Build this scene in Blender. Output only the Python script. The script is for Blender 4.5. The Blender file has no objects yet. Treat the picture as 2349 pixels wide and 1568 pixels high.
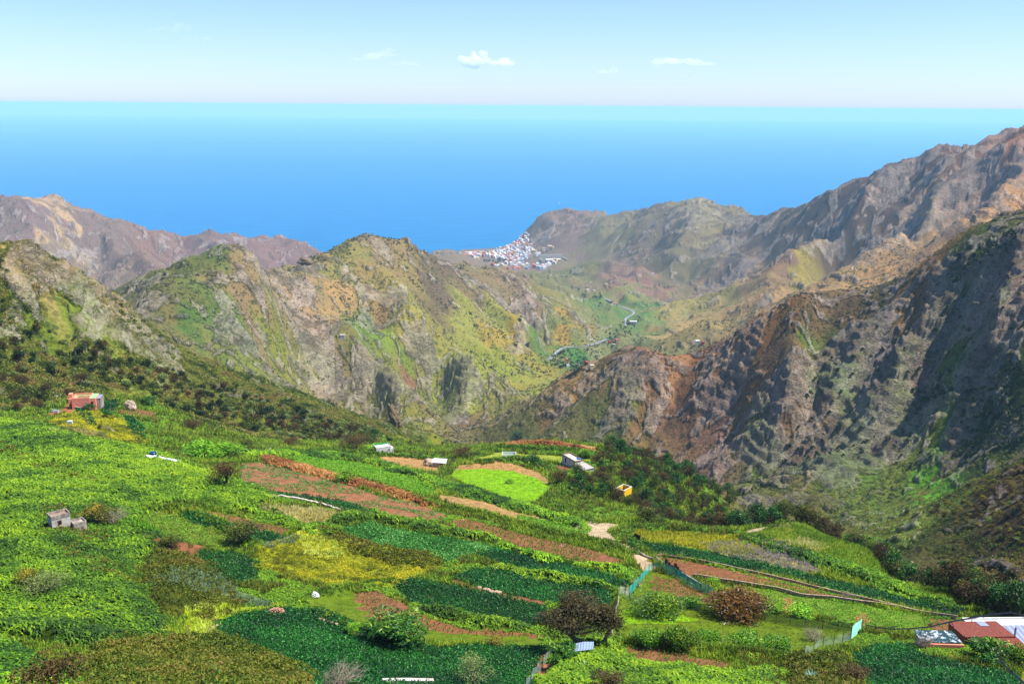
import bpy, math, random, time
import numpy as np
from mathutils import Vector, Matrix, Euler
T0 = time.time()
HAZE_COL = (.44, .78, 1.0)
HAZE_D = 4.2e-5
random.seed(7)
rng = np.random.default_rng(11)
sc = bpy.context.scene
COL = sc.collection
# ------------------------------------------------------------------ camera
CAMZ = 800.0
PITCH = math.radians(13.82)
ROLL = math.radians(0.45)
FPX = 2200.0            # focal length in units of a 2349 px wide frame
cam = bpy.data.cameras.new('camera')
cam.sensor_width = 36.0
cam.lens = 36.0 * FPX / 2349.0
cam.clip_start = 0.5
cam.clip_end = 200000.0
camo = bpy.data.objects.new('camera', cam)
COL.objects.link(camo)
MROT = (Matrix.Rotation(math.pi / 2 - PITCH, 3, 'X') @ Matrix.Rotation(-ROLL * -1, 3, 'Z'))
camo.matrix_world = Matrix.Translation((0, 0, CAMZ)) @ MROT.to_4x4()
sc.camera = camo
# ------------------------------------------------------------------ sky, sun, exposure
SUN_EL = math.radians(61)
SUN_AZ = math.radians(98)      # clockwise from the view direction (+Y)
w = bpy.data.worlds.new('World')
sc.world = w
w.use_nodes = True
nt = w.node_tree
bg = nt.nodes['Background']
sky = nt.nodes.new('ShaderNodeTexSky')
sky.sky_type = 'NISHITA'
sky.sun_disc = False
sky.sun_elevation = SUN_EL
sky.sun_rotation = SUN_AZ
sky.altitude = 800
sky.air_density = 1.0
sky.dust_density = 0.6
sky.ozone_density = 1.5
tint = nt.nodes.new('ShaderNodeMix'); tint.data_type = 'RGBA'; tint.blend_type = 'MULTIPLY'; tint.inputs[0].default_value = 1.0
tint.inputs[7].default_value = (.72, .85, 1.26, 1)
nt.links.new(sky.outputs[0], tint.inputs[6]); nt.links.new(tint.outputs[2], bg.inputs[0])
bg.inputs[1].default_value = 0.09
sun = bpy.data.lights.new('sun', 'SUN')
sun.energy = 5.0
sun.angle = math.radians(0.5)
sun.color = (1.0, 0.955, 0.88)
suno = bpy.data.objects.new('sun', sun)
COL.objects.link(suno)
sdir = Vector((math.cos(SUN_EL) * math.sin(SUN_AZ), math.cos(SUN_EL) * math.cos(SUN_AZ), math.sin(SUN_EL)))
suno.rotation_euler = sdir.to_track_quat('Z', 'Y').to_euler()
suno.location = (300, 100, 1300)
sc.view_settings.view_transform = 'Standard'
sc.view_settings.look = 'None'
sc.view_settings.exposure = 0.95
sc.view_settings.gamma = 1.0
sc.render.engine = 'CYCLES'
cy = sc.cycles
cy.max_bounces = 5
cy.diffuse_bounces = 2
cy.glossy_bounces = 2
cy.transmission_bounces = 4
cy.transparent_max_bounces = 8
cy.volume_bounces = 4
cy.use_denoising = True
cy.caustics_reflective = False
cy.caustics_refractive = False
cy.sample_clamp_indirect = 4.0

# ------------------------------------------------------------------ projection helpers
RM = np.array(MROT)
def ray(u, v):
    d = np.array([(u - 1174.5) / FPX, -(v - 784.0) / FPX, -1.0])
    return RM @ d
def un(u, v, Y):
    "the point at forward distance Y that is seen in direction (u, v)"
    d = ray(u, v)
    t = Y / d[1]
    return (d[0] * t, Y, CAMZ + d[2] * t)
def proj(x, y, z):
    p = np.stack([x, y, z - CAMZ], -1) @ RM
    return 1174.5 - p[..., 0] / p[..., 2] * FPX, 784.0 + p[..., 1] / p[..., 2] * FPX
# ------------------------------------------------------------------ noise
def _h(ix, iy, seed):
    n = (ix.astype(np.int64) * 374761393 + iy.astype(np.int64) * 668265263 + seed * 362437) & 0xFFFFFFFF
    n = ((n ^ (n >> 13)) * 1274126177) & 0xFFFFFFFF
    n = ((n ^ (n >> 16)) * 2246822519) & 0xFFFFFFFF
    return ((n ^ (n >> 15)) & 0xFFFFFF).astype(np.float32) / 16777216.0
def vnoise(x, y, seed=0):
    ix = np.floor(x); iy = np.floor(y)
    fx = (x - ix).astype(np.float32); fy = (y - iy).astype(np.float32)
    fx = fx * fx * (3 - 2 * fx); fy = fy * fy * (3 - 2 * fy)
    ix = ix.astype(np.int64); iy = iy.astype(np.int64)
    a = _h(ix, iy, seed); b = _h(ix + 1, iy, seed); c = _h(ix, iy + 1, seed); d = _h(ix + 1, iy + 1, seed)
    return (a + (b - a) * fx) * (1 - fy) + (c + (d - c) * fx) * fy
def vn3(x, y, z, seed=0):
    ix = np.floor(x); iy = np.floor(y); iz = np.floor(z)
    fx = (x - ix).astype(np.float32); fy = (y - iy).astype(np.float32); fz = (z - iz).astype(np.float32)
    fx = fx * fx * (3 - 2 * fx); fy = fy * fy * (3 - 2 * fy); fz = fz * fz * (3 - 2 * fz)
    ix = ix.astype(np.int64); iy = iy.astype(np.int64); iz = iz.astype(np.int64) * 7919
    def lay(q):
        a = _h(ix + q, iy - q, seed); b = _h(ix + 1 + q, iy - q, seed); c = _h(ix + q, iy + 1 - q, seed); d = _h(ix + 1 + q, iy + 1 - q, seed)
        return (a + (b - a) * fx) * (1 - fy) + (c + (d - c) * fx) * fy
    return lay(iz) * (1 - fz) + lay(iz + 7919) * fz
def ridged3(x, y, z, octv=4, seed=0, gain=0.5):
    s = 0; a = 1.0; t = 0
    for i in range(octv):
        c, sn = math.cos(0.7 * i + .2), math.sin(0.7 * i + .2)
        n = 1 - np.abs(2 * vn3((x * c - z * sn) * 2 ** i, (y * c + x * sn * .3) * 2 ** i, (z * c + x * sn) * 2 ** i, seed + i * 31) - 1)
        s = s + a * n * n; t += a; a *= gain
    return s / t
def fbm(x, y, octv=4, seed=0, gain=0.5):
    s = 0; a = 1.0; t = 0
    for i in range(octv):
        c, sn = math.cos(0.6 * i + .3), math.sin(0.6 * i + .3)
        s = s + a * vnoise((x * c - y * sn) * 2 ** i, (x * sn + y * c) * 2 ** i, seed + i * 17); t += a; a *= gain
    return s / t
def ridged(x, y, octv=4, seed=0, gain=0.5):
    s = 0; a = 1.0; t = 0
    for i in range(octv):
        c, sn = math.cos(0.7 * i + .2), math.sin(0.7 * i + .2)
        n = 1 - np.abs(2 * vnoise((x * c - y * sn) * 2 ** i, (x * sn + y * c) * 2 ** i, seed + i * 31) - 1)
        s = s + a * n * n; t += a; a *= gain
    return s / t
def sstep(a, b, x):
    t = np.clip((x - a) / (b - a), 0, 1)
    return t * t * (3 - 2 * t)

# ------------------------------------------------------------------ lie of the land: (u, v, distance) sightings and (u, -, distance, height) for what is hidden
S = []
def pts(*a):
    for u, v, Y in a: S.append(un(u, v, Y))
def hid(*a):
    for u, Y, z in a: S.append(((u - 1174.5) / FPX * Y * 1.02, Y, z))
def line(*a, n=3):
    for (p, q) in zip(a[:-1], a[1:]):
        for k in range(n):
            t = k / n
            S.append(un(*[p[i] + (q[i] - p[i]) * t for i in range(3)]))
    S.append(un(*a[-1]))
def face(m, vend, *crest, dv=55):
    "points down a hillside of slope m below each crest point, towards the camera"
    for u, v0, Y0 in crest:
        z0 = un(u, v0, Y0)[2]
        v = v0 + dv
        while v <= vend + 1:
            d = ray(u, v); sl = -d[2] / d[1]
            Y = (CAMZ - z0 + m * Y0) / (sl + m)
            S.append(un(u, v, Y)); v += dv
# slope under the camera
for th in (-1.4, -.9, -.5, -.2, 0, .2, .5, .9, 1.4):
    for y, z in ((6, 793.8), (10, 791), (18, 785.8), (40, 770.5), (65, 754.5)): S.append((th * y, y, z))
pts((-500, 1568, 80), (0, 1568, 86), (600, 1568, 97), (1174, 1568, 106), (1800, 1568, 112), (2349, 1568, 112), (2900, 1568, 112),
    (100, 1420, 115), (700, 1400, 138), (1174, 1400, 152), (1800, 1420, 152), (2349, 1480, 134), (2349, 1420, 156),
    (-400, 1300, 130), (0, 1300, 141), (400, 1300, 158), (900, 1300, 178), (1480, 1310, 190), (1900, 1340, 182), (2150, 1400, 166),
    (0, 1180, 176), (140, 1200, 168), (400, 1150, 205), (500, 1080, 250), (700, 1150, 225), (1000, 1197, 215), (1200, 1230, 212), (1400, 1215, 246),
    (1100, 1130, 275), (1700, 1215, 252), (1850, 1195, 262), (2000, 1260, 226), (2200, 1350, 188), (2349, 1410, 163),
    (0, 1060, 245), (150, 1000, 285), (330, 1040, 290), (0, 972, 318), (150, 945, 345), (350, 1000, 320), (620, 1040, 312), (450, 1000, 352),
    (700, 1050, 322), (870, 1050, 372), (1000, 1060, 376), (900, 1085, 330), (1100, 1052, 368), (1170, 1110, 318), (1250, 1150, 292), (1330, 1170, 280),
    (1230, 1040, 388), (1230, 1022, 410), (1280, 1008, 436), (1130, 1020, 425), (1350, 1022, 415), (1325, 1066, 355), (1430, 1120, 325), (1500, 1185, 272),
    (1400, 1035, 428), (1500, 1065, 428), (1600, 1105, 415), (1680, 1140, 395), (1550, 1130, 345))
# left hillside
pts((200, 925, 386), (300, 900, 430), (300, 800, 480), (150, 950, 352), (0, 965, 345), (450, 900, 500), (600, 950, 505), (600, 1000, 432), (750, 1000, 490), (800, 1020, 430), (520, 1010, 365), (-500, 980, 300), (330, 940, 395))
face(.6, 910, (-500, 500, 480), (0, 570, 480), (130, 600, 500))
line((-500, 500, 480), (0, 570, 480), (45, 573, 485), (130, 600, 500), (190, 640, 515), (250, 685, 535), (300, 725, 550), (370, 780, 575), (450, 820, 600),
     (540, 862, 625), (640, 900, 645), (730, 930, 660), (800, 960, 690), (900, 985, 730), (1000, 1003, 820))
hid((-500, 800, 560), (0, 800, 550), (150, 800, 540), (300, 800, 520), (450, 820, 500), (600, 850, 475), (750, 900, 440), (900, 1000, 400))
# ravine behind the fields
hid((1150, 640, 540), (1300, 620, 540), (1500, 560, 535), (1650, 510, 540), (1700, 335, 622), (1850, 330, 620), (2000, 300, 632), (2200, 250, 648), (2349, 220, 655), (2900, 200, 650),
    (2349, 560, 560), (2130, 600, 530), (1900, 700, 500), (1700, 760, 468), (1500, 860, 440), (1350, 980, 408), (1200, 1130, 372), (2600, 230, 650), (2900, 560, 560))
pts((1060, 1000, 1330))
hid((1200, 1560, 312), (1260, 1750, 292))
# near spur on the right with broom
line((2080, 1175, 420), (2200, 1120, 400), (2349, 1057, 385), (2900, 900, 360))
pts((2349, 1270, 300), (2250, 1200, 350), (2900, 1200, 280))
hid((2300, 470, 600), (2349, 490, 600))
# right mountain
CR = [(1100, 1000, 1230), (1190, 942, 1230), (1240, 907, 1225), (1290, 880, 1215), (1340, 850, 1205), (1385, 822, 1190), (1430, 800, 1175), (1475, 788, 1165),
     (1520, 818, 1150), (1560, 856, 1130), (1590, 862, 1110), (1640, 800, 1070), (1720, 740, 1035), (1790, 724, 1015), (1830, 682, 1010), (1880, 708, 1005),
     (1930, 722, 995), (2000, 688, 980), (2080, 648, 960), (2160, 590, 935), (2200, 562, 910), (2290, 532, 880), (2349, 522, 850), (2900, 440, 700)]
line(*CR)
def yface(u, v, off=0):
    v0 = np.interp(u, [1100, 1290, 1430, 1590, 1720, 1830, 1930, 2080, 2200, 2349, 2900], [1000, 885, 805, 815, 748, 700, 705, 650, 568, 522, 440])
    Y0 = np.interp(u, [1100, 1290, 1430, 1590, 1720, 1830, 1930, 2080, 2200, 2349, 2900], [1230, 1215, 1175, 1105, 1035, 1010, 995, 960, 910, 850, 700])
    m = np.interp(u, [1290, 1475, 1700, 2349], [.42, .52, .62, .7])
    z0 = un(u, v0, Y0)[2]; d = ray(u, v)
    return (CAMZ - z0 + m * Y0) / (-d[2] / d[1] + m) - off
for u in list(range(1260, 2400, 75)) + [2600, 2900]:
    ve = np.interp(u, [1290, 1475, 1700, 1900, 2100, 2349], [960, 1030, 1090, 1110, 1110, 1030])
    v = np.interp(u, [1100, 1290, 1430, 1590, 1720, 1830, 1930, 2080, 2200, 2349], [1000, 885, 810, 830, 755, 710, 722, 660, 572, 530]) + 45
    while v < ve:
        S.append(un(u, v, yface(u, v))); v += 70
def butt(off, *uv):
    for k, (u, v) in enumerate(uv): S.append(un(u, v, yface(u, v, off * (0.4 if k in (0, len(uv) - 1) else 1))))
butt(26, (1830, 740), (1812, 800), (1800, 850), (1795, 900), (1800, 950))
butt(28, (2150, 640), (2120, 700), (2085, 760), (2050, 820), (2010, 880), (1985, 930))
butt(22, (1990, 740), (1950, 800), (1915, 860), (1890, 900))
butt(24, (2320, 600), (2300, 660), (2280, 720), (2265, 780))
butt(20, (1640, 830), (1610, 880), (1590, 930), (1570, 980))
butt(18, (1460, 830), (1430, 870), (1400, 910))
butt(-22, (1870, 760), (1860, 830), (1855, 900), (1860, 960), (1860, 1020))
butt(-24, (2200, 680), (2180, 760), (2150, 840), (2120, 920), (2110, 1000))
butt(-18, (1730, 830), (1700, 900), (1690, 970), (1680, 1030))
hid((1350, 1600, 330), (1450, 1600, 335), (1520, 1500, 350), (1640, 1400, 380), (1750, 1380, 400), (1850, 1380, 410), (1950, 1380, 420), (2100, 1300, 460), (2300, 1250, 490), (2900, 1000, 560))
# middle left mountain
line((290, 692, 1150), (340, 648, 1150), (400, 658, 1180), (470, 663, 1200), (520, 650, 1230), (560, 640, 1260), (600, 642, 1300), (640, 664, 1420), (680, 642, 1520), (720, 602, 1620),
     (740, 590, 1680), (800, 566, 1800), (830, 546, 1850), (868, 533, 1900), (930, 556, 1960), (985, 577, 2040), (1010, 592, 2100), (1040, 606, 2150), (1100, 625, 2250), (1190, 642, 2350),
     (1260, 680, 2420), (1330, 700, 2450), (1375, 742, 2380), (1405, 775, 2230))
face(.45, 800, (340, 648, 1150), (400, 658, 1180))
face(.45, 880, (520, 650, 1230), (600, 642, 1300))
face(.36, 960, (680, 642, 1520), (740, 590, 1680))
face(.32, 1000, (868, 533, 1900))
face(.22, 990, (1010, 592, 2100))
pts((1100, 700, 2000), (1100, 800, 1780), (1100, 900, 1560), (1100, 960, 1400), (1200, 700, 2200), (1200, 760, 2050), (1200, 820, 1900), (1200, 870, 1750), (1290, 740, 2260), (1290, 790, 2120))
line((640, 664, 1420), (740, 720, 1470), (840, 780, 1385), (920, 850, 1310), n=2)
line((868, 533, 1900), (900, 640, 1690), (960, 710, 1560), (1040, 770, 1500), (1100, 820, 1480), n=2)
line((1100, 625, 2250), (1150, 700, 2080), (1220, 745, 1990), n=2)
hid((290, 1500, 430), (0, 1400, 420), (-500, 1400, 420), (500, 1700, 380), (650, 2200, 300), (850, 2500, 250), (850, 3500, 100), (1000, 3000, 220))
# valley floor with the road
pts((1270, 820, 2050), (1300, 850, 1900), (1340, 790, 2150), (1400, 765, 2260), (1400, 740, 2400), (1450, 745, 2400), (1430, 712, 2650), (1480, 715, 2650), (1340, 683, 3050), (1370, 690, 2980))
hid((1200, 3300, 190), (1230, 3900, 110), (1150, 3500, 180))
# town and shore
pts((1100, 595, 4800), (1150, 610, 4500), (1080, 586, 5200), (1200, 600, 4700), (1230, 577, 4800), (1200, 562, 5150), (1270, 592, 4450), (1290, 605, 4250), (1240, 612, 4300), (1180, 618, 4300))
hid((1050, 5480, 5), (1100, 5490, 5), (1150, 5520, 5), (1180, 5560, 8), (1050, 5640, -40), (1100, 5650, -40), (1150, 5680, -40), (1185, 5740, -40), (1000, 5400, -40), (960, 5000, 20), (850, 4800, 8), (850, 5150, -40), (760, 5000, -40))
line((980, 598, 4600), (1005, 575, 4520), (1022, 564, 4500), (1034, 566, 4500), (1055, 580, 4550), n=2)
# left far ridge
line((-600, 420, 3300), (0, 450, 3500), (45, 451, 3500), (130, 465, 3600), (190, 480, 3700), (240, 500, 3750), (300, 508, 3800), (350, 530, 3900), (410, 545, 4000), (440, 540, 4000),
     (480, 525, 3950), (520, 545, 4000), (570, 555, 4100), (620, 560, 4200), (680, 553, 4250), (720, 568, 4300), (748, 583, 4350))
face(.42, 690, (-600, 420, 3300), (0, 450, 3500), (130, 465, 3600), (240, 500, 3750), (350, 530, 3900), dv=40)
face(.34, 650, (480, 525, 3950), (570, 555, 4100), (680, 553, 4250), dv=30)
line((480, 525, 3950), (520, 580, 3640), (560, 625, 3440), n=2)
line((190, 480, 3700), (300, 560, 3350), (420, 620, 3100), n=2)
hid((0, 4700, -40), (-600, 4600, -40), (200, 4800, -40), (400, 5000, -40), (600, 5100, -40), (300, 1900, 330), (0, 1900, 360))
# headland beside the town and the saddle to its right
line((1188, 552, 5350), (1200, 528, 5250), (1220, 508, 5150), (1245, 495, 5080), (1270, 485, 5000), (1300, 491, 4950), (1340, 493, 4900), (1400, 500, 4800), (1450, 492, 4650), (1510, 468, 4500), (1560, 466, 4400), (1607, 459, 4300), (1660, 490, 4100),
     (1720, 513, 3900), (1760, 503, 3700), (1800, 490, 3550), (1880, 460, 3300), (1920, 443, 3200), (1980, 420, 3050), (2015, 394, 3000), (2045, 396, 2950), (2090, 403, 2900), (2130, 371, 2850), (2170, 362, 2800),
     (2210, 381, 2750), (2240, 373, 2700), (2270, 343, 2650), (2310, 330, 2600), (2349, 318, 2550), (2900, 250, 2300))
pts((1400, 560, 4400), (1350, 620, 3900), (1400, 660, 3250), (1550, 745, 2450), (1600, 775, 2280), (1660, 765, 2250), (1500, 700, 2850), (2900, 420, 1600), (1480, 760, 2330))
face(.28, 620, (1320, 492, 4930), dv=40)
face(.22, 690, (1510, 468, 4500), (1607, 459, 4300), dv=45)
face(.17, 720, (1700, 505, 3950), dv=45)
face(.26, 720, (1800, 490, 3550), dv=50)
face(.36, 700, (1900, 451, 3250), (1980, 420, 3050), dv=50)
face(.45, 680, (2090, 403, 2900), (2170, 362, 2800), dv=50)
face(.5, 560, (2240, 373, 2700), (2349, 318, 2550), (2900, 250, 2300), dv=50)
line((1607, 459, 4300), (1560, 540, 3820), (1480, 620, 3450), (1420, 680, 3080), n=2)
line((2015, 394, 3000), (1950, 480, 2780), (1850, 560, 2640), (1720, 640, 2620), (1580, 700, 2640), n=2)
line((2170, 362, 2800), (2130, 460, 2500), (2040, 550, 2300), (1920, 630, 2150), (1780, 700, 2080), (1660, 745, 2160), n=2)
line((2349, 360, 2480), (2260, 450, 2250), (2180, 530, 2050), (2080, 620, 1900), (1960, 680, 1850), n=2)
hid((1250, 6000, -40), (1400, 6000, -40), (1550, 5700, -40), (1700, 5300, -40), (1800, 4900, -40), (2000, 4500, -40), (2349, 4400, -40), (2900, 4300, -40), (1220, 5750, -40))
for u in range(-600, 3000, 300): hid((u, 7500, -60), (u, 12000, -60))
S = np.array(S)

# ------------------------------------------------------------------ smooth surface through the sightings, in (bearing, log distance)
KA, KB = 3.2, 1.0
def pc(x, y): return np.stack([x / y * KA * 0.5, np.log(y) * KB], -1)
def rbf_fit(P, z):
    d = np.sqrt(((P[:, None] - P[None]) ** 2).sum(-1) + 1e-6)
    n = len(P)
    A = np.zeros((n + 3, n + 3)); A[:n, :n] = -d + np.eye(n) * 2e-4
    A[:n, n] = 1; A[:n, n + 1:] = P; A[n, :n] = 1; A[n + 1:, :n] = P.T
    return np.linalg.solve(A, np.concatenate([z, [0, 0, 0]]))
msk = S[:, 1] > 0
SP = np.stack([np.clip(S[:, 0] / np.maximum(S[:, 1], 10), -1.6, 1.6) * KA * 0.5, np.log(np.maximum(S[:, 1], 6)) * KB], -1)
# drop duplicates
_, iu = np.unique(np.round(SP, 3), axis=0, return_index=True)
SP = SP[iu]; SZ = S[iu, 2]
W = rbf_fit(SP, SZ)
GT = np.linspace(-1.45, 1.45, 620); GL = np.linspace(math.log(6), math.log(9000), 760)
def rbf_grid():
    out = np.zeros((len(GL), len(GT)), np.float64)
    px = (GT * KA * 0.5).astype(np.float32)
    sx = SP[:, 0].astype(np.float32); sy = SP[:, 1].astype(np.float32); ww = W[:len(SP)].astype(np.float32)
    dx2 = (px[:, None] - sx[None]) ** 2
    for i, l in enumerate(GL):
        d = np.sqrt(dx2 + ((l * KB - sy) ** 2)[None] + 1e-6)
        out[i] = -(d @ ww) + W[len(SP)] + W[len(SP) + 1] * px + W[len(SP) + 2] * l * KB
    return out
GZ = rbf_grid()
# light smoothing keeps ridges readable but not tent-sharp
for _ in range(5):
    GZ[1:-1, 1:-1] = (GZ[1:-1, 1:-1] * 4 + GZ[:-2, 1:-1] + GZ[2:, 1:-1] + GZ[1:-1, :-2] + GZ[1:-1, 2:]) / 8
def bil(G, fi, fj):
    fi = np.clip(fi, 0, G.shape[0] - 1.001); fj = np.clip(fj, 0, G.shape[1] - 1.001)
    i = fi.astype(np.int32); j = fj.astype(np.int32); a = fi - i; b = fj - j
    return (G[i, j] * (1 - b) + G[i, j + 1] * b) * (1 - a) + (G[i + 1, j] * (1 - b) + G[i + 1, j + 1] * b) * a
def zbase(x, y):
    y = np.maximum(y, 6.0)
    return bil(GZ, (np.log(y) - GL[0]) / (GL[1] - GL[0]), (x / y - GT[0]) / (GT[1] - GT[0]))

# ------------------------------------------------------------------ streams cut into the mountains
CS = 9.0
EX0, EX1, EY0, EY1 = -4300.0, 3900.0, 560.0, 6200.0
ex = np.arange(EX0, EX1, CS); ey = np.arange(EY0, EY1, CS)
EX, EY = np.meshgrid(ex, ey)
E0 = zbase(EX, EY)
def erode():
    amp = sstep(600, 1600, EY)
    wxe = EX + 90 * (fbm(EX / 200, EY / 200, 3, 81) - .5); wye = EY + 90 * (fbm(EX / 200, EY / 200, 3, 82) - .5)
    Z = E0 + (ridged(wxe / 330, wye / 330, 5, 3) - .45) * (34 + 66 * amp) + (fbm(wxe / 80, wye / 80, 5, 9, .6) - .5) * (26 + 26 * amp)
    jr = np.random.default_rng(5)
    ny, nx = Z.shape
    offs = [(-1, 0, 1.), (1, 0, 1.), (0, -1, 1.), (0, 1, 1.), (-1, -1, 1.414), (-1, 1, 1.414), (1, -1, 1.414), (1, 1, 1.414)]
    idx = np.arange(ny * nx).reshape(ny, nx)
    for it in range(9):
        J = jr.uniform(.62, 1.0, (8,) + Z.shape).astype(np.float32)
        Z = Z + (jr.random(Z.shape) - .5) * .8
        best = np.full(Z.shape, 0.0); rc = idx.copy(); dd = np.ones(Z.shape)
        Zp = np.pad(Z, 1, mode='edge'); Ip = np.pad(idx, 1, mode='edge')
        for k8, (dy, dx, dl) in enumerate(offs):
            s = J[k8] * (Z - Zp[1 + dy:1 + dy + ny, 1 + dx:1 + dx + nx]) / dl
            m = s > best
            best = np.where(m, s, best); rc = np.where(m, Ip[1 + dy:1 + dy + ny, 1 + dx:1 + dx + nx], rc); dd = np.where(m, dl, dd)
        zf = Z.ravel(); order = np.argsort(zf, kind='stable')
        r = rc.ravel().tolist(); ol = order.tolist()
        acc = [1.0] * len(ol)
        for i in reversed(ol):
            j = r[i]
            if j != i: acc[j] += acc[i]
        A = np.minimum(np.array(acc), 3000.0)
        F = (0.05 * A ** 0.5 / (dd.ravel())).tolist()
        zl = zf.tolist()
        for i in ol:
            j = r[i]
            if j != i and zl[i] > zl[j]:
                f = F[i]
                zl[i] = (zl[i] + f * zl[j]) / (1 + f)
        Z = np.array(zl).reshape(ny, nx)
        # hillslope creep
        Zp = np.pad(Z, 1, mode='edge')
        lap = Zp[:-2, 1:-1] + Zp[2:, 1:-1] + Zp[1:-1, :-2] + Zp[1:-1, 2:] - 4 * Z
        Z = Z + 0.05 * lap
    return Z - E0, np.array(acc).reshape(ny, nx)
DE, ACC = erode()
# keep overall heights: remove the wide-area loss, keep the carving
def blur(a, n):
    for _ in range(n):
        p = np.pad(a, 1, mode='edge')
        a = (p[:-2, 1:-1] + p[2:, 1:-1] + p[1:-1, :-2] + p[1:-1, 2:] + a * 2) / 6
    return a
def box(a, r):
    for ax in (0, 1):
        p = np.pad(a, [(r + 1, r) if k == ax else (0, 0) for k in (0, 1)], mode='edge').cumsum(ax)
        a = (np.take(p, np.arange(2 * r + 1, p.shape[ax]), ax) - np.take(p, np.arange(0, p.shape[ax] - 2 * r - 1), ax)) / (2 * r + 1)
    return a
DL = box(box(DE, 15), 15)
DE = DE - DL * 0.9
DE = blur(np.clip(DE, -60, 36), 1)
# hold the carved land to the sightings
def pin(G):
    num = np.zeros(G.shape); den = np.full(G.shape, .12)
    for x, y, z in S:
        if y < 640 or y > 5600: continue
        sg = 50.0 if y < 2200 else 90.0
        r = int(2.6 * sg / CS); i0 = int(round((y - EY0) / CS)); j0 = int(round((x - EX0) / CS))
        if i0 < 0 or j0 < 0 or i0 >= G.shape[0] or j0 >= G.shape[1]: continue
        a0, a1, b0, b1 = max(i0 - r, 0), min(i0 + r + 1, G.shape[0]), max(j0 - r, 0), min(j0 + r + 1, G.shape[1])
        w_ = np.exp(-((ey[a0:a1, None] - y) ** 2 + (ex[None, b0:b1] - x) ** 2) / (2 * sg * sg))
        num[a0:a1, b0:b1] += w_ * G[i0, j0]; den[a0:a1, b0:b1] += w_
    return num / den
DE = DE - .9 * pin(box(box(DE, 2), 2))
FLOW = blur(sstep(2.5, 7.0, np.log(ACC)), 1)
def egrid(G, x, y): return bil(G, (y - EY0) / CS, (x - EX0) / CS)
print('erosion', round(time.time() - T0, 1))
# ------------------------------------------------------------------ where a sighting meets the ground
YS = np.exp(np.linspace(math.log(12), math.log(7500), 2600))
def hit(uv, zf=None):
    "first ground point along each sighting (u, v) -> world xyz"
    zf = zf or zbase
    uv = np.atleast_2d(np.array(uv, float))
    D = (RM @ np.stack([(uv[:, 0] - 1174.5) / FPX, -(uv[:, 1] - 784) / FPX, -np.ones(len(uv))])).T
    t = YS[None] / D[:, 1:2]
    X = D[:, 0:1] * t; Z = CAMZ + D[:, 2:3] * t
    below = Z < zf(X, np.broadcast_to(YS[None], X.shape))
    k = np.argmax(below, 1); k = np.where(below.any(1), k, len(YS) - 1)
    k0 = np.maximum(k - 1, 0); r = np.arange(len(uv))
    def gap(kk): return Z[r, kk] - zf(X[r, kk], YS[kk])
    g0, g1 = gap(k0), gap(k)
    a = np.clip(g0 / np.maximum(g0 - g1, 1e-9), 0, 1)
    Y = YS[k0] + (YS[k] - YS[k0]) * a
    tt = Y / D[:, 1]
    x = D[:, 0] * tt
    return np.stack([x, Y, zf(x, Y)], -1)
def hitn(uv, far=470.0):
    "like hit(), for things on the farmed slope: a sighting that just clears its edge is taken at the edge"
    H = hit(uv); uv = np.atleast_2d(np.array(uv, float)); ys = YS[YS < far]
    for k in np.nonzero(H[:, 1] > far)[0]:
        d = ray(*uv[k]); g = (CAMZ + d[2] / d[1] * ys) - zbase(d[0] / d[1] * ys, ys); g[ys < 180] = 1e9
        Y = ys[np.argmin(g)]; x = d[0] / d[1] * Y; H[k] = (x, Y, float(zbase(np.array([x]), np.array([Y]))[0]))
    return H
def inpoly(x, y, P):
    c = np.zeros(x.shape, bool)
    n = len(P)
    for i in range(n):
        x0, y0 = P[i]; x1, y1 = P[(i + 1) % n]
        if y0 == y1: continue
        m = ((y0 > y) != (y1 > y))
        c ^= m & (x < (x1 - x0) * (y - y0) / (y1 - y0) + x0)
    return c
def segdist(x, y, P):
    d = np.full(x.shape, 1e9)
    for (a, b) in zip(P[:-1], P[1:]):
        dx, dy = b[0] - a[0], b[1] - a[1]
        t = np.clip(((x - a[0]) * dx + (y - a[1]) * dy) / (dx * dx + dy * dy + 1e-9), 0, 1)
        d = np.minimum(d, np.hypot(x - a[0] - t * dx, y - a[1] - t * dy))
    return d

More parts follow.
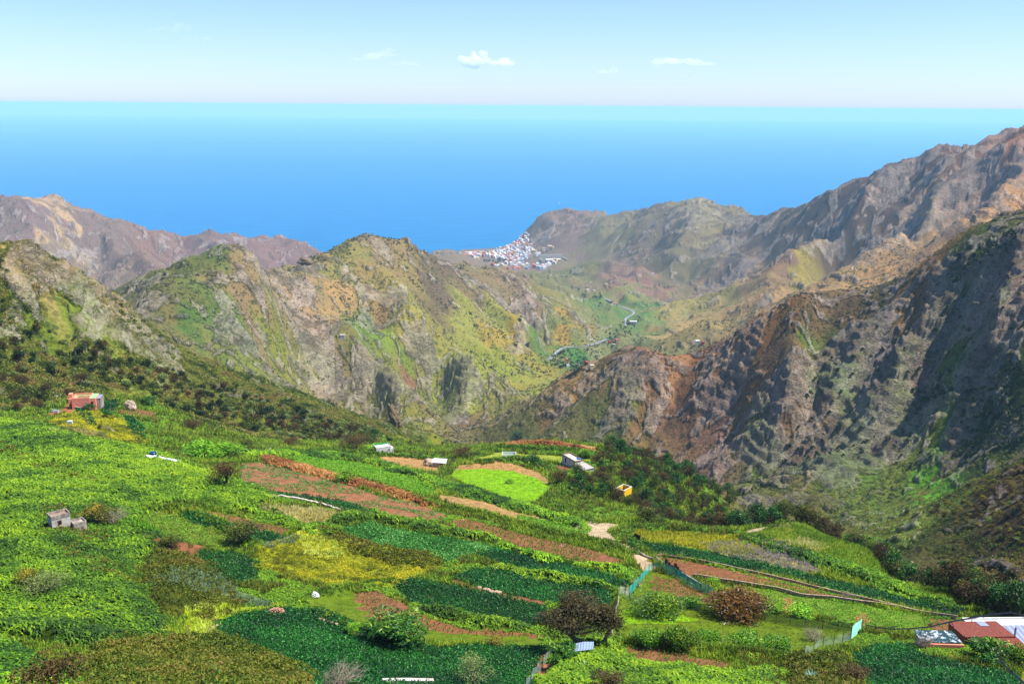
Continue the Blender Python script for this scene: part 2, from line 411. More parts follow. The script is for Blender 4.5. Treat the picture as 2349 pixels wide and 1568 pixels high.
# ------------------------------------------------------------------ rocky places: (u, v, radius px, strength)
ROCK = [(60, 600, 50, .9), (150, 620, 60, 1), (60, 680, 60, .9), (250, 700, 60, .9), (330, 760, 50, .9), (120, 760, 50, .5), (430, 800, 40, .6),
        (340, 665, 50, 1), (520, 680, 60, 1), (600, 700, 70, .9), (680, 760, 80, 1), (760, 780, 60, .9), (560, 780, 90, .8), (860, 850, 90, .9), (960, 870, 80, .7), (1050, 890, 70, .7), (780, 860, 70, .7),
        (920, 960, 60, .7), (1040, 960, 60, .6), (700, 620, 50, 1), (640, 650, 50, .9), (1000, 580, 50, .8), (1130, 640, 60, .6), (1080, 710, 40, .6), (1220, 740, 60, .9), (1180, 720, 50, .8), (1330, 750, 40, .9), (870, 560, 50, .6),
        (1450, 800, 70, 1), (1350, 850, 50, .9), (1290, 900, 50, .5), (1650, 800, 80, 1), (1720, 760, 60, 1), (1800, 720, 60, .8), (1620, 900, 90, .8), (1500, 920, 80, .6), (1800, 850, 90, .9), (1780, 960, 100, 1), (1650, 1050, 90, .9), (1950, 760, 90, .9),
        (2050, 700, 90, .9), (2150, 680, 90, 1), (2280, 640, 100, 1), (2250, 760, 90, 1), (2050, 830, 110, 1), (1930, 870, 90, 1), (2330, 560, 60, .8), (2180, 860, 60, .6), (2300, 880, 60, .7), (1500, 1000, 60, .5), (1850, 1040, 50, .4),
        (1920, 500, 90, .9), (2020, 450, 100, 1), (2130, 430, 100, 1), (2230, 420, 100, 1), (2330, 450, 80, .8), (2000, 560, 90, .8), (1850, 540, 80, .7), (2080, 520, 80, .9), (1600, 500, 40, .9), (1700, 560, 90, .4), (1800, 640, 50, .7), (2300, 520, 60, .6), (1900, 620, 60, .4),
        (120, 500, 70, .4), (400, 560, 60, .4), (500, 560, 50, .5), (1260, 500, 40, .6)]
rh = hit([(r[0], r[1]) for r in ROCK])
def rockw(x, y):
    w = np.zeros(x.shape, np.float32)
    lx = x / y; ly = np.log(y)
    for (u, v, r, s), h in zip(ROCK, rh):
        rr = r / FPX * 1.15
        d2 = ((lx - h[0] / h[1]) / rr) ** 2 + ((ly - math.log(h[1])) / (rr * 3.2)) ** 2
        w = np.maximum(w, s * np.exp(-d2 * 1.1))
    return w
LEFTHILL = hit([(0, 962), (150, 938), (235, 930), (330, 935), (480, 985), (560, 1010), (700, 1020), (860, 1022), (1000, 1010)])[:, :2]
def hillw(x, y):
    "0 on the farmed slope, 1 on wild slopes"
    P = LEFTHILL
    ang = x / y
    lim = np.interp(ang, [p[0] / p[1] for p in P] + [.0, .05, .12, .22, .31, .36, .6], [p[1] for p in P] + [470, 470, 480, 380, 290, 250, 215])
    return sstep(1.0, 1.12, y / lim)

def relief(x, y, zb):
    "everything added to the smooth surface: carving, crags, ledges, tussocks; returns z, rock"
    hw = hillw(x, y)
    m = (y > 590)
    far = sstep(560, 760, y)
    de = np.where(m, egrid(DE, x, y), 0) * far * sstep(10, 120, zb)
    town = sstep(3900, 4200, y) * (1 - sstep(150, 210, zb)) * (x > -700)
    de = de * (1 - town)
    z = zb + de
    rw = rockw(x, y) * hw
    fw = sstep(1500, 2100, y)          # near crags are finer than the far ones
    def two(fn):
        r = np.zeros(x.shape, np.float32)
        a_ = fw < 1; b_ = fw > 0
        if a_.any(): r[a_] += (1 - fw[a_]) * fn(a_, 1.15)
        if b_.any(): r[b_] += fw[b_] * fn(b_, 2.9)
        return r
    sc1 = 1.15 + 1.75 * fw
    x_, y_ = x, y
    wx = x + two(lambda m_, k: 40 * k * (fbm(x[m_] / (90 * k), y[m_] / (90 * k), 3, 71) - .5))
    wy = y + two(lambda m_, k: 40 * k * (fbm(x[m_] / (90 * k), y[m_] / (90 * k), 3, 72) - .5))
    big = two(lambda m_, k: ridged(wx[m_] / (75 * k), wy[m_] / (95 * k), 5, 21))
    patch = two(lambda m_, k: fbm(wx[m_] / (44 * k), wy[m_] / (34 * k), 5, 77, .6))
    rock = sstep(.40, .50, rw * .58 + (patch - .5) * 1.5)
    rock = np.maximum(rock, sstep(.60, .72, big) * .75 * sstep(.12, .3, rw + .16) * hw)
    # small outcrops dotted over every wild slope
    oc = two(lambda m_, k: ridged(wx[m_] / (21 * k) + 7, wy[m_] / (26 * k), 4, 57, .6))
    ocm = sstep(.62, .76, oc + .12 * rw) * hw * (1 - town)
    z = z + ocm * 1.5 * sc1
    rock = np.maximum(rock, ocm * .7)
    # crags
    mm = (rock > .02)
    cr = two(lambda m_, k: .45 + 0 * x[m_]); cr2 = cr.copy()
    if mm.any():
        def sub(m_, k):
            r = np.full(m_.sum(), .45, np.float32); g = mm[m_]
            r[g] = ridged3(wx[m_][g] / (30 * k), wy[m_][g] / (30 * k), z[m_][g] / (19 * k), 4, 33, .55)
            return r
        cr = two(sub)
        cr2[mm] = ridged3(wx[mm] / 12.0, wy[mm] / 12.0, z[mm] / 8.0, 3, 36, .6)
    z = z + rock * ((cr - .45) * 8.5 * sc1 + (big - .4) * 7 * sc1 + (cr2 - .45) * 3.6 * np.sqrt(sc1)) + (big - .42) * 6 * sc1 * hw * (1 - town) * (1 - rock)
    # ledges of the lava beds
    def ledge(m_, k):
        H = 9.0 * k
        q = (z[m_] + .12 * x_[m_] + .05 * y_[m_] + 34 * k * (fbm(wx[m_] / (95 * k), wy[m_] / (95 * k), 4, 5) - .5)) / H
        f = q - np.floor(q)
        return H * .62 * (np.clip((f - .42) / .30, 0, 1) - f)
    z = z + rock * .5 * two(ledge)
    # tussocks and scrub mounds of the wild slopes
    z = z + hw * (1 - town) * ((fbm(x / 7.0, y / 7.0, 3, 41) - .5) * 2.6 + (fbm(x / 28., y / 28., 3, 43) - .5) * 5.5 * (1 - rock))
    # farmed slope: gentle undulation
    z = z + (1 - hw) * ((fbm(x / 22., y / 22., 3, 51) - .5) * 1.3)
    return z, rock, hw, town

# regular grid of finished heights near the camera for placing things
def ground(x, y):
    x = np.asarray(x, float); y = np.asarray(y, float)
    zb = zbase(x, y)
    z, r, h, t = relief(x, y, zb)
    return terr(x, y, z, h)
TERR = []       # terrace banks: (world polyline, height, width); ground on the upper side stays, lower side drops
def terr(x, y, z, hw):
    return z
# ------------------------------------------------------------------ terrain sheet
t1 = np.linspace(-.60, .60, 1240)
step = t1[1] - t1[0]
tl = [-.60]
while tl[-1] > -1.3: tl.append(tl[-1] - step * (1.0 + 1.1 * len(tl) ** .8))
tr = [-v for v in tl]
TH = np.concatenate([np.array(tl[1:])[::-1], t1, np.array(tr[1:])])
def span(a, b, r): return list(np.exp(np.arange(math.log(a), math.log(b), r)))
YR = [4.0, 5.0, 6.0, 7.5, 9.0] + span(10, 60, .02) + span(60, 460, .0031) + span(460, 690, .004) + span(690, 1320, .0014) + span(1320, 2300, .0017) + span(2300, 5600, .0026) + span(5600, 8600, .05)
YR = np.array(YR)
nx, ny = len(TH), len(YR)
gx = (TH[None] * YR[:, None]); gy = np.broadcast_to(YR[:, None], gx.shape).copy()
zb = zbase(gx, gy)
gz, grock, ghw, gtown = relief(gx, gy, zb)
gz = terr(gx, gy, gz, ghw)
print('grid', gx.shape, round(time.time() - T0, 1))

def mesh_np(name, V, F, mat, parent=None, smooth=False, attrs=None):
    "one mesh object from arrays; F is (n,3) or (n,4)"
    me = bpy.data.meshes.new(name)
    V = np.ascontiguousarray(V, np.float32); F = np.ascontiguousarray(F, np.int32)
    n, k = F.shape
    me.vertices.add(len(V)); me.vertices.foreach_set('co', V.ravel())
    me.loops.add(n * k); me.loops.foreach_set('vertex_index', F.ravel())
    me.polygons.add(n); me.polygons.foreach_set('loop_start', np.arange(0, n * k, k, dtype=np.int32))
    me.update(calc_edges=True)
    if smooth: me.shade_smooth()
    else: me.shade_flat()
    for an, (ty, dat) in (attrs or {}).items():
        if ty == 'COL':
            a = me.color_attributes.new(an, 'FLOAT_COLOR', 'POINT')
            c = np.ones((len(V), 4), np.float32); c[:, :3] = dat
            a.data.foreach_set('color', c.ravel())
        else:
            a = me.attributes.new(an, 'FLOAT', 'POINT'); a.data.foreach_set('value', np.ascontiguousarray(dat, np.float32).ravel())
    if mat: me.materials.append(mat)
    o = bpy.data.objects.new(name, me); COL.objects.link(o)
    if parent: o.parent = parent
    return o
# ------------------------------------------------------------------ material helpers
def lin(c):
    c = np.array(c, float) / 255.0
    return np.where(c <= .04045, c / 12.92, ((c + .055) / 1.055) ** 2.4)
def newmat(name):
    m = bpy.data.materials.new(name); m.use_nodes = True
    nt = m.node_tree; b = nt.nodes['Principled BSDF']
    b.inputs['Roughness'].default_value = .85
    b.inputs['Specular IOR Level'].default_value = .25
    return m, nt, b
def node(nt, t, **kw):
    n = nt.nodes.new(t)
    for k, v in kw.items():
        if k.startswith('i_'):
            n.inputs[int(k[2:])].default_value = v
        else: setattr(n, k, v)
    return n
def noise_n(nt, scale, detail=3, rough=.55, coord=None, vec_scale=None):
    n = nt.nodes.new('ShaderNodeTexNoise')
    n.inputs['Scale'].default_value = scale; n.inputs['Detail'].default_value = detail; n.inputs['Roughness'].default_value = rough
    if coord is not None:
        if vec_scale:
            mp = nt.nodes.new('ShaderNodeMapping'); mp.inputs['Scale'].default_value = vec_scale
            nt.links.new(coord, mp.inputs[0]); nt.links.new(mp.outputs[0], n.inputs[0])
        else: nt.links.new(coord, n.inputs[0])
    return n.outputs['Fac']
def maprange(nt, x, a, b, c, d):
    n = nt.nodes.new('ShaderNodeMapRange'); nt.links.new(x, n.inputs[0])
    for i, v in zip((1, 2, 3, 4), (a, b, c, d)): n.inputs[i].default_value = v
    return n.outputs[0]
def mth(nt, op, a, b=None):
    n = nt.nodes.new('ShaderNodeMath'); n.operation = op
    for i, v in enumerate((a, b)):
        if v is None: continue
        if isinstance(v, (int, float)): n.inputs[i].default_value = v
        else: nt.links.new(v, n.inputs[i])
    return n.outputs[0]
def mixc(nt, f, a, b, blend='MIX'):
    n = nt.nodes.new('ShaderNodeMix'); n.data_type = 'RGBA'; n.blend_type = blend
    for i, v in ((0, f), (6, a), (7, b)):
        if isinstance(v, (int, float)): n.inputs[i].default_value = v
        elif isinstance(v, (tuple, list, np.ndarray)): n.inputs[i].default_value = tuple(v)[:3] + (1,)
        else: nt.links.new(v, n.inputs[i])
    return n.outputs[2]
def attr(nt, name, col=False):
    n = nt.nodes.new('ShaderNodeAttribute'); n.attribute_name = name
    return n.outputs['Color'] if col else n.outputs['Fac']

# ------------------------------------------------------------------ colours of the wild ground, from sightings: (u, v, r, g, b)
PAL = [(50, 500, 120, 102, 92), (200, 540, 115, 100, 86), (150, 600, 122, 108, 84), (400, 600, 126, 102, 86), (500, 560, 112, 94, 84), (620, 600, 122, 98, 84), (330, 670, 110, 105, 80), (135, 520, 172, 150, 105), (0, 460, 112, 98, 84),
 (340, 670, 90, 92, 50), (450, 700, 80, 104, 44), (520, 745, 90, 108, 46), (400, 690, 100, 96, 54), (480, 780, 112, 112, 60), (420, 780, 110, 108, 60), (560, 720, 130, 112, 80), (600, 680, 140, 122, 86), (700, 640, 110, 104, 68), (868, 560, 130, 112, 76), (800, 620, 124, 118, 66), (760, 680, 156, 130, 86), (900, 650, 136, 122, 70),
 (950, 720, 140, 134, 62), (850, 720, 132, 108, 68), (1000, 620, 104, 90, 72), (1100, 660, 118, 104, 76), (1200, 680, 124, 104, 84), (1100, 750, 134, 134, 64), (1250, 720, 112, 116, 64), (900, 800, 118, 138, 48), (1050, 800, 134, 140, 54),
 (1150, 850, 128, 134, 50), (950, 850, 108, 126, 46), (850, 805, 100, 128, 44), (700, 720, 156, 130, 96), (750, 800, 134, 114, 88), (900, 900, 118, 118, 52), (1000, 950, 108, 112, 52), (1050, 980, 104, 84, 60), (650, 850, 122, 128, 52), (550, 800, 112, 118, 52), (1290, 760, 150, 124, 58), (1180, 800, 150, 132, 56), (800, 880, 110, 104, 56), (960, 900, 130, 90, 70),
 (1400, 740, 104, 114, 66), (1330, 830, 66, 112, 48), (1450, 690, 116, 124, 66), (1290, 800, 96, 120, 52), (1360, 770, 120, 120, 80), (1420, 720, 80, 116, 56),
 (1300, 520, 122, 102, 86), (1400, 560, 116, 110, 74), (1500, 520, 104, 96, 74), (1600, 500, 130, 122, 82), (1400, 620, 120, 104, 84), (1550, 600, 106, 100, 70), (1600, 700, 136, 128, 72), (1700, 640, 124, 104, 78), (1560, 750, 146, 126, 82), (1500, 570, 96, 84, 66), (1240, 560, 128, 110, 84), (1300, 640, 112, 112, 66), (1450, 640, 130, 104, 84),
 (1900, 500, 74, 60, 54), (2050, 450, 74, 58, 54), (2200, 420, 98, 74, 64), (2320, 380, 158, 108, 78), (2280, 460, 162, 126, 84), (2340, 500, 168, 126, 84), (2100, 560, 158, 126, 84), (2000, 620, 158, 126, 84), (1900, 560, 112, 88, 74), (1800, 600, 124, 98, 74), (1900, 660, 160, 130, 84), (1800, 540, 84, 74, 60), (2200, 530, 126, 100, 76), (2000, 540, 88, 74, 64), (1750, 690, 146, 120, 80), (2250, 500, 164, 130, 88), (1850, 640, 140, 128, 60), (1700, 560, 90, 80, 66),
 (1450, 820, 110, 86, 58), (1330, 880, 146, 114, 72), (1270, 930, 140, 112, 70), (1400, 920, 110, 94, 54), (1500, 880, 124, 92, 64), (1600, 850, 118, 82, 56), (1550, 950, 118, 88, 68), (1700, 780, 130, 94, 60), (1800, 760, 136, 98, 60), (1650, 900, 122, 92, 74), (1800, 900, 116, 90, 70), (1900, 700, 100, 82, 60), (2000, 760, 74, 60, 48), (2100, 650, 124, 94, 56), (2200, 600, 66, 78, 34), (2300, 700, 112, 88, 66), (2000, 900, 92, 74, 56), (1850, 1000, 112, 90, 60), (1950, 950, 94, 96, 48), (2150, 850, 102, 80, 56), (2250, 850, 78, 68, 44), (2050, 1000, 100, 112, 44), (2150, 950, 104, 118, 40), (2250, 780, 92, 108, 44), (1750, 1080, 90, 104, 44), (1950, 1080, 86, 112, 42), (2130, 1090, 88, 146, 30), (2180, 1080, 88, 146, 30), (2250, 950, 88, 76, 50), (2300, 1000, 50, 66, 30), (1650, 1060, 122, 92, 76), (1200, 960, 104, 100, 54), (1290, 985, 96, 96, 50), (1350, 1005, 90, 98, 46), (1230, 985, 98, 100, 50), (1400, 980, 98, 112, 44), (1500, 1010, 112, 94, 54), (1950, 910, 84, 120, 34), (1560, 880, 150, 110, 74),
 (2250, 1150, 74, 64, 38), (2200, 1200, 70, 66, 36), (2340, 1200, 66, 56, 38), (2120, 1165, 110, 130, 60),
 (60, 640, 158, 140, 86), (30, 700, 104, 118, 44), (150, 660, 146, 130, 76), (200, 740, 108, 122, 44), (100, 800, 96, 112, 34), (300, 800, 92, 108, 36), (400, 850, 98, 106, 38), (500, 900, 92, 102, 36), (600, 950, 104, 118, 36), (250, 700, 156, 140, 64), (700, 970, 92, 102, 36), (800, 1000, 84, 108, 36), (900, 1010, 78, 96, 42), (400, 960, 118, 140, 40), (300, 860, 120, 130, 50)]
ph = hit([(p[0], p[1]) for p in PAL])
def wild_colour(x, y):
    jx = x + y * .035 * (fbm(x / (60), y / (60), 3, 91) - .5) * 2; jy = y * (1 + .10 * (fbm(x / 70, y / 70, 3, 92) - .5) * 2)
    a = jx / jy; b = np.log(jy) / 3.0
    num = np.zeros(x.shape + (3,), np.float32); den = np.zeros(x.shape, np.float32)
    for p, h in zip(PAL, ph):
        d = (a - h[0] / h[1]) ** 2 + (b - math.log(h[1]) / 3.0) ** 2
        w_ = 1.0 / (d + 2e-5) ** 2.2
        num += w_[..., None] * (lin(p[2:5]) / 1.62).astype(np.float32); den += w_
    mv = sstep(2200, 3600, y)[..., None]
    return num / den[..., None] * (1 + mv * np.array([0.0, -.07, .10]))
# ------------------------------------------------------------------ fields and plots of the farmed slope; outlines are sighted on the ground
# name: (kind, outline)   painted in this order
Z = []
def zone(kind, label, *uv): Z.append((kind, label, uv))
zone('bracken', 'bright green bracken covering the wide slope below the orange house', (-60, 968), (60, 972), (190, 1012), (340, 1032), (450, 1075), (560, 1112), (640, 1140), (600, 1165), (500, 1165), (420, 1160), (330, 1168), (300, 1215), (400, 1245), (340, 1265), (300, 1335), (374, 1420), (384, 1474), (267, 1490), (176, 1488), (-60, 1455))
zone('olive', 'brown and olive scrub band crossing the bracken slope', (-20, 1025), (60, 1052), (130, 1080), (230, 1110), (240, 1122), (150, 1105), (60, 1075), (-20, 1048))
zone('olive', 'brownish scrub around the concrete hut', (90, 1180), (160, 1175), (205, 1215), (260, 1240), (180, 1262), (110, 1240))
zone('olive', 'olive scrub ridge running down through the bracken', (128, 1262), (165, 1262), (230, 1300), (305, 1335), (300, 1352), (200, 1330), (140, 1290))
zone('olive', 'dark olive scrub between bracken and the lower potato field', (330, 1262), (440, 1275), (534, 1330), (560, 1390), (500, 1425), (420, 1420), (370, 1412), (320, 1335))
zone('bluegrass', 'grey blue-green grass patch among olive scrub', (350, 1335), (430, 1315), (520, 1345), (590, 1370), (640, 1395), (540, 1385), (440, 1368), (370, 1365))
zone('lime', 'lime green grass at the edge of the lower potato field', (425, 1450), (430, 1410), (520, 1398), (640, 1385), (680, 1392), (560, 1405), (482, 1437), (470, 1462))
zone('olive', 'olive green thicket along the bottom left slope', (200, 1490), (384, 1470), (470, 1455), (520, 1462), (620, 1500), (730, 1545), (760, 1640), (200, 1640))
zone('bracken', 'bracken on the shaded bottom left corner', (-60, 1470), (60, 1490), (120, 1530), (200, 1640), (-60, 1640))
# low bright fern and grass between plots
zone('bracken', 'bracken bank beside the curved stone wall', (516, 1130), (600, 1140), (640, 1150), (596, 1160), (610, 1185), (690, 1205), (760, 1200), (815, 1235), (700, 1225), (600, 1190), (500, 1165))
zone('drygrass', 'pale dry grass patch below the curved stone wall', (600, 1158), (690, 1165), (772, 1172), (775, 1190), (750, 1200), (690, 1203), (610, 1182))
zone('soil', 'brown plot planted with young maize', (412, 1172), (443, 1164), (520, 1180), (600, 1200), (671, 1216), (650, 1228), (587, 1213), (500, 1192))
zone('potato', 'narrow dark potato strip beside the maize plot', (405, 1178), (430, 1180), (516, 1200), (655, 1230), (630, 1243), (580, 1238), (500, 1220), (440, 1200))
zone('lowcrop', 'green vegetable strip below the concrete hut', (315, 1172), (374, 1170), (460, 1205), (550, 1244), (565, 1262), (475, 1257), (400, 1235), (331, 1207))
zone('maize', 'leafy maize patch beside the bare tree', (275, 1196), (330, 1200), (372, 1222), (350, 1236), (290, 1215))
zone('soil', 'small brown plot with a round bush beside it', (342, 1226), (406, 1240), (480, 1262), (443, 1276), (400, 1262), (344, 1246))
zone('potato', 'weedy dark green plot below the round bush', (455, 1268), (530, 1262), (600, 1290), (590, 1335), (520, 1345), (480, 1310))
zone('yellow', 'yellow-green leafy scrub sweeping across the middle plots', (585, 1250), (690, 1222), (740, 1226), (815, 1256), (990, 1271), (1015, 1300), (911, 1350), (815, 1358), (676, 1332), (590, 1296))
zone('bluegrass', 'grey-green grass above the yellow scrub', (540, 1225), (600, 1245), (680, 1225), (690, 1240), (600, 1258))
zone('brightgrass', 'pale yellow tall grass in the middle of the yellow scrub', (680, 1222), (740, 1222), (815, 1256), (790, 1276), (700, 1272))
zone('olive', 'olive brown hedge band above the yellow scrub', (720, 1210), (800, 1232), (900, 1262), (1000, 1278), (1015, 1298), (960, 1305), (880, 1290), (800, 1262), (735, 1228))
zone('bracken', 'bright bracken bank above the mid green potato field', (735, 1204), (783, 1178), (863, 1178), (960, 1208), (1103, 1224), (1150, 1240), (1140, 1254), (1085, 1240), (960, 1222), (890, 1207), (847, 1194), (783, 1207))
zone('potato2', 'mid green potato field in the middle of the slope', (783, 1209), (847, 1196), (890, 1209), (1000, 1230), (1103, 1246), (1140, 1258), (1098, 1270), (1023, 1294), (950, 1275), (890, 1258), (826, 1237), (765, 1222))
zone('soil', 'reddish brown ploughed plot below the long hedge', (1032, 1200), (1059, 1186), (1112, 1196), (1192, 1223), (1289, 1244), (1374, 1266), (1438, 1287), (1425, 1298), (1331, 1290), (1246, 1274), (1176, 1253), (1144, 1238), (1085, 1222))
zone('bracken', 'bracken bank below the reddish ploughed plot', (1135, 1238), (1176, 1258), (1246, 1280), (1331, 1297), (1425, 1300), (1460, 1330), (1465, 1345), (1430, 1325), (1380, 1308), (1300, 1300), (1230, 1288), (1150, 1262))
zone('potato', 'upper dark potato terrace beside the dark heath tree', (1091, 1276), (1139, 1257), (1246, 1286), (1331, 1305), (1406, 1321), (1452, 1340), (1440, 1358), (1374, 1340), (1256, 1322), (1150, 1298))
zone('bracken', 'narrow bracken bank between the two dark potato terraces', (1139, 1298), (1256, 1322), (1374, 1342), (1430, 1356), (1440, 1380), (1425, 1390), (1400, 1362), (1300, 1344), (1200, 1324), (1130, 1308))
zone('potato', 'lower dark potato terrace beside the dark heath tree', (1032, 1326), (1085, 1305), (1155, 1311), (1256, 1334), (1374, 1350), (1406, 1366), (1400, 1395), (1340, 1390), (1250, 1385), (1139, 1360))
zone('soil', 'thin brown soil strip with boulders', (1040, 1330), (1139, 1360), (1250, 1385), (1250, 1391), (1130, 1366), (1034, 1336))
zone('potato', 'dark potato field ringed by a bright fern strip', (900, 1348), (943, 1330), (1032, 1343), (1140, 1368), (1256, 1392), (1250, 1428), (1210, 1435), (1100, 1412), (1000, 1396), (935, 1383))
zone('bracken', 'bright fern strip under the dark potato field', (955, 1393), (1032, 1402), (1120, 1420), (1212, 1434), (1205, 1446), (1110, 1441), (1032, 1422), (960, 1403))
zone('soil', 'brown soil plot curving beside the loquat bush', (815, 1368), (858, 1362), (920, 1383), (970, 1410), (1050, 1433), (1103, 1442), (1240, 1450), (1230, 1457), (1103, 1453), (975, 1441), (930, 1428), (870, 1432), (830, 1400))
zone('grass', 'green grass verge above the lowest potato field', (780, 1360), (815, 1368), (830, 1400), (870, 1432), (975, 1442), (1240, 1457), (1240, 1482), (1103, 1470), (975, 1470), (860, 1450), (740, 1408), (700, 1380))
zone('potato', 'large dark green potato field at the bottom of the slope', (482, 1437), (560, 1405), (660, 1394), (730, 1410), (815, 1447), (975, 1485), (1103, 1474), (1240, 1488), (1235, 1540), (1190, 1640), (760, 1640), (676, 1517), (585, 1485), (516, 1460))
# upper plots
zone('sparse', 'brown field with scattered potato plants beside the brown tree', (550, 1062), (620, 1060), (700, 1078), (780, 1105), (860, 1135), (960, 1155), (1030, 1180), (1000, 1195), (860, 1182), (790, 1172), (720, 1150), (620, 1132), (548, 1110))
zone('potato', 'dark potato rows next to the curved stone wall', (620, 1128), (700, 1135), (780, 1150), (862, 1174), (850, 1180), (790, 1172), (720, 1152), (620, 1134))
zone('deadfern', 'rusty dead fern bank between two fields', (595, 1050), (700, 1074), (800, 1102), (900, 1128), (1010, 1162), (1012, 1170), (900, 1140), (800, 1114), (700, 1086), (600, 1062))
zone('rowcrop', 'bright green rows of young crop in a long field', (640, 1047), (700, 1045), (830, 1062), (960, 1098), (1000, 1122), (1000, 1138), (960, 1138), (880, 1115), (780, 1092), (690, 1066))
zone('tan', 'tan and green harvested plot below the long hedge', (1000, 1132), (1100, 1148), (1200, 1178), (1300, 1200), (1345, 1222), (1290, 1222), (1200, 1205), (1090, 1172), (1010, 1148))
zone('lowcrop2', 'thin green crop at the lower end of the harvested plot', (1190, 1180), (1300, 1200), (1345, 1222), (1290, 1222), (1200, 1205), (1180, 1192))
zone('bracken', 'long fern bank sweeping down between the upper fields', (560, 1045), (640, 1040), (760, 1042), (860, 1062), (960, 1090), (1060, 1118), (1160, 1150), (1260, 1178), (1345, 1205), (1350, 1224), (1300, 1204), (1200, 1176), (1100, 1146), (1000, 1120), (960, 1100), (830, 1060), (700, 1046), (640, 1048), (570, 1052))
zone('tan', 'pale brown plot above the long fern bank', (860, 1050), (960, 1050), (1000, 1062), (1010, 1086), (960, 1082), (880, 1064))
zone('lawn', 'smooth bright green meadow in the centre of the slope', (1030, 1096), (1048, 1072), (1120, 1062), (1180, 1068), (1240, 1085), (1265, 1120), (1240, 1145), (1200, 1160), (1120, 1132), (1050, 1106))
zone('tan', 'bare brown upper rim of the bright meadow', (1040, 1078), (1060, 1066), (1120, 1060), (1180, 1066), (1245, 1084), (1265, 1112), (1235, 1098), (1180, 1082), (1110, 1076))
zone('tan', 'pale harvested terrace on top of the knoll', (1108, 1025), (1150, 1010), (1230, 1004), (1320, 1010), (1378, 1030), (1350, 1036), (1250, 1019), (1150, 1021))
zone('lowcrop2', 'green vegetable terrace on top of the knoll', (1130, 1030), (1200, 1021), (1280, 1023), (1340, 1036), (1372, 1046), (1250, 1040))
zone('deadfern', 'rusty fern edge of the upper knoll terrace', (1120, 1027), (1200, 1018), (1290, 1020), (1372, 1040), (1372, 1045), (1290, 1025), (1200, 1022), (1120, 1031))
zone('lawn2', 'pale green grass terrace below the white basin', (1075, 1058), (1140, 1036), (1250, 1044), (1372, 1054), (1290, 1060), (1180, 1052), (1100, 1062))
zone('soil', 'small brown plot beside the flat roofed farmhouse', (1240, 1074), (1295, 1060), (1320, 1072), (1270, 1086))
# right side
zone('flowers', 'yellow flowering weeds above the long potato strip', (1450, 1216), (1560, 1222), (1700, 1233), (1780, 1262), (1700, 1275), (1600, 1262), (1500, 1246), (1440, 1238))
zone('greygrass', 'grey seeding grass above the long potato strip', (1600, 1250), (1700, 1240), (1800, 1260), (1874, 1290), (1881, 1318), (1768, 1300), (1649, 1272))
zone('potato', 'long dark potato strip above the concrete terrace wall', (1440, 1242), (1546, 1257), (1717, 1284), (1888, 1325), (2024, 1358), (2216, 1408), (2195, 1416), (1990, 1371), (1785, 1322), (1546, 1278), (1500, 1271), (1445, 1260))
zone('soil', 'long reddish brown field between the two terrace walls', (1505, 1279), (1546, 1283), (1785, 1328), (1990, 1376), (2075, 1392), (2000, 1386), (1870, 1364), (1768, 1342), (1717, 1337), (1620, 1330), (1560, 1318), (1512, 1292))
zone('lowcrop', 'green strip of crop along the reddish field', (1640, 1303), (1785, 1332), (1990, 1378), (2060, 1392), (1900, 1362), (1760, 1330))
zone('rowcrop2', 'light green crop rows below the lower terrace wall', (1640, 1338), (1717, 1342), (1785, 1352), (1881, 1371), (2113, 1408), (2140, 1440), (2007, 1438), (1853, 1408), (1812, 1393), (1740, 1370))
zone('soil', 'bare brown plot beside the tiled farmhouse', (2120, 1415), (2192, 1419), (2190, 1456), (2144, 1448))
zone('mixed', 'triangular weedy plot inside the bend of the dirt path', (1700, 1226), (1819, 1199), (1871, 1202), (1966, 1226), (2024, 1281), (2127, 1332), (2298, 1410), (2230, 1402), (2059, 1340), (1888, 1275), (1751, 1243))
zone('drygrass', 'straw coloured grass in the triangular plot', (1755, 1246), (1853, 1234), (1895, 1250), (1870, 1270), (1800, 1262))
zone('lowcrop', 'light green crop in the lower triangular plot', (1875, 1272), (1950, 1256), (2030, 1292), (2110, 1335), (2160, 1362), (2050, 1332), (1930, 1294))
zone('soil', 'small brown patch at the end of the triangular plot', (2135, 1345), (2200, 1368), (2250, 1395), (2215, 1392), (2150, 1362))
zone('bracken', 'fern bank between the triangular plot and the flowering weeds', (1700, 1228), (1760, 1248), (1888, 1284), (1990, 1318), (2100, 1360), (2230, 1404), (2220, 1410), (2090, 1376), (1980, 1340), (1880, 1302), (1760, 1262), (1700, 1242))
zone('bracken', 'fern belt between the dirt path and the tall trees', (1966, 1226), (2000, 1240), (2080, 1300), (2180, 1345), (2349, 1390), (2460, 1410), (2460, 1440), (2300, 1412), (2127, 1340), (2024, 1285))
zone('grass', 'orchard grass around the citrus trees', (1475, 1308), (1560, 1325), (1620, 1357), (1760, 1400), (1860, 1420), (1960, 1442), (1972, 1466), (1840, 1502), (1700, 1492), (1560, 1480), (1418, 1468), (1412, 1400), (1440, 1360))
zone('lawn', 'bright short grass under the big citrus tree', (1420, 1400), (1470, 1392), (1560, 1412), (1600, 1424), (1560, 1430), (1440, 1430), (1418, 1440))
zone('soil', 'brown weedy orchard soil below the net fence', (1500, 1320), (1560, 1330), (1640, 1370), (1640, 1385), (1570, 1366), (1500, 1350))
zone('soil', 'brown seedling plot at the bottom of the orchard', (1425, 1484), (1484, 1490), (1590, 1506), (1690, 1520), (1645, 1540), (1564, 1532), (1457, 1528), (1422, 1512))
zone('potato', 'dark potato field in front of the tiled farmhouse', (1949, 1503), (2007, 1479), (2079, 1475), (2127, 1503), (2195, 1516), (2349, 1545), (2400, 1640), (2025, 1640), (1973, 1528))
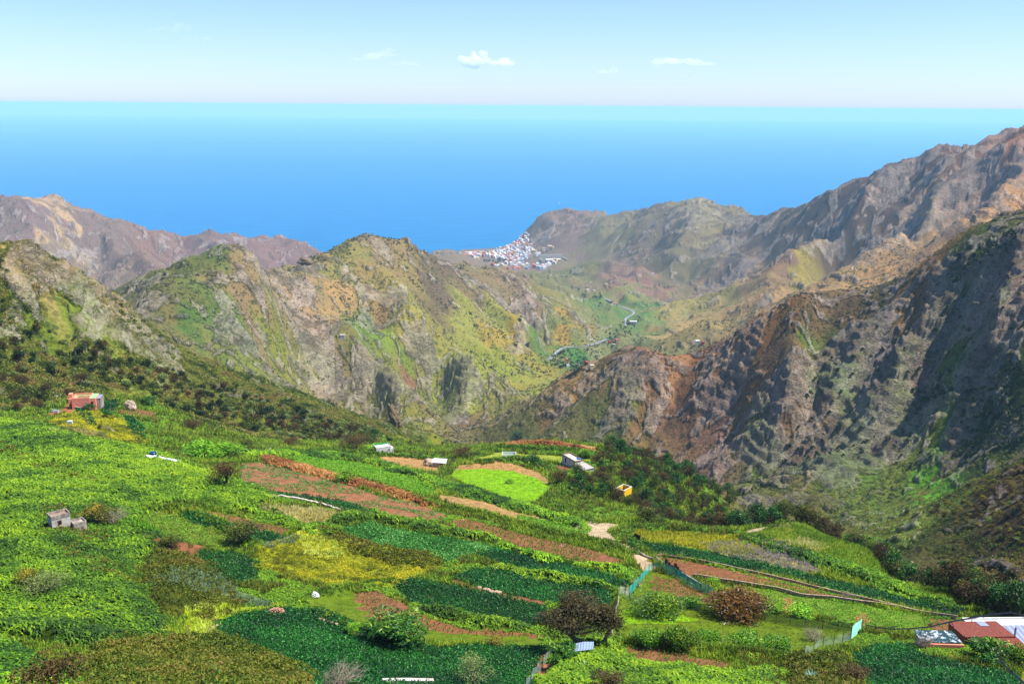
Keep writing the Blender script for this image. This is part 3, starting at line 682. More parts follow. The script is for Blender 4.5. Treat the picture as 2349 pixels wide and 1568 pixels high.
zone('bracken', 'fern thicket at the bottom beside the orchard', (1255, 1500), (1330, 1470), (1412, 1470), (1425, 1520), (1564, 1538), (1645, 1545), (1800, 1535), (1800, 1640), (1200, 1640), (1245, 1560))
zone('olive', 'olive scrub between the ferns and the lower right potatoes', (1800, 1510), (1940, 1500), (1975, 1535), (2020, 1640), (1800, 1640))
# left plots by the orange house
zone('yellow', 'yellow-green weedy slope below the orange house', (90, 985), (130, 955), (165, 945), (230, 940), (300, 970), (345, 1018), (320, 1028), (190, 1012))
zone('drygrass', 'dry orange-tinted grass on the slope below the orange house', (110, 985), (160, 980), (240, 1000), (260, 1018), (190, 1012), (125, 1000))
zone('potato', 'dark vegetable strip right below the orange house', (167, 928), (195, 928), (208, 950), (221, 979), (207, 981), (185, 955))
zone('potato', 'small dark vegetable plot beside the orange house', (232, 945), (239, 921), (277, 917), (268, 938), (250, 948))
zone('potato', 'narrow vegetable strip running down from the pale boulder', (284, 952), (300, 955), (335, 985), (330, 1015), (308, 1008), (290, 976))
zone('soil', 'small contour furrowed plot under the pale boulder', (268, 944), (300, 934), (355, 946), (362, 962), (330, 958), (300, 955))
ZH = []
for kind, label, uv in Z:
    # refine the outline so it follows the ground
    uv = list(uv); den = []
    for p, q in zip(uv, uv[1:] + uv[:1]):
        for k in range(3): den.append((p[0] + (q[0] - p[0]) * k / 3, p[1] + (q[1] - p[1]) * k / 3))
    ZH.append(hitn(den)[:, :2])
ZCOL = dict(bracken=(52, 74, 16), olive=(84, 94, 28), bluegrass=(110, 136, 84), lime=(140, 170, 20), drygrass=(190, 172, 90), soil=(142, 98, 68), potato=(44, 66, 26), potato2=(64, 96, 34), lowcrop=(110, 120, 44),  # bracken ground is dark: painted shade for the gaps between ferns
            maize=(110, 92, 50), yellow=(140, 146, 24), brightgrass=(200, 200, 50), sparse=(160, 112, 78), deadfern=(176, 116, 58), rowcrop=(104, 148, 26), tan=(186, 148, 96), lowcrop2=(112, 156, 40), lawn=(132, 186, 18), lawn2=(160, 178, 62),
            flowers=(140, 140, 40), greygrass=(160, 158, 96), rowcrop2=(112, 140, 40), mixed=(132, 132, 50), grass=(104, 130, 26))
PATHS = [('path', 1.6, [(1362, 1232), (1390, 1240), (1425, 1254), (1462, 1276), (1488, 1306)]), ('path', 3.6, [(1352, 1216), (1370, 1206), (1400, 1204), (1445, 1206)]), ('path', 3.0, [(1366, 1212), (1372, 1224), (1385, 1236)]),
         ('path', 1.5, [(1700, 1226), (1760, 1208), (1819, 1195), (1905, 1194), (1956, 1211), (2007, 1246), (2045, 1278), (2085, 1300)]),
         ('dirt', 4.0, [(-80, 972), (0, 966), (60, 962), (110, 953), (150, 942)]), ('dirt', 1.6, [(150, 942), (175, 915), (160, 880), (120, 868), (70, 860)]),
         ('dirt', 1.0, [(1235, 1545), (1260, 1500), (1225, 1560)]), ('dirt', .9, [(1812, 1370), (1800, 1400)]), ('dirt', .9, [(1982, 1405), (1978, 1432)])]
PH = [(k, wdt, hitn(uv)[:, :2]) for k, wdt, uv in PATHS]
def near_colour(x, y, col):
    jx = x + (fbm(x / 3.0, y / 3.0, 3, 61) - .5) * 4.2; jy = y + (fbm(x / 3.0, y / 3.0, 3, 62) - .5) * 4.2
    for (kind, label, uv), P in zip(Z, ZH):
        x0, x1, y0, y1 = P[:, 0].min() - 2, P[:, 0].max() + 2, P[:, 1].min() - 2, P[:, 1].max() + 2
        m = (x > x0) & (x < x1) & (y > y0) & (y < y1)
        idx = np.nonzero(m.ravel())[0]
        ins = inpoly(jx.ravel()[idx], jy.ravel()[idx], P)
        col.reshape(-1, 3)[idx[ins]] = lin(ZCOL[kind]) / 1.62
    for kind, wdt, P in PH:
        m = (x > P[:, 0].min() - 6) & (x < P[:, 0].max() + 6) & (y > P[:, 1].min() - 6) & (y < P[:, 1].max() + 6)
        idx = np.nonzero(m.ravel())[0]
        d = segdist(x.ravel()[idx], y.ravel()[idx], P) + (fbm(x.ravel()[idx] / 2, y.ravel()[idx] / 2, 2, 64) - .5) * 1.6
        col.reshape(-1, 3)[idx[d < wdt]] = lin((206, 182, 150) if kind == 'path' else (178, 118, 82)) / 1.62
    return col
# ------------------------------------------------------------------ terrain colours and object
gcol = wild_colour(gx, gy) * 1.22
nearm = 1 - ghw
base_near = np.array(lin((92, 122, 26)) / 1.62)
base_b = np.array(lin((128, 130, 40)) / 1.62)
nb = sstep(.42, .6, fbm(gx / 14, gy / 14, 4, 66))[..., None]
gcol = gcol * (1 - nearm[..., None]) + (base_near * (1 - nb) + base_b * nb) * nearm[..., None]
gcol = near_colour(gx, gy, gcol)
# banks and hummocks of the farmed slope
BANKS = [(P, 1.0) for (kind, label, uv), P in zip(Z, ZH) if kind in ('bracken', 'olive', 'deadfern')]
nm_ = (gy > 55) & (gy < 470) & (ghw < .6); ni = np.nonzero(nm_.ravel())[0]; bx, by = gx.ravel()[ni], gy.ravel()[ni]
add = np.zeros(len(ni))
for P, hgt in BANKS:
    m = (bx > P[:, 0].min() - 3) & (bx < P[:, 0].max() + 3) & (by > P[:, 1].min() - 3) & (by < P[:, 1].max() + 3); k_ = np.nonzero(m)[0]
    ins = inpoly(bx[k_], by[k_], P); d = segdist(bx[k_], by[k_], np.concatenate([P, P[:1]]))
    add[k_] = np.maximum(add[k_], np.where(ins, sstep(0, 2.2, d) * (.9 + 1.5 * (fbm(bx[k_] / 5, by[k_] / 5, 3, 141) - .35)), 0))
HED = [((350, 1165), (430, 1172), (540, 1235), (600, 1262)), ((430, 1165), (540, 1150), (620, 1180), (700, 1222)), ((1440, 1212), (1560, 1218), (1690, 1228)), ((1360, 1204), (1330, 1190), (1280, 1165), (1265, 1140)), ((1010, 1165), (1100, 1180), (1250, 1220), (1400, 1255), (1462, 1284)),
       ((1430, 1215), (1445, 1240), (1475, 1272)), ((1420, 1478), (1560, 1492), (1700, 1504), (1820, 1515)), ((640, 1040), (760, 1038), (860, 1048), (1000, 1052)), ((1090, 1068), (1180, 1058), (1250, 1068), (1290, 1100), (1300, 1140)), ((1085, 1048), (1140, 1028), (1260, 1034), (1370, 1048)), ((730, 1410), (815, 1449), (960, 1490)), ((0, 968), (60, 975), (190, 1014), (340, 1034), (430, 1068)),
       ((1700, 1234), (1888, 1292), (2100, 1366), (2230, 1408)), ((300, 1215), (400, 1250), (460, 1262)), ((780, 1095), (880, 1122), (1010, 1166)), ((700, 1380), (780, 1362), (900, 1345))]
HEDP = [hitn(h)[:, :2] for h in HED]
for P in HEDP:
    m = (bx > P[:, 0].min() - 6) & (bx < P[:, 0].max() + 6) & (by > P[:, 1].min() - 6) & (by < P[:, 1].max() + 6); k_ = np.nonzero(m)[0]
    d = segdist(bx[k_], by[k_], P); add[k_] = np.maximum(add[k_], 1.1 * np.exp(-(d / 1.8) ** 2))
gz.reshape(-1)[ni] += add
# the valley road lies on an evened bed
ROADS = [[(1254, 832), (1262, 822), (1270, 814), (1284, 801), (1299, 796), (1320, 796), (1345, 794), (1372, 786), (1392, 778)], [(1435, 747), (1438, 738), (1432, 731), (1461, 717), (1433, 705), (1406, 699), (1402, 690), (1385, 684)]]
RB = []
for uv in ROADS:
    P = hit(uv); D = []
    for a_, b_ in zip(P[:-1], P[1:]):
        for k in range(6): D.append(a_ + (b_ - a_) * k / 6)
    D = np.array(D + [P[-1]])
    for _ in range(6): D[1:-1] = (D[1:-1] * 2 + D[:-2] + D[2:]) / 4
    RB.append(D)
    k_ = np.nonzero(((gy > D[:, 1].min() - 40) & (gy < D[:, 1].max() + 40) & (gx > D[:, 0].min() - 40) & (gx < D[:, 0].max() + 40)).ravel())[0]
    X_, Y_ = gx.ravel()[k_], gy.ravel()[k_]
    dd = np.hypot(X_[:, None] - D[None, :, 0], Y_[:, None] - D[None, :, 1]); j_ = dd.argmin(1); w_ = sstep(44, 14, dd.min(1))
    gz.reshape(-1)[k_] = gz.reshape(-1)[k_] * (1 - w_) + (D[j_, 2] - .6) * w_
m_ter, nt, b = newmat('hill_ground')
tc = nt.nodes.new('ShaderNodeTexCoord').outputs['Object']
c0 = attr(nt, 'col', True); rk = attr(nt, 'rock'); wl = attr(nt, 'wild')
n1 = noise_n(nt, .45, 5, .65, tc); n2 = noise_n(nt, .09, 4, .6, tc); n3 = noise_n(nt, .018, 3, .5, tc); n4 = noise_n(nt, 1.8, 3, .6, tc)
g = mixc(nt, maprange(nt, n1, .3, .7, .0, 1), mixc(nt, 1.0, c0, (.5, .56, .5), 'MULTIPLY'), mixc(nt, 1.0, c0, (1.42, 1.34, 1.26), 'MULTIPLY'))
g = mixc(nt, maprange(nt, n3, .45, .65, 0, .35), g, mixc(nt, 1.0, c0, (1.25, 1.0, .8), 'MULTIPLY'))
# low bushes on the wild slopes: round darker spots of their own colour
vo = nt.nodes.new('ShaderNodeTexVoronoi'); vo.inputs['Scale'].default_value = .2; nt.links.new(tc, vo.inputs['Vector'])
vo2 = nt.nodes.new('ShaderNodeTexVoronoi'); vo2.inputs['Scale'].default_value = .07; nt.links.new(tc, vo2.inputs['Vector'])
spot = mth(nt, 'MULTIPLY', maprange(nt, vo.outputs['Distance'], .28, .40, 1, 0), maprange(nt, n2, .42, .55, .1, .85))
spot2 = mth(nt, 'MULTIPLY', maprange(nt, vo2.outputs['Distance'], .2, .3, 1, 0), maprange(nt, n3, .45, .6, .2, .8))
spot = mth(nt, 'MULTIPLY', mth(nt, 'MAXIMUM', spot, spot2), wl)
gr = mixc(nt, spot, g, mixc(nt, .55, mixc(nt, 1.0, c0, (.42, .55, .4), 'MULTIPLY'), (.035, .05, .02)))
# rock: blocks split by dark cracks, pale faces, rusty stains
r1 = noise_n(nt, .16, 6, .68, tc, (1, 1, 1.3))
wv = nt.nodes.new('ShaderNodeVectorMath'); wv.operation = 'ADD'; nz = nt.nodes.new('ShaderNodeTexNoise'); nz.inputs['Scale'].default_value = .12; nz.inputs['Detail'].default_value = 6; nt.links.new(tc, nz.inputs[0])
sc3 = nt.nodes.new('ShaderNodeVectorMath'); sc3.operation = 'SCALE'; sc3.inputs['Scale'].default_value = 22.0; nt.links.new(nz.outputs['Color'], sc3.inputs[0]); nt.links.new(tc, wv.inputs[0]); nt.links.new(sc3.outputs[0], wv.inputs[1])
def vor(scale, feat, zs=2.6):
    v = nt.nodes.new('ShaderNodeTexVoronoi'); v.feature = feat; v.inputs['Scale'].default_value = scale
    mp = nt.nodes.new('ShaderNodeMapping'); mp.inputs['Scale'].default_value = (1, 1, zs); nt.links.new(wv.outputs[0], mp.inputs[0]); nt.links.new(mp.outputs[0], v.inputs['Vector']); return v
ve1, ve2, vc1, vc2 = vor(.085, 'DISTANCE_TO_EDGE'), vor(.26, 'DISTANCE_TO_EDGE'), vor(.085, 'F1'), vor(.26, 'F1')
sepc = nt.nodes.new('ShaderNodeSeparateColor'); nt.links.new(vc2.outputs['Color'], sepc.inputs[0])
crack = mth(nt, 'MINIMUM', maprange(nt, ve1.outputs[0], 0, .13, 0, 1), maprange(nt, ve2.outputs[0], 0, .12, .25, 1))
rc = mixc(nt, maprange(nt, r1, .35, .62, 0, 1), (.16, .125, .10), (.38, .325, .265))
rc = mixc(nt, maprange(nt, sepc.outputs[0], 0, 1, 0, .7), rc, (.40, .345, .28))
rc = mixc(nt, maprange(nt, noise_n(nt, .05, 4, .6, tc), .5, .68, 0, .6), rc, (.19, .10, .07))
rc = mixc(nt, .4, rc, mixc(nt, 1.0, c0, (1.5, 1.5, 1.5), 'MULTIPLY'))
cm = maprange(nt, noise_n(nt, .035, 4, .6, tc), .47, .6, 0, .75)
rc = mixc(nt, mth(nt, 'MULTIPLY', maprange(nt, crack, 0, .8, 1, 0), cm), rc, (.055, .048, .04))
rc = mixc(nt, maprange(nt, noise_n(nt, .11, 6, .75, tc, (1, 1, 3.0)), .54, .64, 0, .7), rc, (.075, .06, .052))
rc = mixc(nt, maprange(nt, noise_n(nt, .3, 3, .6, tc), .58, .66, 0, .8), rc, mixc(nt, 1.0, c0, (.6, .85, .5), 'MULTIPLY'))
geo = nt.nodes.new('ShaderNodeNewGeometry'); sx = nt.nodes.new('ShaderNodeSeparateXYZ'); nt.links.new(geo.outputs['Normal'], sx.inputs[0])
flat_ = maprange(nt, sx.outputs[2], .72, .9, 0, .55)
rkf = mth(nt, 'SUBTRACT', maprange(nt, mth(nt, 'ADD', rk, mth(nt, 'MULTIPLY', mth(nt, 'SUBTRACT', n1, .5), .9)), .3, .5, 0, 1), mth(nt, 'MULTIPLY', flat_, 1.0))
fin = mixc(nt, mth(nt, 'MAXIMUM', rkf, 0.0), gr, rc)
nt.links.new(fin, b.inputs['Base Color'])
b.inputs['Roughness'].default_value = 1.0; b.inputs['Specular IOR Level'].default_value = .1
bp = nt.nodes.new('ShaderNodeBump'); bp.inputs['Strength'].default_value = .9; bp.inputs['Distance'].default_value = 1.0
r3 = noise_n(nt, .3, 6, .72, tc, (1, 1, 2.0))
hh = mth(nt, 'ADD', mth(nt, 'MULTIPLY', n1, 1.4), mth(nt, 'ADD', mth(nt, 'MULTIPLY', mth(nt, 'MULTIPLY', mth(nt, 'ADD', mth(nt, 'MULTIPLY', mth(nt, 'MULTIPLY', crack, cm), 1.2), mth(nt, 'ADD', mth(nt, 'ADD', mth(nt, 'MULTIPLY', r1, 1.4), r3), mth(nt, 'MULTIPLY', sepc.outputs[1], .35))), rk), 3.0), mth(nt, 'MULTIPLY', spot, .9)))
nt.links.new(hh, bp.inputs['Height']); nt.links.new(bp.outputs[0], b.inputs['Normal'])
i, j = np.meshgrid(np.arange(ny - 1), np.arange(nx - 1), indexing='ij')
a = (i * nx + j).ravel()
# the sheet stops below the water line off the coast
keep = (gz.ravel()[a] > -30)
a = a[keep]
F = np.stack([a, a + 1, a + nx + 1, a + nx], -1)
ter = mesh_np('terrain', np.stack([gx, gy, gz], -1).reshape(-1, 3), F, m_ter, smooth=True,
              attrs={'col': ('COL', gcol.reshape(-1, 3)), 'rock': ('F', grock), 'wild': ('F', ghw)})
ter['kind'] = 'structure'
print('terrain', len(F), round(time.time() - T0, 1))
# height lookup on the finished sheet
lYR = np.log(YR); lTH = TH
def gz_at(x, y):
    x = np.asarray(x, float); y = np.asarray(y, float)
    fi = np.interp(np.log(np.maximum(y, 4.01)), lYR, np.arange(ny)); fj = np.interp(x / y, lTH, np.arange(nx))
    return bil(gz, fi, fj)
def gr_at(G, x, y):
    fi = np.interp(np.log(np.maximum(y, 4.01)), lYR, np.arange(ny)); fj = np.interp(x / y, lTH, np.arange(nx))
    return bil(G, fi, fj)
def on(u, v, dz=0.0):
    "finished ground point under a sighting"
    h = hit([(u, v)], gz_at)[0]
    return Vector((h[0], h[1], h[2] + dz))
# ------------------------------------------------------------------ plant matter
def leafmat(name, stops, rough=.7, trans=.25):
    "stops: tone 0..1 -> sRGB leaf colour; some tones carry painted light and shade"
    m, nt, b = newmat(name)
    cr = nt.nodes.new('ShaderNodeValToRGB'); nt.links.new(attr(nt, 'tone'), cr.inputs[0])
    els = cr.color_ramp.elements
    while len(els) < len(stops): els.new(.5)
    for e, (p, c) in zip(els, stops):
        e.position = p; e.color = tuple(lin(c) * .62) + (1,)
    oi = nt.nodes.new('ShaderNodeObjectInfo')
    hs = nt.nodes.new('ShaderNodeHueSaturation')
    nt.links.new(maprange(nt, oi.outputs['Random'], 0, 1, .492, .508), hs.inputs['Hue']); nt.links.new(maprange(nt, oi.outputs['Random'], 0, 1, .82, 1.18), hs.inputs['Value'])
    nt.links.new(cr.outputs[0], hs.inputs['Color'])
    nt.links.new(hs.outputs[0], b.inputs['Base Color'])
    b.inputs['Roughness'].default_value = rough; b.inputs['Specular IOR Level'].default_value = .3
    if trans:
        tr = nt.nodes.new('ShaderNodeBsdfTranslucent'); nt.links.new(hs.outputs[0], tr.inputs[0])
        mx = nt.nodes.new('ShaderNodeMixShader'); mx.inputs[0].default_value = trans
        out = nt.nodes['Material Output']
        nt.links.new(b.outputs[0], mx.inputs[1]); nt.links.new(tr.outputs[0], mx.inputs[2]); nt.links.new(mx.outputs[0], out.inputs[0])
    return m
def quads(c, ax, bx):
    "leaf quads at centres c with half axes ax, bx"
    n = len(c)
    V = np.stack([c - ax, c - bx * .8 - ax * .1, c + ax, c + bx * .8 - ax * .1], 1).reshape(-1, 3)
    F = np.arange(4 * n).reshape(n, 4)
    return V, F
def rdir(n, up=0.0, r=rng):
    d = r.normal(size=(n, 3)); d[:, 2] += up
    return d / np.linalg.norm(d, axis=1, keepdims=True)
def leaves(c, size, up=.6, asp=.5, r=rng):
    "leaf-sized faces round points, more or less facing up"
    n = len(c); nrm = rdir(n, up, r); t = np.cross(nrm, rdir(n, 0, r)); t /= np.linalg.norm(t, axis=1, keepdims=True) + 1e-9
    s = np.cross(nrm, t); sz = (size * r.uniform(.65, 1.35, n))[:, None]
    return quads(c, t * sz, s * sz * asp)
def fern_t(r, nf=11, L=.62, h=.42):
    V = []; F = []; T = []
    for k in range(nf):
        a = r.uniform(0, 6.28); d = np.array([math.cos(a), math.sin(a), 0]); sd = np.array([-d[1], d[0], 0]); w_ = L * r.uniform(.12, .2)
        hh = h * r.uniform(.6, 1.2); l = L * r.uniform(.7, 1.2); b0 = np.array([r.uniform(-.2, .2), r.uniform(-.2, .2), 0])
        p = [b0 + d * l * t + np.array([0, 0, hh * (1 - (t - .45) ** 2 * 2.6)]) for t in (.0, .4, .75, 1.05)]
        ww = (.35, 1, .75, .05); base = len(V); tn = r.uniform(.15, 1)
        for q, wq in zip(p, ww):
            V += [q - sd * w_ * wq, q + sd * w_ * wq]; T += [tn * .8, tn]
        for s_ in range(3): F.append([base + 2 * s_, base + 2 * s_ + 1, base + 2 * s_ + 3, base + 2 * s_ + 2])
    return np.array(V), np.array(F), np.array(T)
def clump_t(r, n=16, rad=.32, h=.4, size=.1, up=1.0):
    c = r.normal(size=(n, 3)) * [rad * .55, rad * .55, 0]; c[:, 2] = h * r.uniform(.25, 1, n) * (1 - (np.hypot(c[:, 0], c[:, 1]) / rad / 2.0) ** 2)
    V, F = leaves(c, size, up, .62, r); return V, F, np.repeat(r.uniform(0, 1, n), 4)
def tuft_t(r, n=9, h=.5, sp=.22, w_=.03):
    V = []; F = []; T = []
    for k in range(n):
        a = r.uniform(0, 6.28); b0 = np.array([r.uniform(-sp, sp), r.uniform(-sp, sp), 0]); tip = b0 + np.array([math.cos(a) * sp * 1.2, math.sin(a) * sp * 1.2, h * r.uniform(.6, 1.2)])
        s = np.array([-math.sin(a), math.cos(a), 0]) * w_; base = len(V); m_ = (b0 + tip) / 2 + np.array([0, 0, h * .12])
        V += [b0 - s, b0 + s, m_ + s, m_ - s, tip]; T += [r.uniform(.1, 1)] * 5
        F += [[base, base + 1, base + 2, base + 3], [base + 3, base + 2, base + 4, base + 4]]
    F = np.array(F); V = np.array(V)
    # the tip as a thin quad
    V2 = V.copy(); extra = V[F[1::2, 2]] + [.012, .0, 0]; base = len(V2); V2 = np.concatenate([V2, extra]); F[1::2, 3] = base + np.arange(len(extra))
    return V2, F, np.concatenate([T, np.array(T)[F[1::2, 2]]])
def blob_t(r, n=46, rad=.8, h=.8, size=.17, up=.7):
    d = rdir(n, .5, r); d[:, 2] = np.abs(d[:, 2]); q = r.uniform(.72, 1.05, n)[:, None]
    c = d * q * [rad, rad, h]; V, F = leaves(c, size, up, .7, r)
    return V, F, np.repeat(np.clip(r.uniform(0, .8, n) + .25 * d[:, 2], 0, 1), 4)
def scatter(name, label, P, tmpl, mat, scale=(.8, 1.25), sx=None, kind='stuff', tone=None, tilt=.0, cat=None):
    "one mesh of many small plants; P is (n,2) world xy"
    n = len(P)
    if n == 0: return None
    z = gz_at(P[:, 0], P[:, 1]) - .03
    a = rng.uniform(0, 6.283, n); s = rng.uniform(scale[0], scale[1], n)
    if sx is not None: s = s * sx
    pick = rng.integers(0, len(tmpl), n)
    Vs, Fs, Ts = [], [], []; off = 0
    tv = rng.uniform(-.22, .22, n) if tone is None else tone
    for k, (V, F, T) in enumerate(tmpl):
        m = np.nonzero(pick == k)[0]
        if len(m) == 0: continue
        ca, sa = np.cos(a[m])[:, None], np.sin(a[m])[:, None]; sc_ = s[m][:, None]
        X = (V[None, :, 0] * ca - V[None, :, 1] * sa) * sc_ + P[m, 0:1]
        Y = (V[None, :, 0] * sa + V[None, :, 1] * ca) * sc_ + P[m, 1:2]
        ZZ = V[None, :, 2] * sc_ + z[m][:, None]
        Vs.append(np.stack([X, Y, ZZ], -1).reshape(-1, 3)); Fs.append((F[None] + (np.arange(len(m)) * len(V))[:, None, None] + off).reshape(-1, F.shape[1]))
        Ts.append(np.clip(T[None] + tv[m][:, None], 0, 1).ravel()); off += len(m) * len(V)
    o = mesh_np(name, np.concatenate(Vs), np.concatenate(Fs), mat, attrs={'tone': ('F', np.concatenate(Ts))})
    o['kind'] = kind; o['label'] = label
    return o
R1 = np.random.default_rng(21)
T_FERN = [fern_t(R1) for _ in range(8)]
T_POT = [clump_t(R1, 15, .34, .42, .115) for _ in range(6)]
T_SMALL = [clump_t(R1, 6, .16, .2, .085) for _ in range(6)]
T_TUFT = [tuft_t(R1) for _ in range(6)]
T_MAIZE = [tuft_t(R1, 7, .7, .16, .06) for _ in range(5)]
T_BLOB = [blob_t(R1) for _ in range(6)]
T_BLOBF = [blob_t(R1, 12, .8, .75, .36) for _ in range(6)]
M_FERN = leafmat('bracken_leaf', [(0, (44, 84, 6)), (.5, (104, 158, 6)), (1, (172, 212, 20))], trans=.25)
M_POT = leafmat('potato_leaf', [(0, (8, 58, 12)), (.55, (20, 104, 22)), (1, (76, 164, 50))], .5)
M_POT2 = leafmat('potato_leaf_mid', [(0, (30, 96, 20)), (.55, (66, 152, 36)), (1, (150, 216, 110))], .5)
M_LOW = leafmat('crop_leaf', [(0, (60, 124, 10)), (.5, (112, 182, 18)), (1, (172, 222, 56))])
M_OLIVE = leafmat('scrub_leaf', [(0, (50, 72, 10)), (.4, (92, 118, 18)), (.75, (138, 148, 30)), (1, (140, 122, 50))])
M_YEL = leafmat('yellow_leaf', [(0, (110, 120, 10)), (.5, (184, 190, 20)), (1, (240, 228, 40))])
M_LIME = leafmat('lime_grass', [(0, (130, 170, 10)), (.5, (200, 224, 30)), (1, (250, 250, 130))])
M_DRY = leafmat('dry_grass', [(0, (130, 130, 50)), (.5, (200, 190, 100)), (1, (236, 222, 160))])
M_BLUE = leafmat('blue_grass', [(0, (70, 104, 62)), (.5, (120, 150, 104)), (1, (160, 180, 140))])
M_GRASS = leafmat('green_grass', [(0, (64, 104, 8)), (.5, (120, 160, 14)), (1, (184, 200, 50))])
M_DEAD = leafmat('dead_fern', [(0, (110, 60, 24)), (.5, (180, 112, 48)), (1, (226, 170, 96))])
M_GREY = leafmat('grey_grass', [(0, (120, 120, 84)), (.5, (170, 164, 120)), (1, (170, 150, 176))])
M_SHRUB = leafmat('hill_scrub', [(0, (50, 70, 20)), (.3, (88, 110, 30)), (.6, (132, 150, 44)), (.85, (180, 184, 66)), (1, (160, 136, 76))])
M_SCRUBF = leafmat('far_scrub', [(0, (50, 60, 34)), (.4, (82, 92, 46)), (.7, (116, 122, 58)), (1, (150, 140, 60))])
def sample(P, dens, cap=60000):
    x0, x1, y0, y1 = P[:, 0].min(), P[:, 0].max(), P[:, 1].min(), P[:, 1].max()
    n = min(int((x1 - x0) * (y1 - y0) * dens), cap * 8)
    q = np.stack([rng.uniform(x0, x1, n), rng.uniform(y0, y1, n)], -1)
    q = q[inpoly(q[:, 0] + (fbm(q[:, 0] / 4, q[:, 1] / 4, 3, 161) - .5) * 6, q[:, 1] + (fbm(q[:, 0] / 4, q[:, 1] / 4, 3, 162) - .5) * 7, P)]
    th = np.abs(q[:, 0] / q[:, 1]) < .62
    q = q[th]
    return q[:cap] if len(q) > cap else q
def rows(P, gap, step, jit=.12, ang=None):
    "plants in rows along the long direction of the plot"
    if ang is None:
        d = P - P.mean(0); e = np.linalg.svd(d, full_matrices=False)[2][0]; ang = math.atan2(e[1], e[0])
    ca, sa = math.cos(ang), math.sin(ang); c = P.mean(0)
    L = (P - c) @ np.array([[ca, -sa], [sa, ca]])
    u = np.arange(L[:, 0].min(), L[:, 0].max(), step); v = np.arange(L[:, 1].min(), L[:, 1].max(), gap)
    U, V = np.meshgrid(u, v); q = np.stack([U.ravel(), V.ravel()], -1) + rng.normal(size=(U.size, 2)) * [jit * 2, jit]
    # rows bend a little with the slope
    q[:, 1] += 1.2 * np.sin(q[:, 0] / 17.0)
    q = q @ np.array([[ca, sa], [-sa, ca]]) + c
    q = q[inpoly(q[:, 0], q[:, 1], P)]
    return q[np.abs(q[:, 0] / q[:, 1]) < .62]
def thin(q, sc_, seed, lo, hi=None):
    v = fbm(q[:, 0] / sc_, q[:, 1] / sc_, 3, seed)
    return q[v > lo] if hi is None else q[(v > lo) & (v < hi)]
def lod(q):      # fewer, larger plants farther away
    y = q[:, 1]; k = np.clip(y / 150.0, 1, 3)
    keep = rng.random(len(q)) < 1.0 / k ** 1.3
    return q[keep], (k ** .75)[keep]
tot = 0
for (kind, label, uv), P in zip(Z, ZH):
    if kind == 'bracken':
        q, s = lod(sample(P, 2.3, 60000)); s = s * (.75 + .6 * fbm(q[:, 0] / 5, q[:, 1] / 5, 2, 7)); o = scatter('bracken', label, q, T_FERN, M_FERN, sx=s, tone=(fbm(q[:, 0] / 30, q[:, 1] / 30, 2, 8) - .5) * 1.3 + (fbm(q[:, 0] / 4, q[:, 1] / 4, 3, 9) - .5) * 1.1)  # tone noise mixes leaf colour with painted shadows between the fern mounds
    elif kind in ('potato', 'potato2'):
        q = thin(rows(P, .78, .42), 5, 12, .2); q, s = lod(q); o = scatter('potato_crop', label, q, T_POT, M_POT if kind == 'potato' else M_POT2, sx=s * 1.2, tone=(fbm(q[:, 0] / 6, q[:, 1] / 6, 3, 48) - .5) * .9)
    elif kind == 'sparse':
        q = thin(rows(P, 1.0, .6, .1), 6, 13, .42); q, s = lod(q); o = scatter('potato_crop', label, q, T_POT, M_POT2, sx=s * .8)
    elif kind in ('lowcrop', 'lowcrop2', 'rowcrop', 'rowcrop2'):
        g_ = 1.1 if kind.startswith('row') else .7
        q = thin(rows(P, g_, .3, .07), 8, 14, .3); q, s = lod(q); o = scatter('crop_rows', label, q, T_SMALL, M_LOW, sx=s * 1.35)
    elif kind == 'maize':
        q, s = lod(rows(P, .9, .5)); o = scatter('maize_crop', label, q, T_MAIZE, M_LOW, sx=s * 1.3)
    elif kind == 'soil':
        q = thin(rows(P, 1.1, .75, .1), 12, 15, .38); q, s = lod(q); o = scatter('seedlings', 'young seedlings on the ' + label.replace('plot planted with young maize', 'maize plot'), q, T_MAIZE, M_LOW, sx=s * .55)
    elif kind == 'olive':
        q, s = lod(sample(P, 1.0, 20000)); o = scatter('scrub', label, q, T_BLOB, M_OLIVE, sx=s * .8, tone=(fbm(q[:, 0] / 6, q[:, 1] / 6, 3, 18) - .5) * 1.2)
    elif kind == 'yellow':
        q, s = lod(sample(P, 2.0, 25000)); o = scatter('scrub', label, q, T_BLOB, M_YEL, sx=s * .5, tone=(fbm(q[:, 0] / 3.5, q[:, 1] / 3.5, 4, 19) - .55) * 2.4)
    elif kind in ('bluegrass', 'lime', 'drygrass', 'brightgrass', 'greygrass', 'grass', 'lawn', 'lawn2', 'flowers', 'mixed', 'tan', 'deadfern'):
        mt = dict(bluegrass=M_BLUE, lime=M_LIME, drygrass=M_DRY, brightgrass=M_LIME, greygrass=M_GREY, grass=M_GRASS, lawn=M_GRASS, lawn2=M_GRASS, flowers=M_YEL, mixed=M_GRASS, tan=M_DRY, deadfern=M_DEAD)[kind]
        d_ = dict(lawn=2.0, lawn2=1.5, tan=.5, grass=1.6, deadfern=3).get(kind, 4.0); z_ = dict(lawn=.3, lawn2=.3, tan=.4, grass=.45, deadfern=.9).get(kind, 1.0)
        q, s = lod(sample(P, d_, 40000)); o = scatter('dead_fern' if kind == 'deadfern' else 'grass', label, q, T_FERN if kind == 'deadfern' else T_TUFT, mt, sx=s * z_, tone=(fbm(q[:, 0] / 8, q[:, 1] / 8, 3, 20) - .5) * 1.0)
    tot += len(q)
print('field plants', tot, round(time.time() - T0, 1))
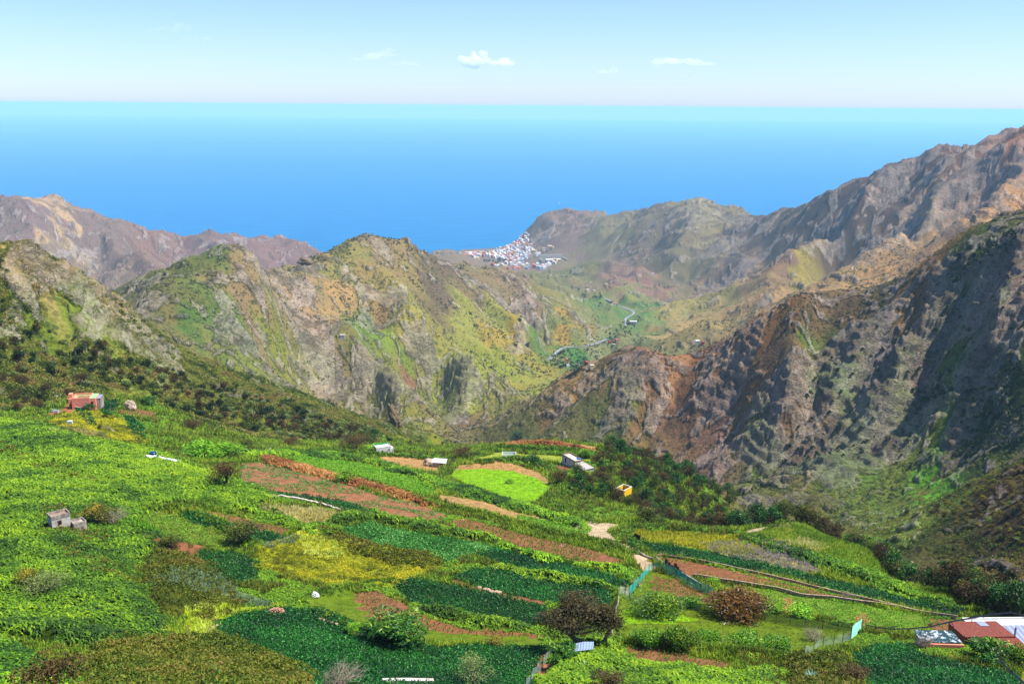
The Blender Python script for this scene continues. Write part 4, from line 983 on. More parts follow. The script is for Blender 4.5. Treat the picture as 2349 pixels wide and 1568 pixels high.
# ground cover of the farmed slope outside the plots, hedge banks along the plot edges
def infields(x, y):
    r = np.zeros(x.shape, bool)
    for P in ZH: r |= inpoly(x, y, P)
    for k, wdt, P in PH: r |= segdist(x, y, P) < wdt + .6
    return r
n = 330000
yy = np.exp(rng.uniform(math.log(58), math.log(540), n)); xx = yy * rng.uniform(-.6, .6, n)
keep = (gr_at(ghw, xx, yy) < .5) & ~infields(xx, yy); xx, yy = xx[keep], yy[keep]
q = np.stack([xx, yy], -1); tn = fbm(xx / 11, yy / 11, 4, 31)
k = np.clip(yy / 150, .6, 3) ** .8
m = tn > .52
scatter('undergrowth', 'green leafy undergrowth between the plots', q[m], T_SMALL + T_TUFT, M_GRASS, sx=k[m] * 1.6, tone=(tn[m] - .6) * 2)
m = (tn <= .52) & (tn > .43)
scatter('undergrowth', 'olive undergrowth between the plots', q[m], T_SMALL + T_TUFT, M_OLIVE, sx=k[m] * 1.5)
m = tn <= .43
scatter('undergrowth', 'ferny undergrowth between the plots', q[m][::2], T_FERN, M_FERN, sx=k[m][::2] * .75)
hp = []
for P in HEDP:
    for a_, b_ in zip(P[:-1], P[1:]):
        L = np.hypot(*(b_ - a_)); nn = int(L * 3.4)
        t = rng.random(nn)[:, None]; hp.append(a_ + (b_ - a_) * t + rng.normal(size=(nn, 2)) * .8)
hp = np.concatenate(hp)
scatter('hedge_growth', 'bushy green growth along the plot banks', hp, T_BLOB, leafmat('bank_leaf', [(0, (34, 72, 8)), (.5, (80, 130, 14)), (1, (146, 184, 40))]), sx=np.clip(hp[:, 1] / 200, .8, 1.8) * .85)
# denser growth of the left hillside
n = 60000
yy = np.exp(rng.uniform(math.log(330), math.log(720), n)); xx = yy * rng.uniform(-.6, .02, n)
hw_ = gr_at(ghw, xx, yy); rk_ = gr_at(grock, xx, yy)
keep = (hw_ > .3) & (fbm(xx / 22, yy / 22, 4, 55) > .42) & (rng.random(n) > rk_ * .9); xx, yy = xx[keep], yy[keep]
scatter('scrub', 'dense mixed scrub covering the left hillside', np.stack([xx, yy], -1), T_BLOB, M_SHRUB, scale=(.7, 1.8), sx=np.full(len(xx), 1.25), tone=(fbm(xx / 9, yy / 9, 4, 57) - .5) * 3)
# scrub on wild slopes
n = 150000
yy = np.exp(rng.uniform(math.log(280), math.log(2300), n)); xx = yy * rng.uniform(-.6, .6, n)
hw_ = gr_at(ghw, xx, yy); rk_ = gr_at(grock, xx, yy)
den = fbm(xx / 45, yy / 45, 4, 35)
lim = np.where(yy < 720, np.where(xx < 0, .36, .42), .47)
lim = np.where((xx > 120) & (yy < 960) & (zbase(xx, yy) < 570), .34, lim)
keep = (hw_ > .4) & (den > lim) & (rng.random(n) > rk_ * .85)
xx, yy, den = xx[keep], yy[keep], den[keep]; q = np.stack([xx, yy], -1)
nearq = yy < 760
k = np.clip(yy / 700, .55, 2.6)
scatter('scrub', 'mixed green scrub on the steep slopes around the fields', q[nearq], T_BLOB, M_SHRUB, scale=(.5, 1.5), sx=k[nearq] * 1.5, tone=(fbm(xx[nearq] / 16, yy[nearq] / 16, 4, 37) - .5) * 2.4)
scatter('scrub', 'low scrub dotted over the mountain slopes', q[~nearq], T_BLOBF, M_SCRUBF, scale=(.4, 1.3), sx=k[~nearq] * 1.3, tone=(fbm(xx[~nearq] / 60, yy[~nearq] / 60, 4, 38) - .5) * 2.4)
print('scatter', len(q), round(time.time() - T0, 1))
# ------------------------------------------------------------------ building blocks
class MB:
    def __init__(s): s.V = []; s.F = []; s.T = []
    def add(s, V, F, t=.5):
        o = len(s.V); s.V += [tuple(map(float, v)) for v in V]; s.F += [tuple(int(i) + o for i in f) for f in F]
        s.T += list(t) if hasattr(t, '__len__') else [t] * len(V)
        return s
    def box(s, x0, x1, y0, y1, z0, z1):
        V = [(x, y, z) for z in (z0, z1) for x, y in ((x0, y0), (x1, y0), (x1, y1), (x0, y1))]
        return s.add(V, [(0, 3, 2, 1), (4, 5, 6, 7), (0, 1, 5, 4), (1, 2, 6, 5), (2, 3, 7, 6), (3, 0, 4, 7)])
    def tube(s, P, R, n=6, t=.5):
        P = [np.array(p, float) for p in P]; V = []; F = []
        for k, p in enumerate(P):
            d = P[min(k + 1, len(P) - 1)] - P[max(k - 1, 0)]; d = d / (np.linalg.norm(d) + 1e-9)
            a = np.cross(d, [.3, .9, .1] if abs(d[2]) > .9 else [0, 0, 1]); a /= np.linalg.norm(a) + 1e-9; b_ = np.cross(d, a)
            r = R[k] if hasattr(R, '__len__') else R
            for q in range(n): V.append(p + (a * math.cos(6.2832 * q / n) + b_ * math.sin(6.2832 * q / n)) * r)
        for k in range(len(P) - 1):
            for q in range(n): F.append((k * n + q, k * n + (q + 1) % n, (k + 1) * n + (q + 1) % n, (k + 1) * n + q))
        F.append(tuple(range(n))[::-1]); F.append(tuple((len(P) - 1) * n + q for q in range(n)))
        return s.add(V, F, t)
    def prism(s, poly, z0, z1):
        n = len(poly); V = [(x, y, z0) for x, y in poly] + [(x, y, z1) for x, y in poly]
        F = [tuple(range(n))[::-1], tuple(range(n, 2 * n))] + [(k, (k + 1) % n, n + (k + 1) % n, n + k) for k in range(n)]
        return s.add(V, F)
    def mesh(s, name, mat, smooth=False):
        me = bpy.data.meshes.new(name); me.from_pydata(s.V, [], s.F)
        if s.T:
            a = me.attributes.new('tone', 'FLOAT', 'POINT'); a.data.foreach_set('value', np.array(s.T, np.float32))
        if smooth: me.shade_smooth()
        me.materials.append(mat); me.update(); return me
    def build(s, name, mat, parent=None, loc=None, rz=0, smooth=False):
        o = bpy.data.objects.new(name, s.mesh(name, mat, smooth)); COL.objects.link(o)
        if parent: o.parent = parent
        if loc is not None: o.location = loc; o.rotation_euler = (0, 0, rz)
        return o
def tag(o, label, cat, group=None):
    o['label'] = label; o['category'] = cat
    if group: o['group'] = group
    return o
def empty(name, loc, rz, label, cat, group=None):
    o = bpy.data.objects.new(name, None); COL.objects.link(o); o.location = loc; o.rotation_euler = (0, 0, rz); o.empty_display_size = .1
    return tag(o, label, cat, group)
def flatmat(name, c, c2=None, scale=.6, rough=.85, det=4, metal=0, obj=False, bump=0.0, streak=None):
    m, nt, b = newmat(name); tcn = nt.nodes.new('ShaderNodeTexCoord').outputs['Object']
    c2 = c2 or tuple(int(v * .78) for v in c)
    f = maprange(nt, noise_n(nt, scale, det, .65, tcn, streak), .35, .65, 0, 1)
    col_ = mixc(nt, f, lin(c) * .8, lin(c2) * .8)
    nt.links.new(col_, b.inputs['Base Color']); b.inputs['Roughness'].default_value = rough; b.inputs['Metallic'].default_value = metal
    if bump:
        bp = nt.nodes.new('ShaderNodeBump'); bp.inputs['Strength'].default_value = bump; nt.links.new(noise_n(nt, scale * 4, 4, .6, tcn), bp.inputs['Height']); nt.links.new(bp.outputs[0], b.inputs['Normal'])
    return m
M_BARK = flatmat('bark', (98, 78, 60), (60, 46, 36), 3)
M_BARKG = flatmat('grey_twig', (150, 138, 120), (110, 98, 84), 3)

def tree_mesh(r, H, W, nl, size, trunk=.25, lobes=9, up=.5, asp=.5, flat=.75, nlimb=5, bark=True, lobe=.42):
    "a tapered trunk with limbs, and leaf masses gathered round the limb ends"
    tk = MB(); th = H * trunk
    top = np.array([r.uniform(-.1, .1) * H, r.uniform(-.1, .1) * H, th])
    tk.tube([(0, 0, -.5), (0, 0, th * .4), tuple(top)], [H * .035 + .03, H * .028 + .02, H * .024 + .02], 7)
    V = []; F = []; T = []
    cs = []
    for k in range(lobes):
        a = 6.2832 * k / lobes + r.uniform(-.5, .5); rr = W * .5 * r.uniform(.25, .72) if k % 3 else W * .5 * r.uniform(.0, .3)
        zc = H * (r.uniform(.42, .78) - .22 * (rr / (W * .5)) ** 2 + (.06 if rr < W * .2 else 0))
        cs.append(np.array([math.cos(a) * rr, math.sin(a) * rr, zc]))
    for k, c in enumerate(cs):
        if k < nlimb + 2:
            mid = (top + c) / 2 + np.array([0, 0, -.06 * H]); tk.tube([top * .9, mid, c], [H * .016 + .015, H * .011 + .01, H * .004 + .005], 5)
    per = nl // lobes; off = 0; cz = []
    for c in cs:
        rad = W * .5 * lobe * r.uniform(.75, 1.25); d = rdir(per, .25, r); q = r.uniform(.55, 1.08, per)[:, None]
        d[:, 2] *= flat; P = c + d * q * rad; P[:, 2] = np.maximum(P[:, 2], H * .06)
        v, f = leaves(P, size, up, asp, r); tn = r.uniform(-.12, .12)
        V.append(v); F.append(f + off); off += len(v); T.append(np.repeat(np.clip(r.uniform(.0, .5, per) + .3 * d[:, 2] + tn + .22 * P[:, 2] / H, 0, 1), 4))  # tone lightens lobe and crown tops: painted sunlight and new shoots
    return tk, np.concatenate(V), np.concatenate(F), np.concatenate(T)
def bare_mesh(r, H, W, n=60):
    tk = MB(); ends = []
    for k in range(5):
        a = r.uniform(0, 6.28); e = np.array([math.cos(a) * W * .18, math.sin(a) * W * .18, H * .35]); tk.tube([(0, 0, -.2), e * .5, e], [.06, .045, .03], 5); ends.append(e)
    cr_ = MB()
    for k in range(n):
        e = ends[k % 5]; a = r.uniform(0, 6.28); rr = W * .5 * math.sqrt(r.uniform(0.05, 1)); t = np.array([math.cos(a) * rr, math.sin(a) * rr, H * (1.0 - .45 * (rr / W * 2) ** 2) * r.uniform(.75, 1)])
        m_ = (e + t) / 2 + r.normal(size=3) * .08 * W; cr_.tube([e, m_, t], [.022, .014, .006], 3)
        for q in range(2):
            t2 = t + r.normal(size=3) * W * .12; cr_.tube([m_, (m_ + t2) / 2 + r.normal(size=3) * .03, t2], [.012, .008, .004], 3)
    return tk, cr_
def mesh_from(name, V, F, T, mat):
    o = mesh_np(name, V, F, mat, attrs={'tone': ('F', T)}); me = o.data; bpy.data.objects.remove(o); return me
TM = {}
def kinds(key, mat, variants, bark=M_BARK):
    TM[key] = []
    for k, kw in enumerate(variants):
        r = np.random.default_rng(abs(hash_(key)) + k)
        tk, V, F, T = tree_mesh(r, **kw)
        TM[key].append((tk.mesh('trunk', bark, True), mesh_from('crown', V, F, T, mat)))
def hash_(s):
    h = 7
    for ch in s: h = (h * 31 + ord(ch)) % 100003
    return h
M_HEATH = leafmat('heath_leaf', [(0, (36, 30, 10)), (.35, (70, 56, 18)), (.7, (106, 82, 30)), (1, (130, 116, 38))], trans=.08)
M_HEATHG = leafmat('heath_leaf_green', [(0, (24, 36, 6)), (.35, (60, 76, 14)), (.7, (98, 112, 24)), (1, (150, 150, 36))], trans=.15)
M_LAUREL = leafmat('laurel_leaf', [(0, (10, 40, 8)), (.4, (30, 84, 14)), (.75, (66, 126, 24)), (1, (120, 170, 40))], .45, .15)
M_DARK = leafmat('dark_bush_leaf', [(0, (14, 30, 8)), (.5, (36, 62, 18)), (1, (80, 104, 34))], trans=.1)
M_GREYG = leafmat('grey_bush_leaf', [(0, (78, 98, 40)), (.5, (130, 150, 72)), (1, (186, 194, 116))], trans=.15)
M_CITRUS = leafmat('citrus_leaf', [(0, (20, 66, 6)), (.5, (72, 132, 10)), (.8, (150, 190, 14)), (1, (214, 220, 30))], .45, .2)
M_LOQ = leafmat('loquat_leaf', [(0, (14, 60, 14)), (.5, (50, 120, 24)), (.85, (150, 190, 50)), (1, (214, 226, 110))], .45, .2)
M_AVO = leafmat('avocado_leaf', [(0, (50, 40, 8)), (.5, (104, 76, 18)), (.8, (150, 96, 32)), (1, (170, 140, 40))], .4, .15)
M_BROOM = leafmat('broom_leaf', [(0, (60, 70, 20)), (.4, (110, 110, 34)), (.7, (180, 160, 30)), (1, (246, 206, 20))], trans=.15)
M_BRIGHT = leafmat('bright_bush_leaf', [(0, (40, 96, 8)), (.5, (110, 176, 14)), (1, (200, 236, 60))], trans=.2)
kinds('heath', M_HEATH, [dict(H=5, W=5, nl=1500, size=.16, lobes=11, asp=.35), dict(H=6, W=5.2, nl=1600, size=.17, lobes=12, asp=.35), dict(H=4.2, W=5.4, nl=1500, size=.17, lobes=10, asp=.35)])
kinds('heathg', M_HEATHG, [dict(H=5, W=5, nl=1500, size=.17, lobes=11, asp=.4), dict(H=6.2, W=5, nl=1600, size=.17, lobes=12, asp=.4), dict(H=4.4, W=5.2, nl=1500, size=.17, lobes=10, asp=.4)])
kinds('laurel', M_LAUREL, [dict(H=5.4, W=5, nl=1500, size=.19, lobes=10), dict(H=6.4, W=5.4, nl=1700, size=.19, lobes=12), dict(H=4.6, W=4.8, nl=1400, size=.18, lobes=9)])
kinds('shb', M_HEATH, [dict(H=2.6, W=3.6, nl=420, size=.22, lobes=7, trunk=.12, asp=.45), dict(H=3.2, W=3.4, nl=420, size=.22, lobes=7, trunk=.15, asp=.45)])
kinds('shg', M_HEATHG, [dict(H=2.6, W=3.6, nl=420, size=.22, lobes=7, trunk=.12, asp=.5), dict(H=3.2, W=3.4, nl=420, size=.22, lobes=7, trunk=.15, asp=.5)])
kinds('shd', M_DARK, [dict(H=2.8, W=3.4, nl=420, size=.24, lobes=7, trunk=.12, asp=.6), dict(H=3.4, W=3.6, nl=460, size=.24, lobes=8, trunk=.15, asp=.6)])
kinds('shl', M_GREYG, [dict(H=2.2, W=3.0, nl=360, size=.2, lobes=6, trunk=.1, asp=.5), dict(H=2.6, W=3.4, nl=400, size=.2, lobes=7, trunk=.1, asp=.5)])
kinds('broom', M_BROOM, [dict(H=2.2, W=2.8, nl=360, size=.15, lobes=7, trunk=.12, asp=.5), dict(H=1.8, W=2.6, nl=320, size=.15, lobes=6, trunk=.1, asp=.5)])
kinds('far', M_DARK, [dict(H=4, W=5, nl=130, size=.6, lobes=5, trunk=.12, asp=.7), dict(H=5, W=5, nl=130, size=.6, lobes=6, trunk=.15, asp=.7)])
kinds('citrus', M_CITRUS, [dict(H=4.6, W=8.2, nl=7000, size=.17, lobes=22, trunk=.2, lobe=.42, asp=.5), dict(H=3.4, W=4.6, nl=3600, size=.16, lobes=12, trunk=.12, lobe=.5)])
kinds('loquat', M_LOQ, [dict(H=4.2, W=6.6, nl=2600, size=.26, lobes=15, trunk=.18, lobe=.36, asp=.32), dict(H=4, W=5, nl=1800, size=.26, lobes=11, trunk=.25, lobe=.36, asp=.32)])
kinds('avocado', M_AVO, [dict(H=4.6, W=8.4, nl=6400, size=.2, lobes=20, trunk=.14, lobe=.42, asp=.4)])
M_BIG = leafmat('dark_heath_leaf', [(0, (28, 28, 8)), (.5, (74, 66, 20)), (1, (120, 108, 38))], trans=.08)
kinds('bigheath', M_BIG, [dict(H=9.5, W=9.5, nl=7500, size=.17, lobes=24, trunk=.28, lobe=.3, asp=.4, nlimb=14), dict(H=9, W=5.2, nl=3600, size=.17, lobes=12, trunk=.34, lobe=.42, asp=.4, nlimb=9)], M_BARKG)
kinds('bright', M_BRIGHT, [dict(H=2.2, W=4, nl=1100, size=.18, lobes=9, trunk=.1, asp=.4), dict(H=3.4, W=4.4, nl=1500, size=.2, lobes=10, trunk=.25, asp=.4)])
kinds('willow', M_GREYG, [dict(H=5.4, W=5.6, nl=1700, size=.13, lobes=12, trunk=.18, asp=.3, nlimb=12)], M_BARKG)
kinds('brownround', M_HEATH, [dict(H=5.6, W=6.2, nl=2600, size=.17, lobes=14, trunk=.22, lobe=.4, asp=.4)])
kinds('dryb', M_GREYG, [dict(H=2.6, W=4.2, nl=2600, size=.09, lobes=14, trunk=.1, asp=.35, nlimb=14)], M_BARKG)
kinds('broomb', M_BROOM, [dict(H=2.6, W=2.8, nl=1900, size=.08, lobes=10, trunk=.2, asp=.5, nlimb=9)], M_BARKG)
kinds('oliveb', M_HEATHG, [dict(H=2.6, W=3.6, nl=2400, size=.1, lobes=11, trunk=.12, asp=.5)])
TM['bare'] = []
for k in range(3):
    tk, cr_ = bare_mesh(np.random.default_rng(50 + k), 2.6, 3.6, 70); TM['bare'].append((tk.mesh('trunk', M_BARKG, True), cr_.mesh('twigs', M_BARKG)))
def plant(name, key, loc, s, label, cat, group=None, k=None, rz=None, sxy=1.0, single=False, part='crown'):
    "a tree or shrub of its own: an Empty at its foot with trunk and crown"
    v = TM[key][(k if k is not None else rng.integers(0, len(TM[key]))) % len(TM[key])]
    rz = rng.uniform(0, 6.28) if rz is None else rz
    if single:
        o = bpy.data.objects.new(name, v[1]); COL.objects.link(o); o.location = loc; o.rotation_euler = (0, 0, rz); o.scale = (s * sxy, s * sxy, s); return tag(o, label, cat, group)
    o = empty(name, loc, rz, label, cat, group); o.scale = (s * sxy, s * sxy, s)
    for nm, me in (('trunk', v[0]), ('twigs' if key == 'bare' else part, v[1])):
        c = bpy.data.objects.new(nm, me); COL.objects.link(c); c.parent = o
    return o
def spread(poly, n, mind, tries=60):
    P = poly if isinstance(poly, np.ndarray) else hit(poly)[:, :2]; x0, y0 = P.min(0); x1, y1 = P.max(0); out = []
    for _ in range(n * tries):
        q = np.array([rng.uniform(x0, x1), rng.uniform(y0, y1)])
        if abs(q[0] / q[1]) > .6 or not inpoly(q[:1], q[1:], P)[0]: continue
        if all((q[0] - a) ** 2 + (q[1] - b_) ** 2 > mind ** 2 for a, b_ in out): out.append(tuple(q))
        if len(out) >= n: break
    return out
def at(x, y, dz=-.15): return (x, y, float(gz_at([x], [y])[0]) + dz)
CLEAR = [(*on(1438, 1133)[:2], 2.6, 16), (*on(1338, 1070)[:2], 5.0, 14), (*on(195, 938)[:2], 5.5, 24), (*on(884, 1041)[:2], 4, 20)]
def mass(pos, name, keys, wts, s0, s1, label, cat, group, single=False, sxy=1.0, where=None):
    for q in pos:
        if any(abs(q[0] / q[1] - cx / cy_) < wd / cy_ and cy_ - ahead < q[1] < cy_ + 3 for cx, cy_, wd, ahead in CLEAR): continue
        key = keys[int(rng.choice(len(keys), p=wts))]
        lab = label[key] if isinstance(label, dict) else label
        if where: lab = lab.replace('WHERE', where(*q))
        plant(name, key, at(*q), rng.uniform(s0, s1), lab, cat, group, single=single, sxy=sxy)

# belt of tall trees along the lower right edge of the fields
def uy(*a): return np.array([((u - 1174.5) / FPX * Y * 1.078, Y) for u, Y in a])
bl = uy((1692, 246), (1780, 253), (1850, 257), (1930, 252), (2000, 234), (2085, 210), (2160, 192), (2240, 174), (2300, 161), (2380, 148))
pos = []
for a_, b_ in zip(bl[:-1], bl[1:]):
    d = b_ - a_; L = np.hypot(*d); nrm = np.array([-d[1], d[0]]) / L
    if nrm[0] + .6 * nrm[1] < 0: nrm = -nrm
    for _ in range(int(L * 2.2) + 2): pos.append(tuple(a_ + d * rng.random() + nrm * rng.uniform(-1.5, 14)))
pos = [p for i_, p in enumerate(pos) if all((p[0] - q[0]) ** 2 + (p[1] - q[1]) ** 2 > 3.6 for q in pos[:i_])][:290]
LB = dict(heath='brown heath tree in the dense belt WHERE', heathg='olive green heath tree in the dense belt WHERE', laurel='dark green laurel tree in the dense belt WHERE')
def belt_place(x, y): return 'by the start of the dirt path' if x / y < .30 else 'round the bend of the dirt path' if x / y < .40 else 'below the dirt path, above the fern belt' if x / y < .48 else 'near the tiled farmhouse'
mass(pos, 'heath_tree', ['heath', 'heathg', 'laurel'], [.38, .34, .28], 1.0, 1.55, LB, 'tree', 'trees of the belt along the right field edge', where=belt_place)
# wood on the slope right of the knoll
pos = spread(uy((1312, 315), (1330, 340), (1375, 365), (1405, 415), (1440, 440), (1500, 442), (1580, 428), (1690, 400), (1700, 265), (1600, 262), (1500, 272), (1400, 292), (1335, 300)), 210, 3.3)
LB = dict(heath='brown heath tree in the wood WHERE', heathg='olive heath tree in the wood WHERE', laurel='green laurel tree in the wood WHERE')
def wood_place(x, y): return 'behind the yellow house' if y > 345 else 'above the road bend, left of the yellow house' if x / y < .125 else 'between the yellow house and the tree belt'
mass(pos, 'wood_tree', ['heath', 'heathg', 'laurel'], [.36, .34, .30], .9, 1.35, LB, 'tree', 'trees of the wood beside the knoll', where=wood_place)
pos = spread(uy((1270, 446), (1340, 434), (1420, 444), (1500, 446), (1500, 456), (1400, 455), (1330, 446), (1270, 456)), 30, 3.0)
mass(pos, 'heath_tree', ['laurel', 'heathg'], [.5, .5], .55, .85, 'dark green tree in the row along the back edge of the knoll terraces', 'tree', 'trees along the back of the knoll')
# growth between the left hillside and the knoll
pos = spread([(850, 1038), (900, 1008), (1000, 1000), (1095, 1010), (1090, 1040), (1030, 1058), (950, 1050)], 55, 4.0)
LB = dict(shb='brown shrub in the thicket between the white house and the knoll', shd='dark green shrub in the thicket between the white house and the knoll', heath='brown heath tree in the thicket between the white house and the knoll')
mass(pos, 'shrub', ['shb', 'shd', 'heath'], [.35, .45, .2], .8, 1.4, LB, 'shrub', 'shrubs between the white house and the knoll')
# left hillside
pos = spread([(-20, 690), (60, 715), (200, 790), (330, 850), (430, 885), (540, 905), (640, 935), (730, 965), (850, 1005), (850, 1026), (700, 1008), (560, 985), (470, 965), (400, 940), (330, 910), (250, 885), (130, 872), (-20, 880)], 285, 5.2)
LB = dict(shb='brown heath shrub on the WHERE', shg='olive green shrub on the WHERE', shd='dark green shrub on the WHERE', shl='grey green shrub on the WHERE')
def hill_place(x, y):
    u, v = proj(np.array(x), np.array(y), zbase(np.array([x]), np.array([y]))[0])
    k = 'steep slope above the dirt track' if u < 130 else 'steep slope above the orange house' if u < 260 else 'slope above the pale boulder' if u < 380 else 'slope above the umbrella shaped trees' if u < 560 else 'slope above the long fern bank' if u < 740 else 'slope above the white house'
    return k + (', high up by the crest' if y > 400 + 260 * min(max((u - 0) / 600, 0), 1) else ', low by the plots')
mass(pos, 'hillside_shrub', ['shb', 'shg', 'shd', 'shl'], [.24, .26, .18, .32], 1.0, 2.0, LB, 'shrub', 'shrubs on the left hillside', where=hill_place)
# trees by the dirt track
pos = spread([(20, 905), (100, 880), (165, 895), (165, 925), (100, 940), (30, 942)], 9, 5.0)
mass(pos, 'heath_tree', ['heath'], [1.0], .9, 1.25, 'dark brown heath tree crowding the dirt track beside the orange house', 'tree', 'heath trees beside the dirt track')
pos = spread([(-20, 790), (40, 800), (60, 850), (40, 890), (-20, 900)], 8, 5.0)
mass(pos, 'heath_tree', ['heath', 'shb'], [.6, .4], .9, 1.2, 'brown heath tree high on the slope above the dirt track', 'tree', 'heath trees above the dirt track')
# right mountain
pos = spread([(2185, 585), (2215, 560), (2290, 540), (2330, 540), (2325, 570), (2260, 590), (2210, 620), (2180, 615)], 46, 5.0)
mass(pos, 'mountain_bush', ['far'], [1.0], .8, 1.5, 'dark bush in the dense cap on the summit of the right mountain', 'bush', 'bushes capping the right mountain', single=True)
pos = spread([(1850, 800), (2000, 740), (2200, 700), (2349, 720), (2349, 1000), (2200, 1040), (2100, 1100), (1900, 1100), (1750, 1100), (1850, 950)], 130, 9.0)
mass(pos, 'mountain_bush', ['far'], [1.0], .5, 1.2, 'dark bush on the face of the right mountain WHERE', 'bush', 'bushes on the face of the right mountain', single=True, where=lambda x, y: ('above the bright green hollow' if x / y > .42 else 'among the crags' if y > 840 else 'low above the tree belt'))
pos = spread([(2090, 930), (2110, 895), (2150, 905), (2170, 940), (2130, 955)], 12, 5.0)
mass(pos, 'mountain_bush', ['far'], [1.0], 1.0, 1.5, 'dark round bush in the green hollow under the cliffs', 'bush', 'bushes in the green hollow', single=True)
pos = spread([(2210, 900), (2349, 850), (2349, 1010), (2230, 1050), (2200, 980)], 70, 5.0)
mass(pos, 'mountain_bush', ['far'], [1.0], .7, 1.3, 'dark bush in the shaded thicket on the right ravine side', 'bush', 'bushes of the shaded ravine thicket', single=True)
pos = spread([(2110, 1170), (2200, 1128), (2349, 1070), (2349, 1250), (2280, 1230), (2180, 1200)], 120, 3.4)
mass(pos, 'broom_bush', ['broom', 'shl', 'shb'], [.55, .2, .25], .7, 1.25, dict(broom='yellow flowering broom bush on the dark spur at the right edge', shl='grey green bush on the dark spur at the right edge', shb='brown bush on the dark spur at the right edge'), 'bush', 'bushes on the dark spur at the right edge')
# valley floor
pos = spread([(1262, 812), (1300, 800), (1350, 800), (1375, 815), (1350, 845), (1310, 858), (1275, 840)], 60, 6.0)
mass(pos, 'valley_tree', ['far'], [1.0], .9, 1.6, 'tree of the grove around the hamlet on the valley floor', 'tree', 'trees round the valley hamlet', single=True)
pos = spread([(1385, 775), (1400, 755), (1440, 735), (1475, 738), (1450, 765), (1410, 785)], 40, 8.0)
mass(pos, 'valley_tree', ['far'], [1.0], .9, 1.7, 'tree around the white farm farther up the valley road', 'tree', 'trees round the white valley farm', single=True)
pos = spread([(1325, 672), (1390, 680), (1405, 700), (1370, 700), (1330, 685)], 26, 12.0)
mass(pos, 'valley_tree', ['far'], [1.0], 1.4, 2.2, 'dark tree lining the valley bend below the town', 'tree', 'trees at the valley bend', single=True)
pos = spread([(1105, 598), (1140, 590), (1160, 596), (1150, 606), (1115, 606)], 16, 22.0)
mass(pos, 'town_tree', ['far'], [1.0], 2.2, 3.4, 'dark park tree among the houses of the coastal town', 'tree', 'park trees of the coastal town', single=True)

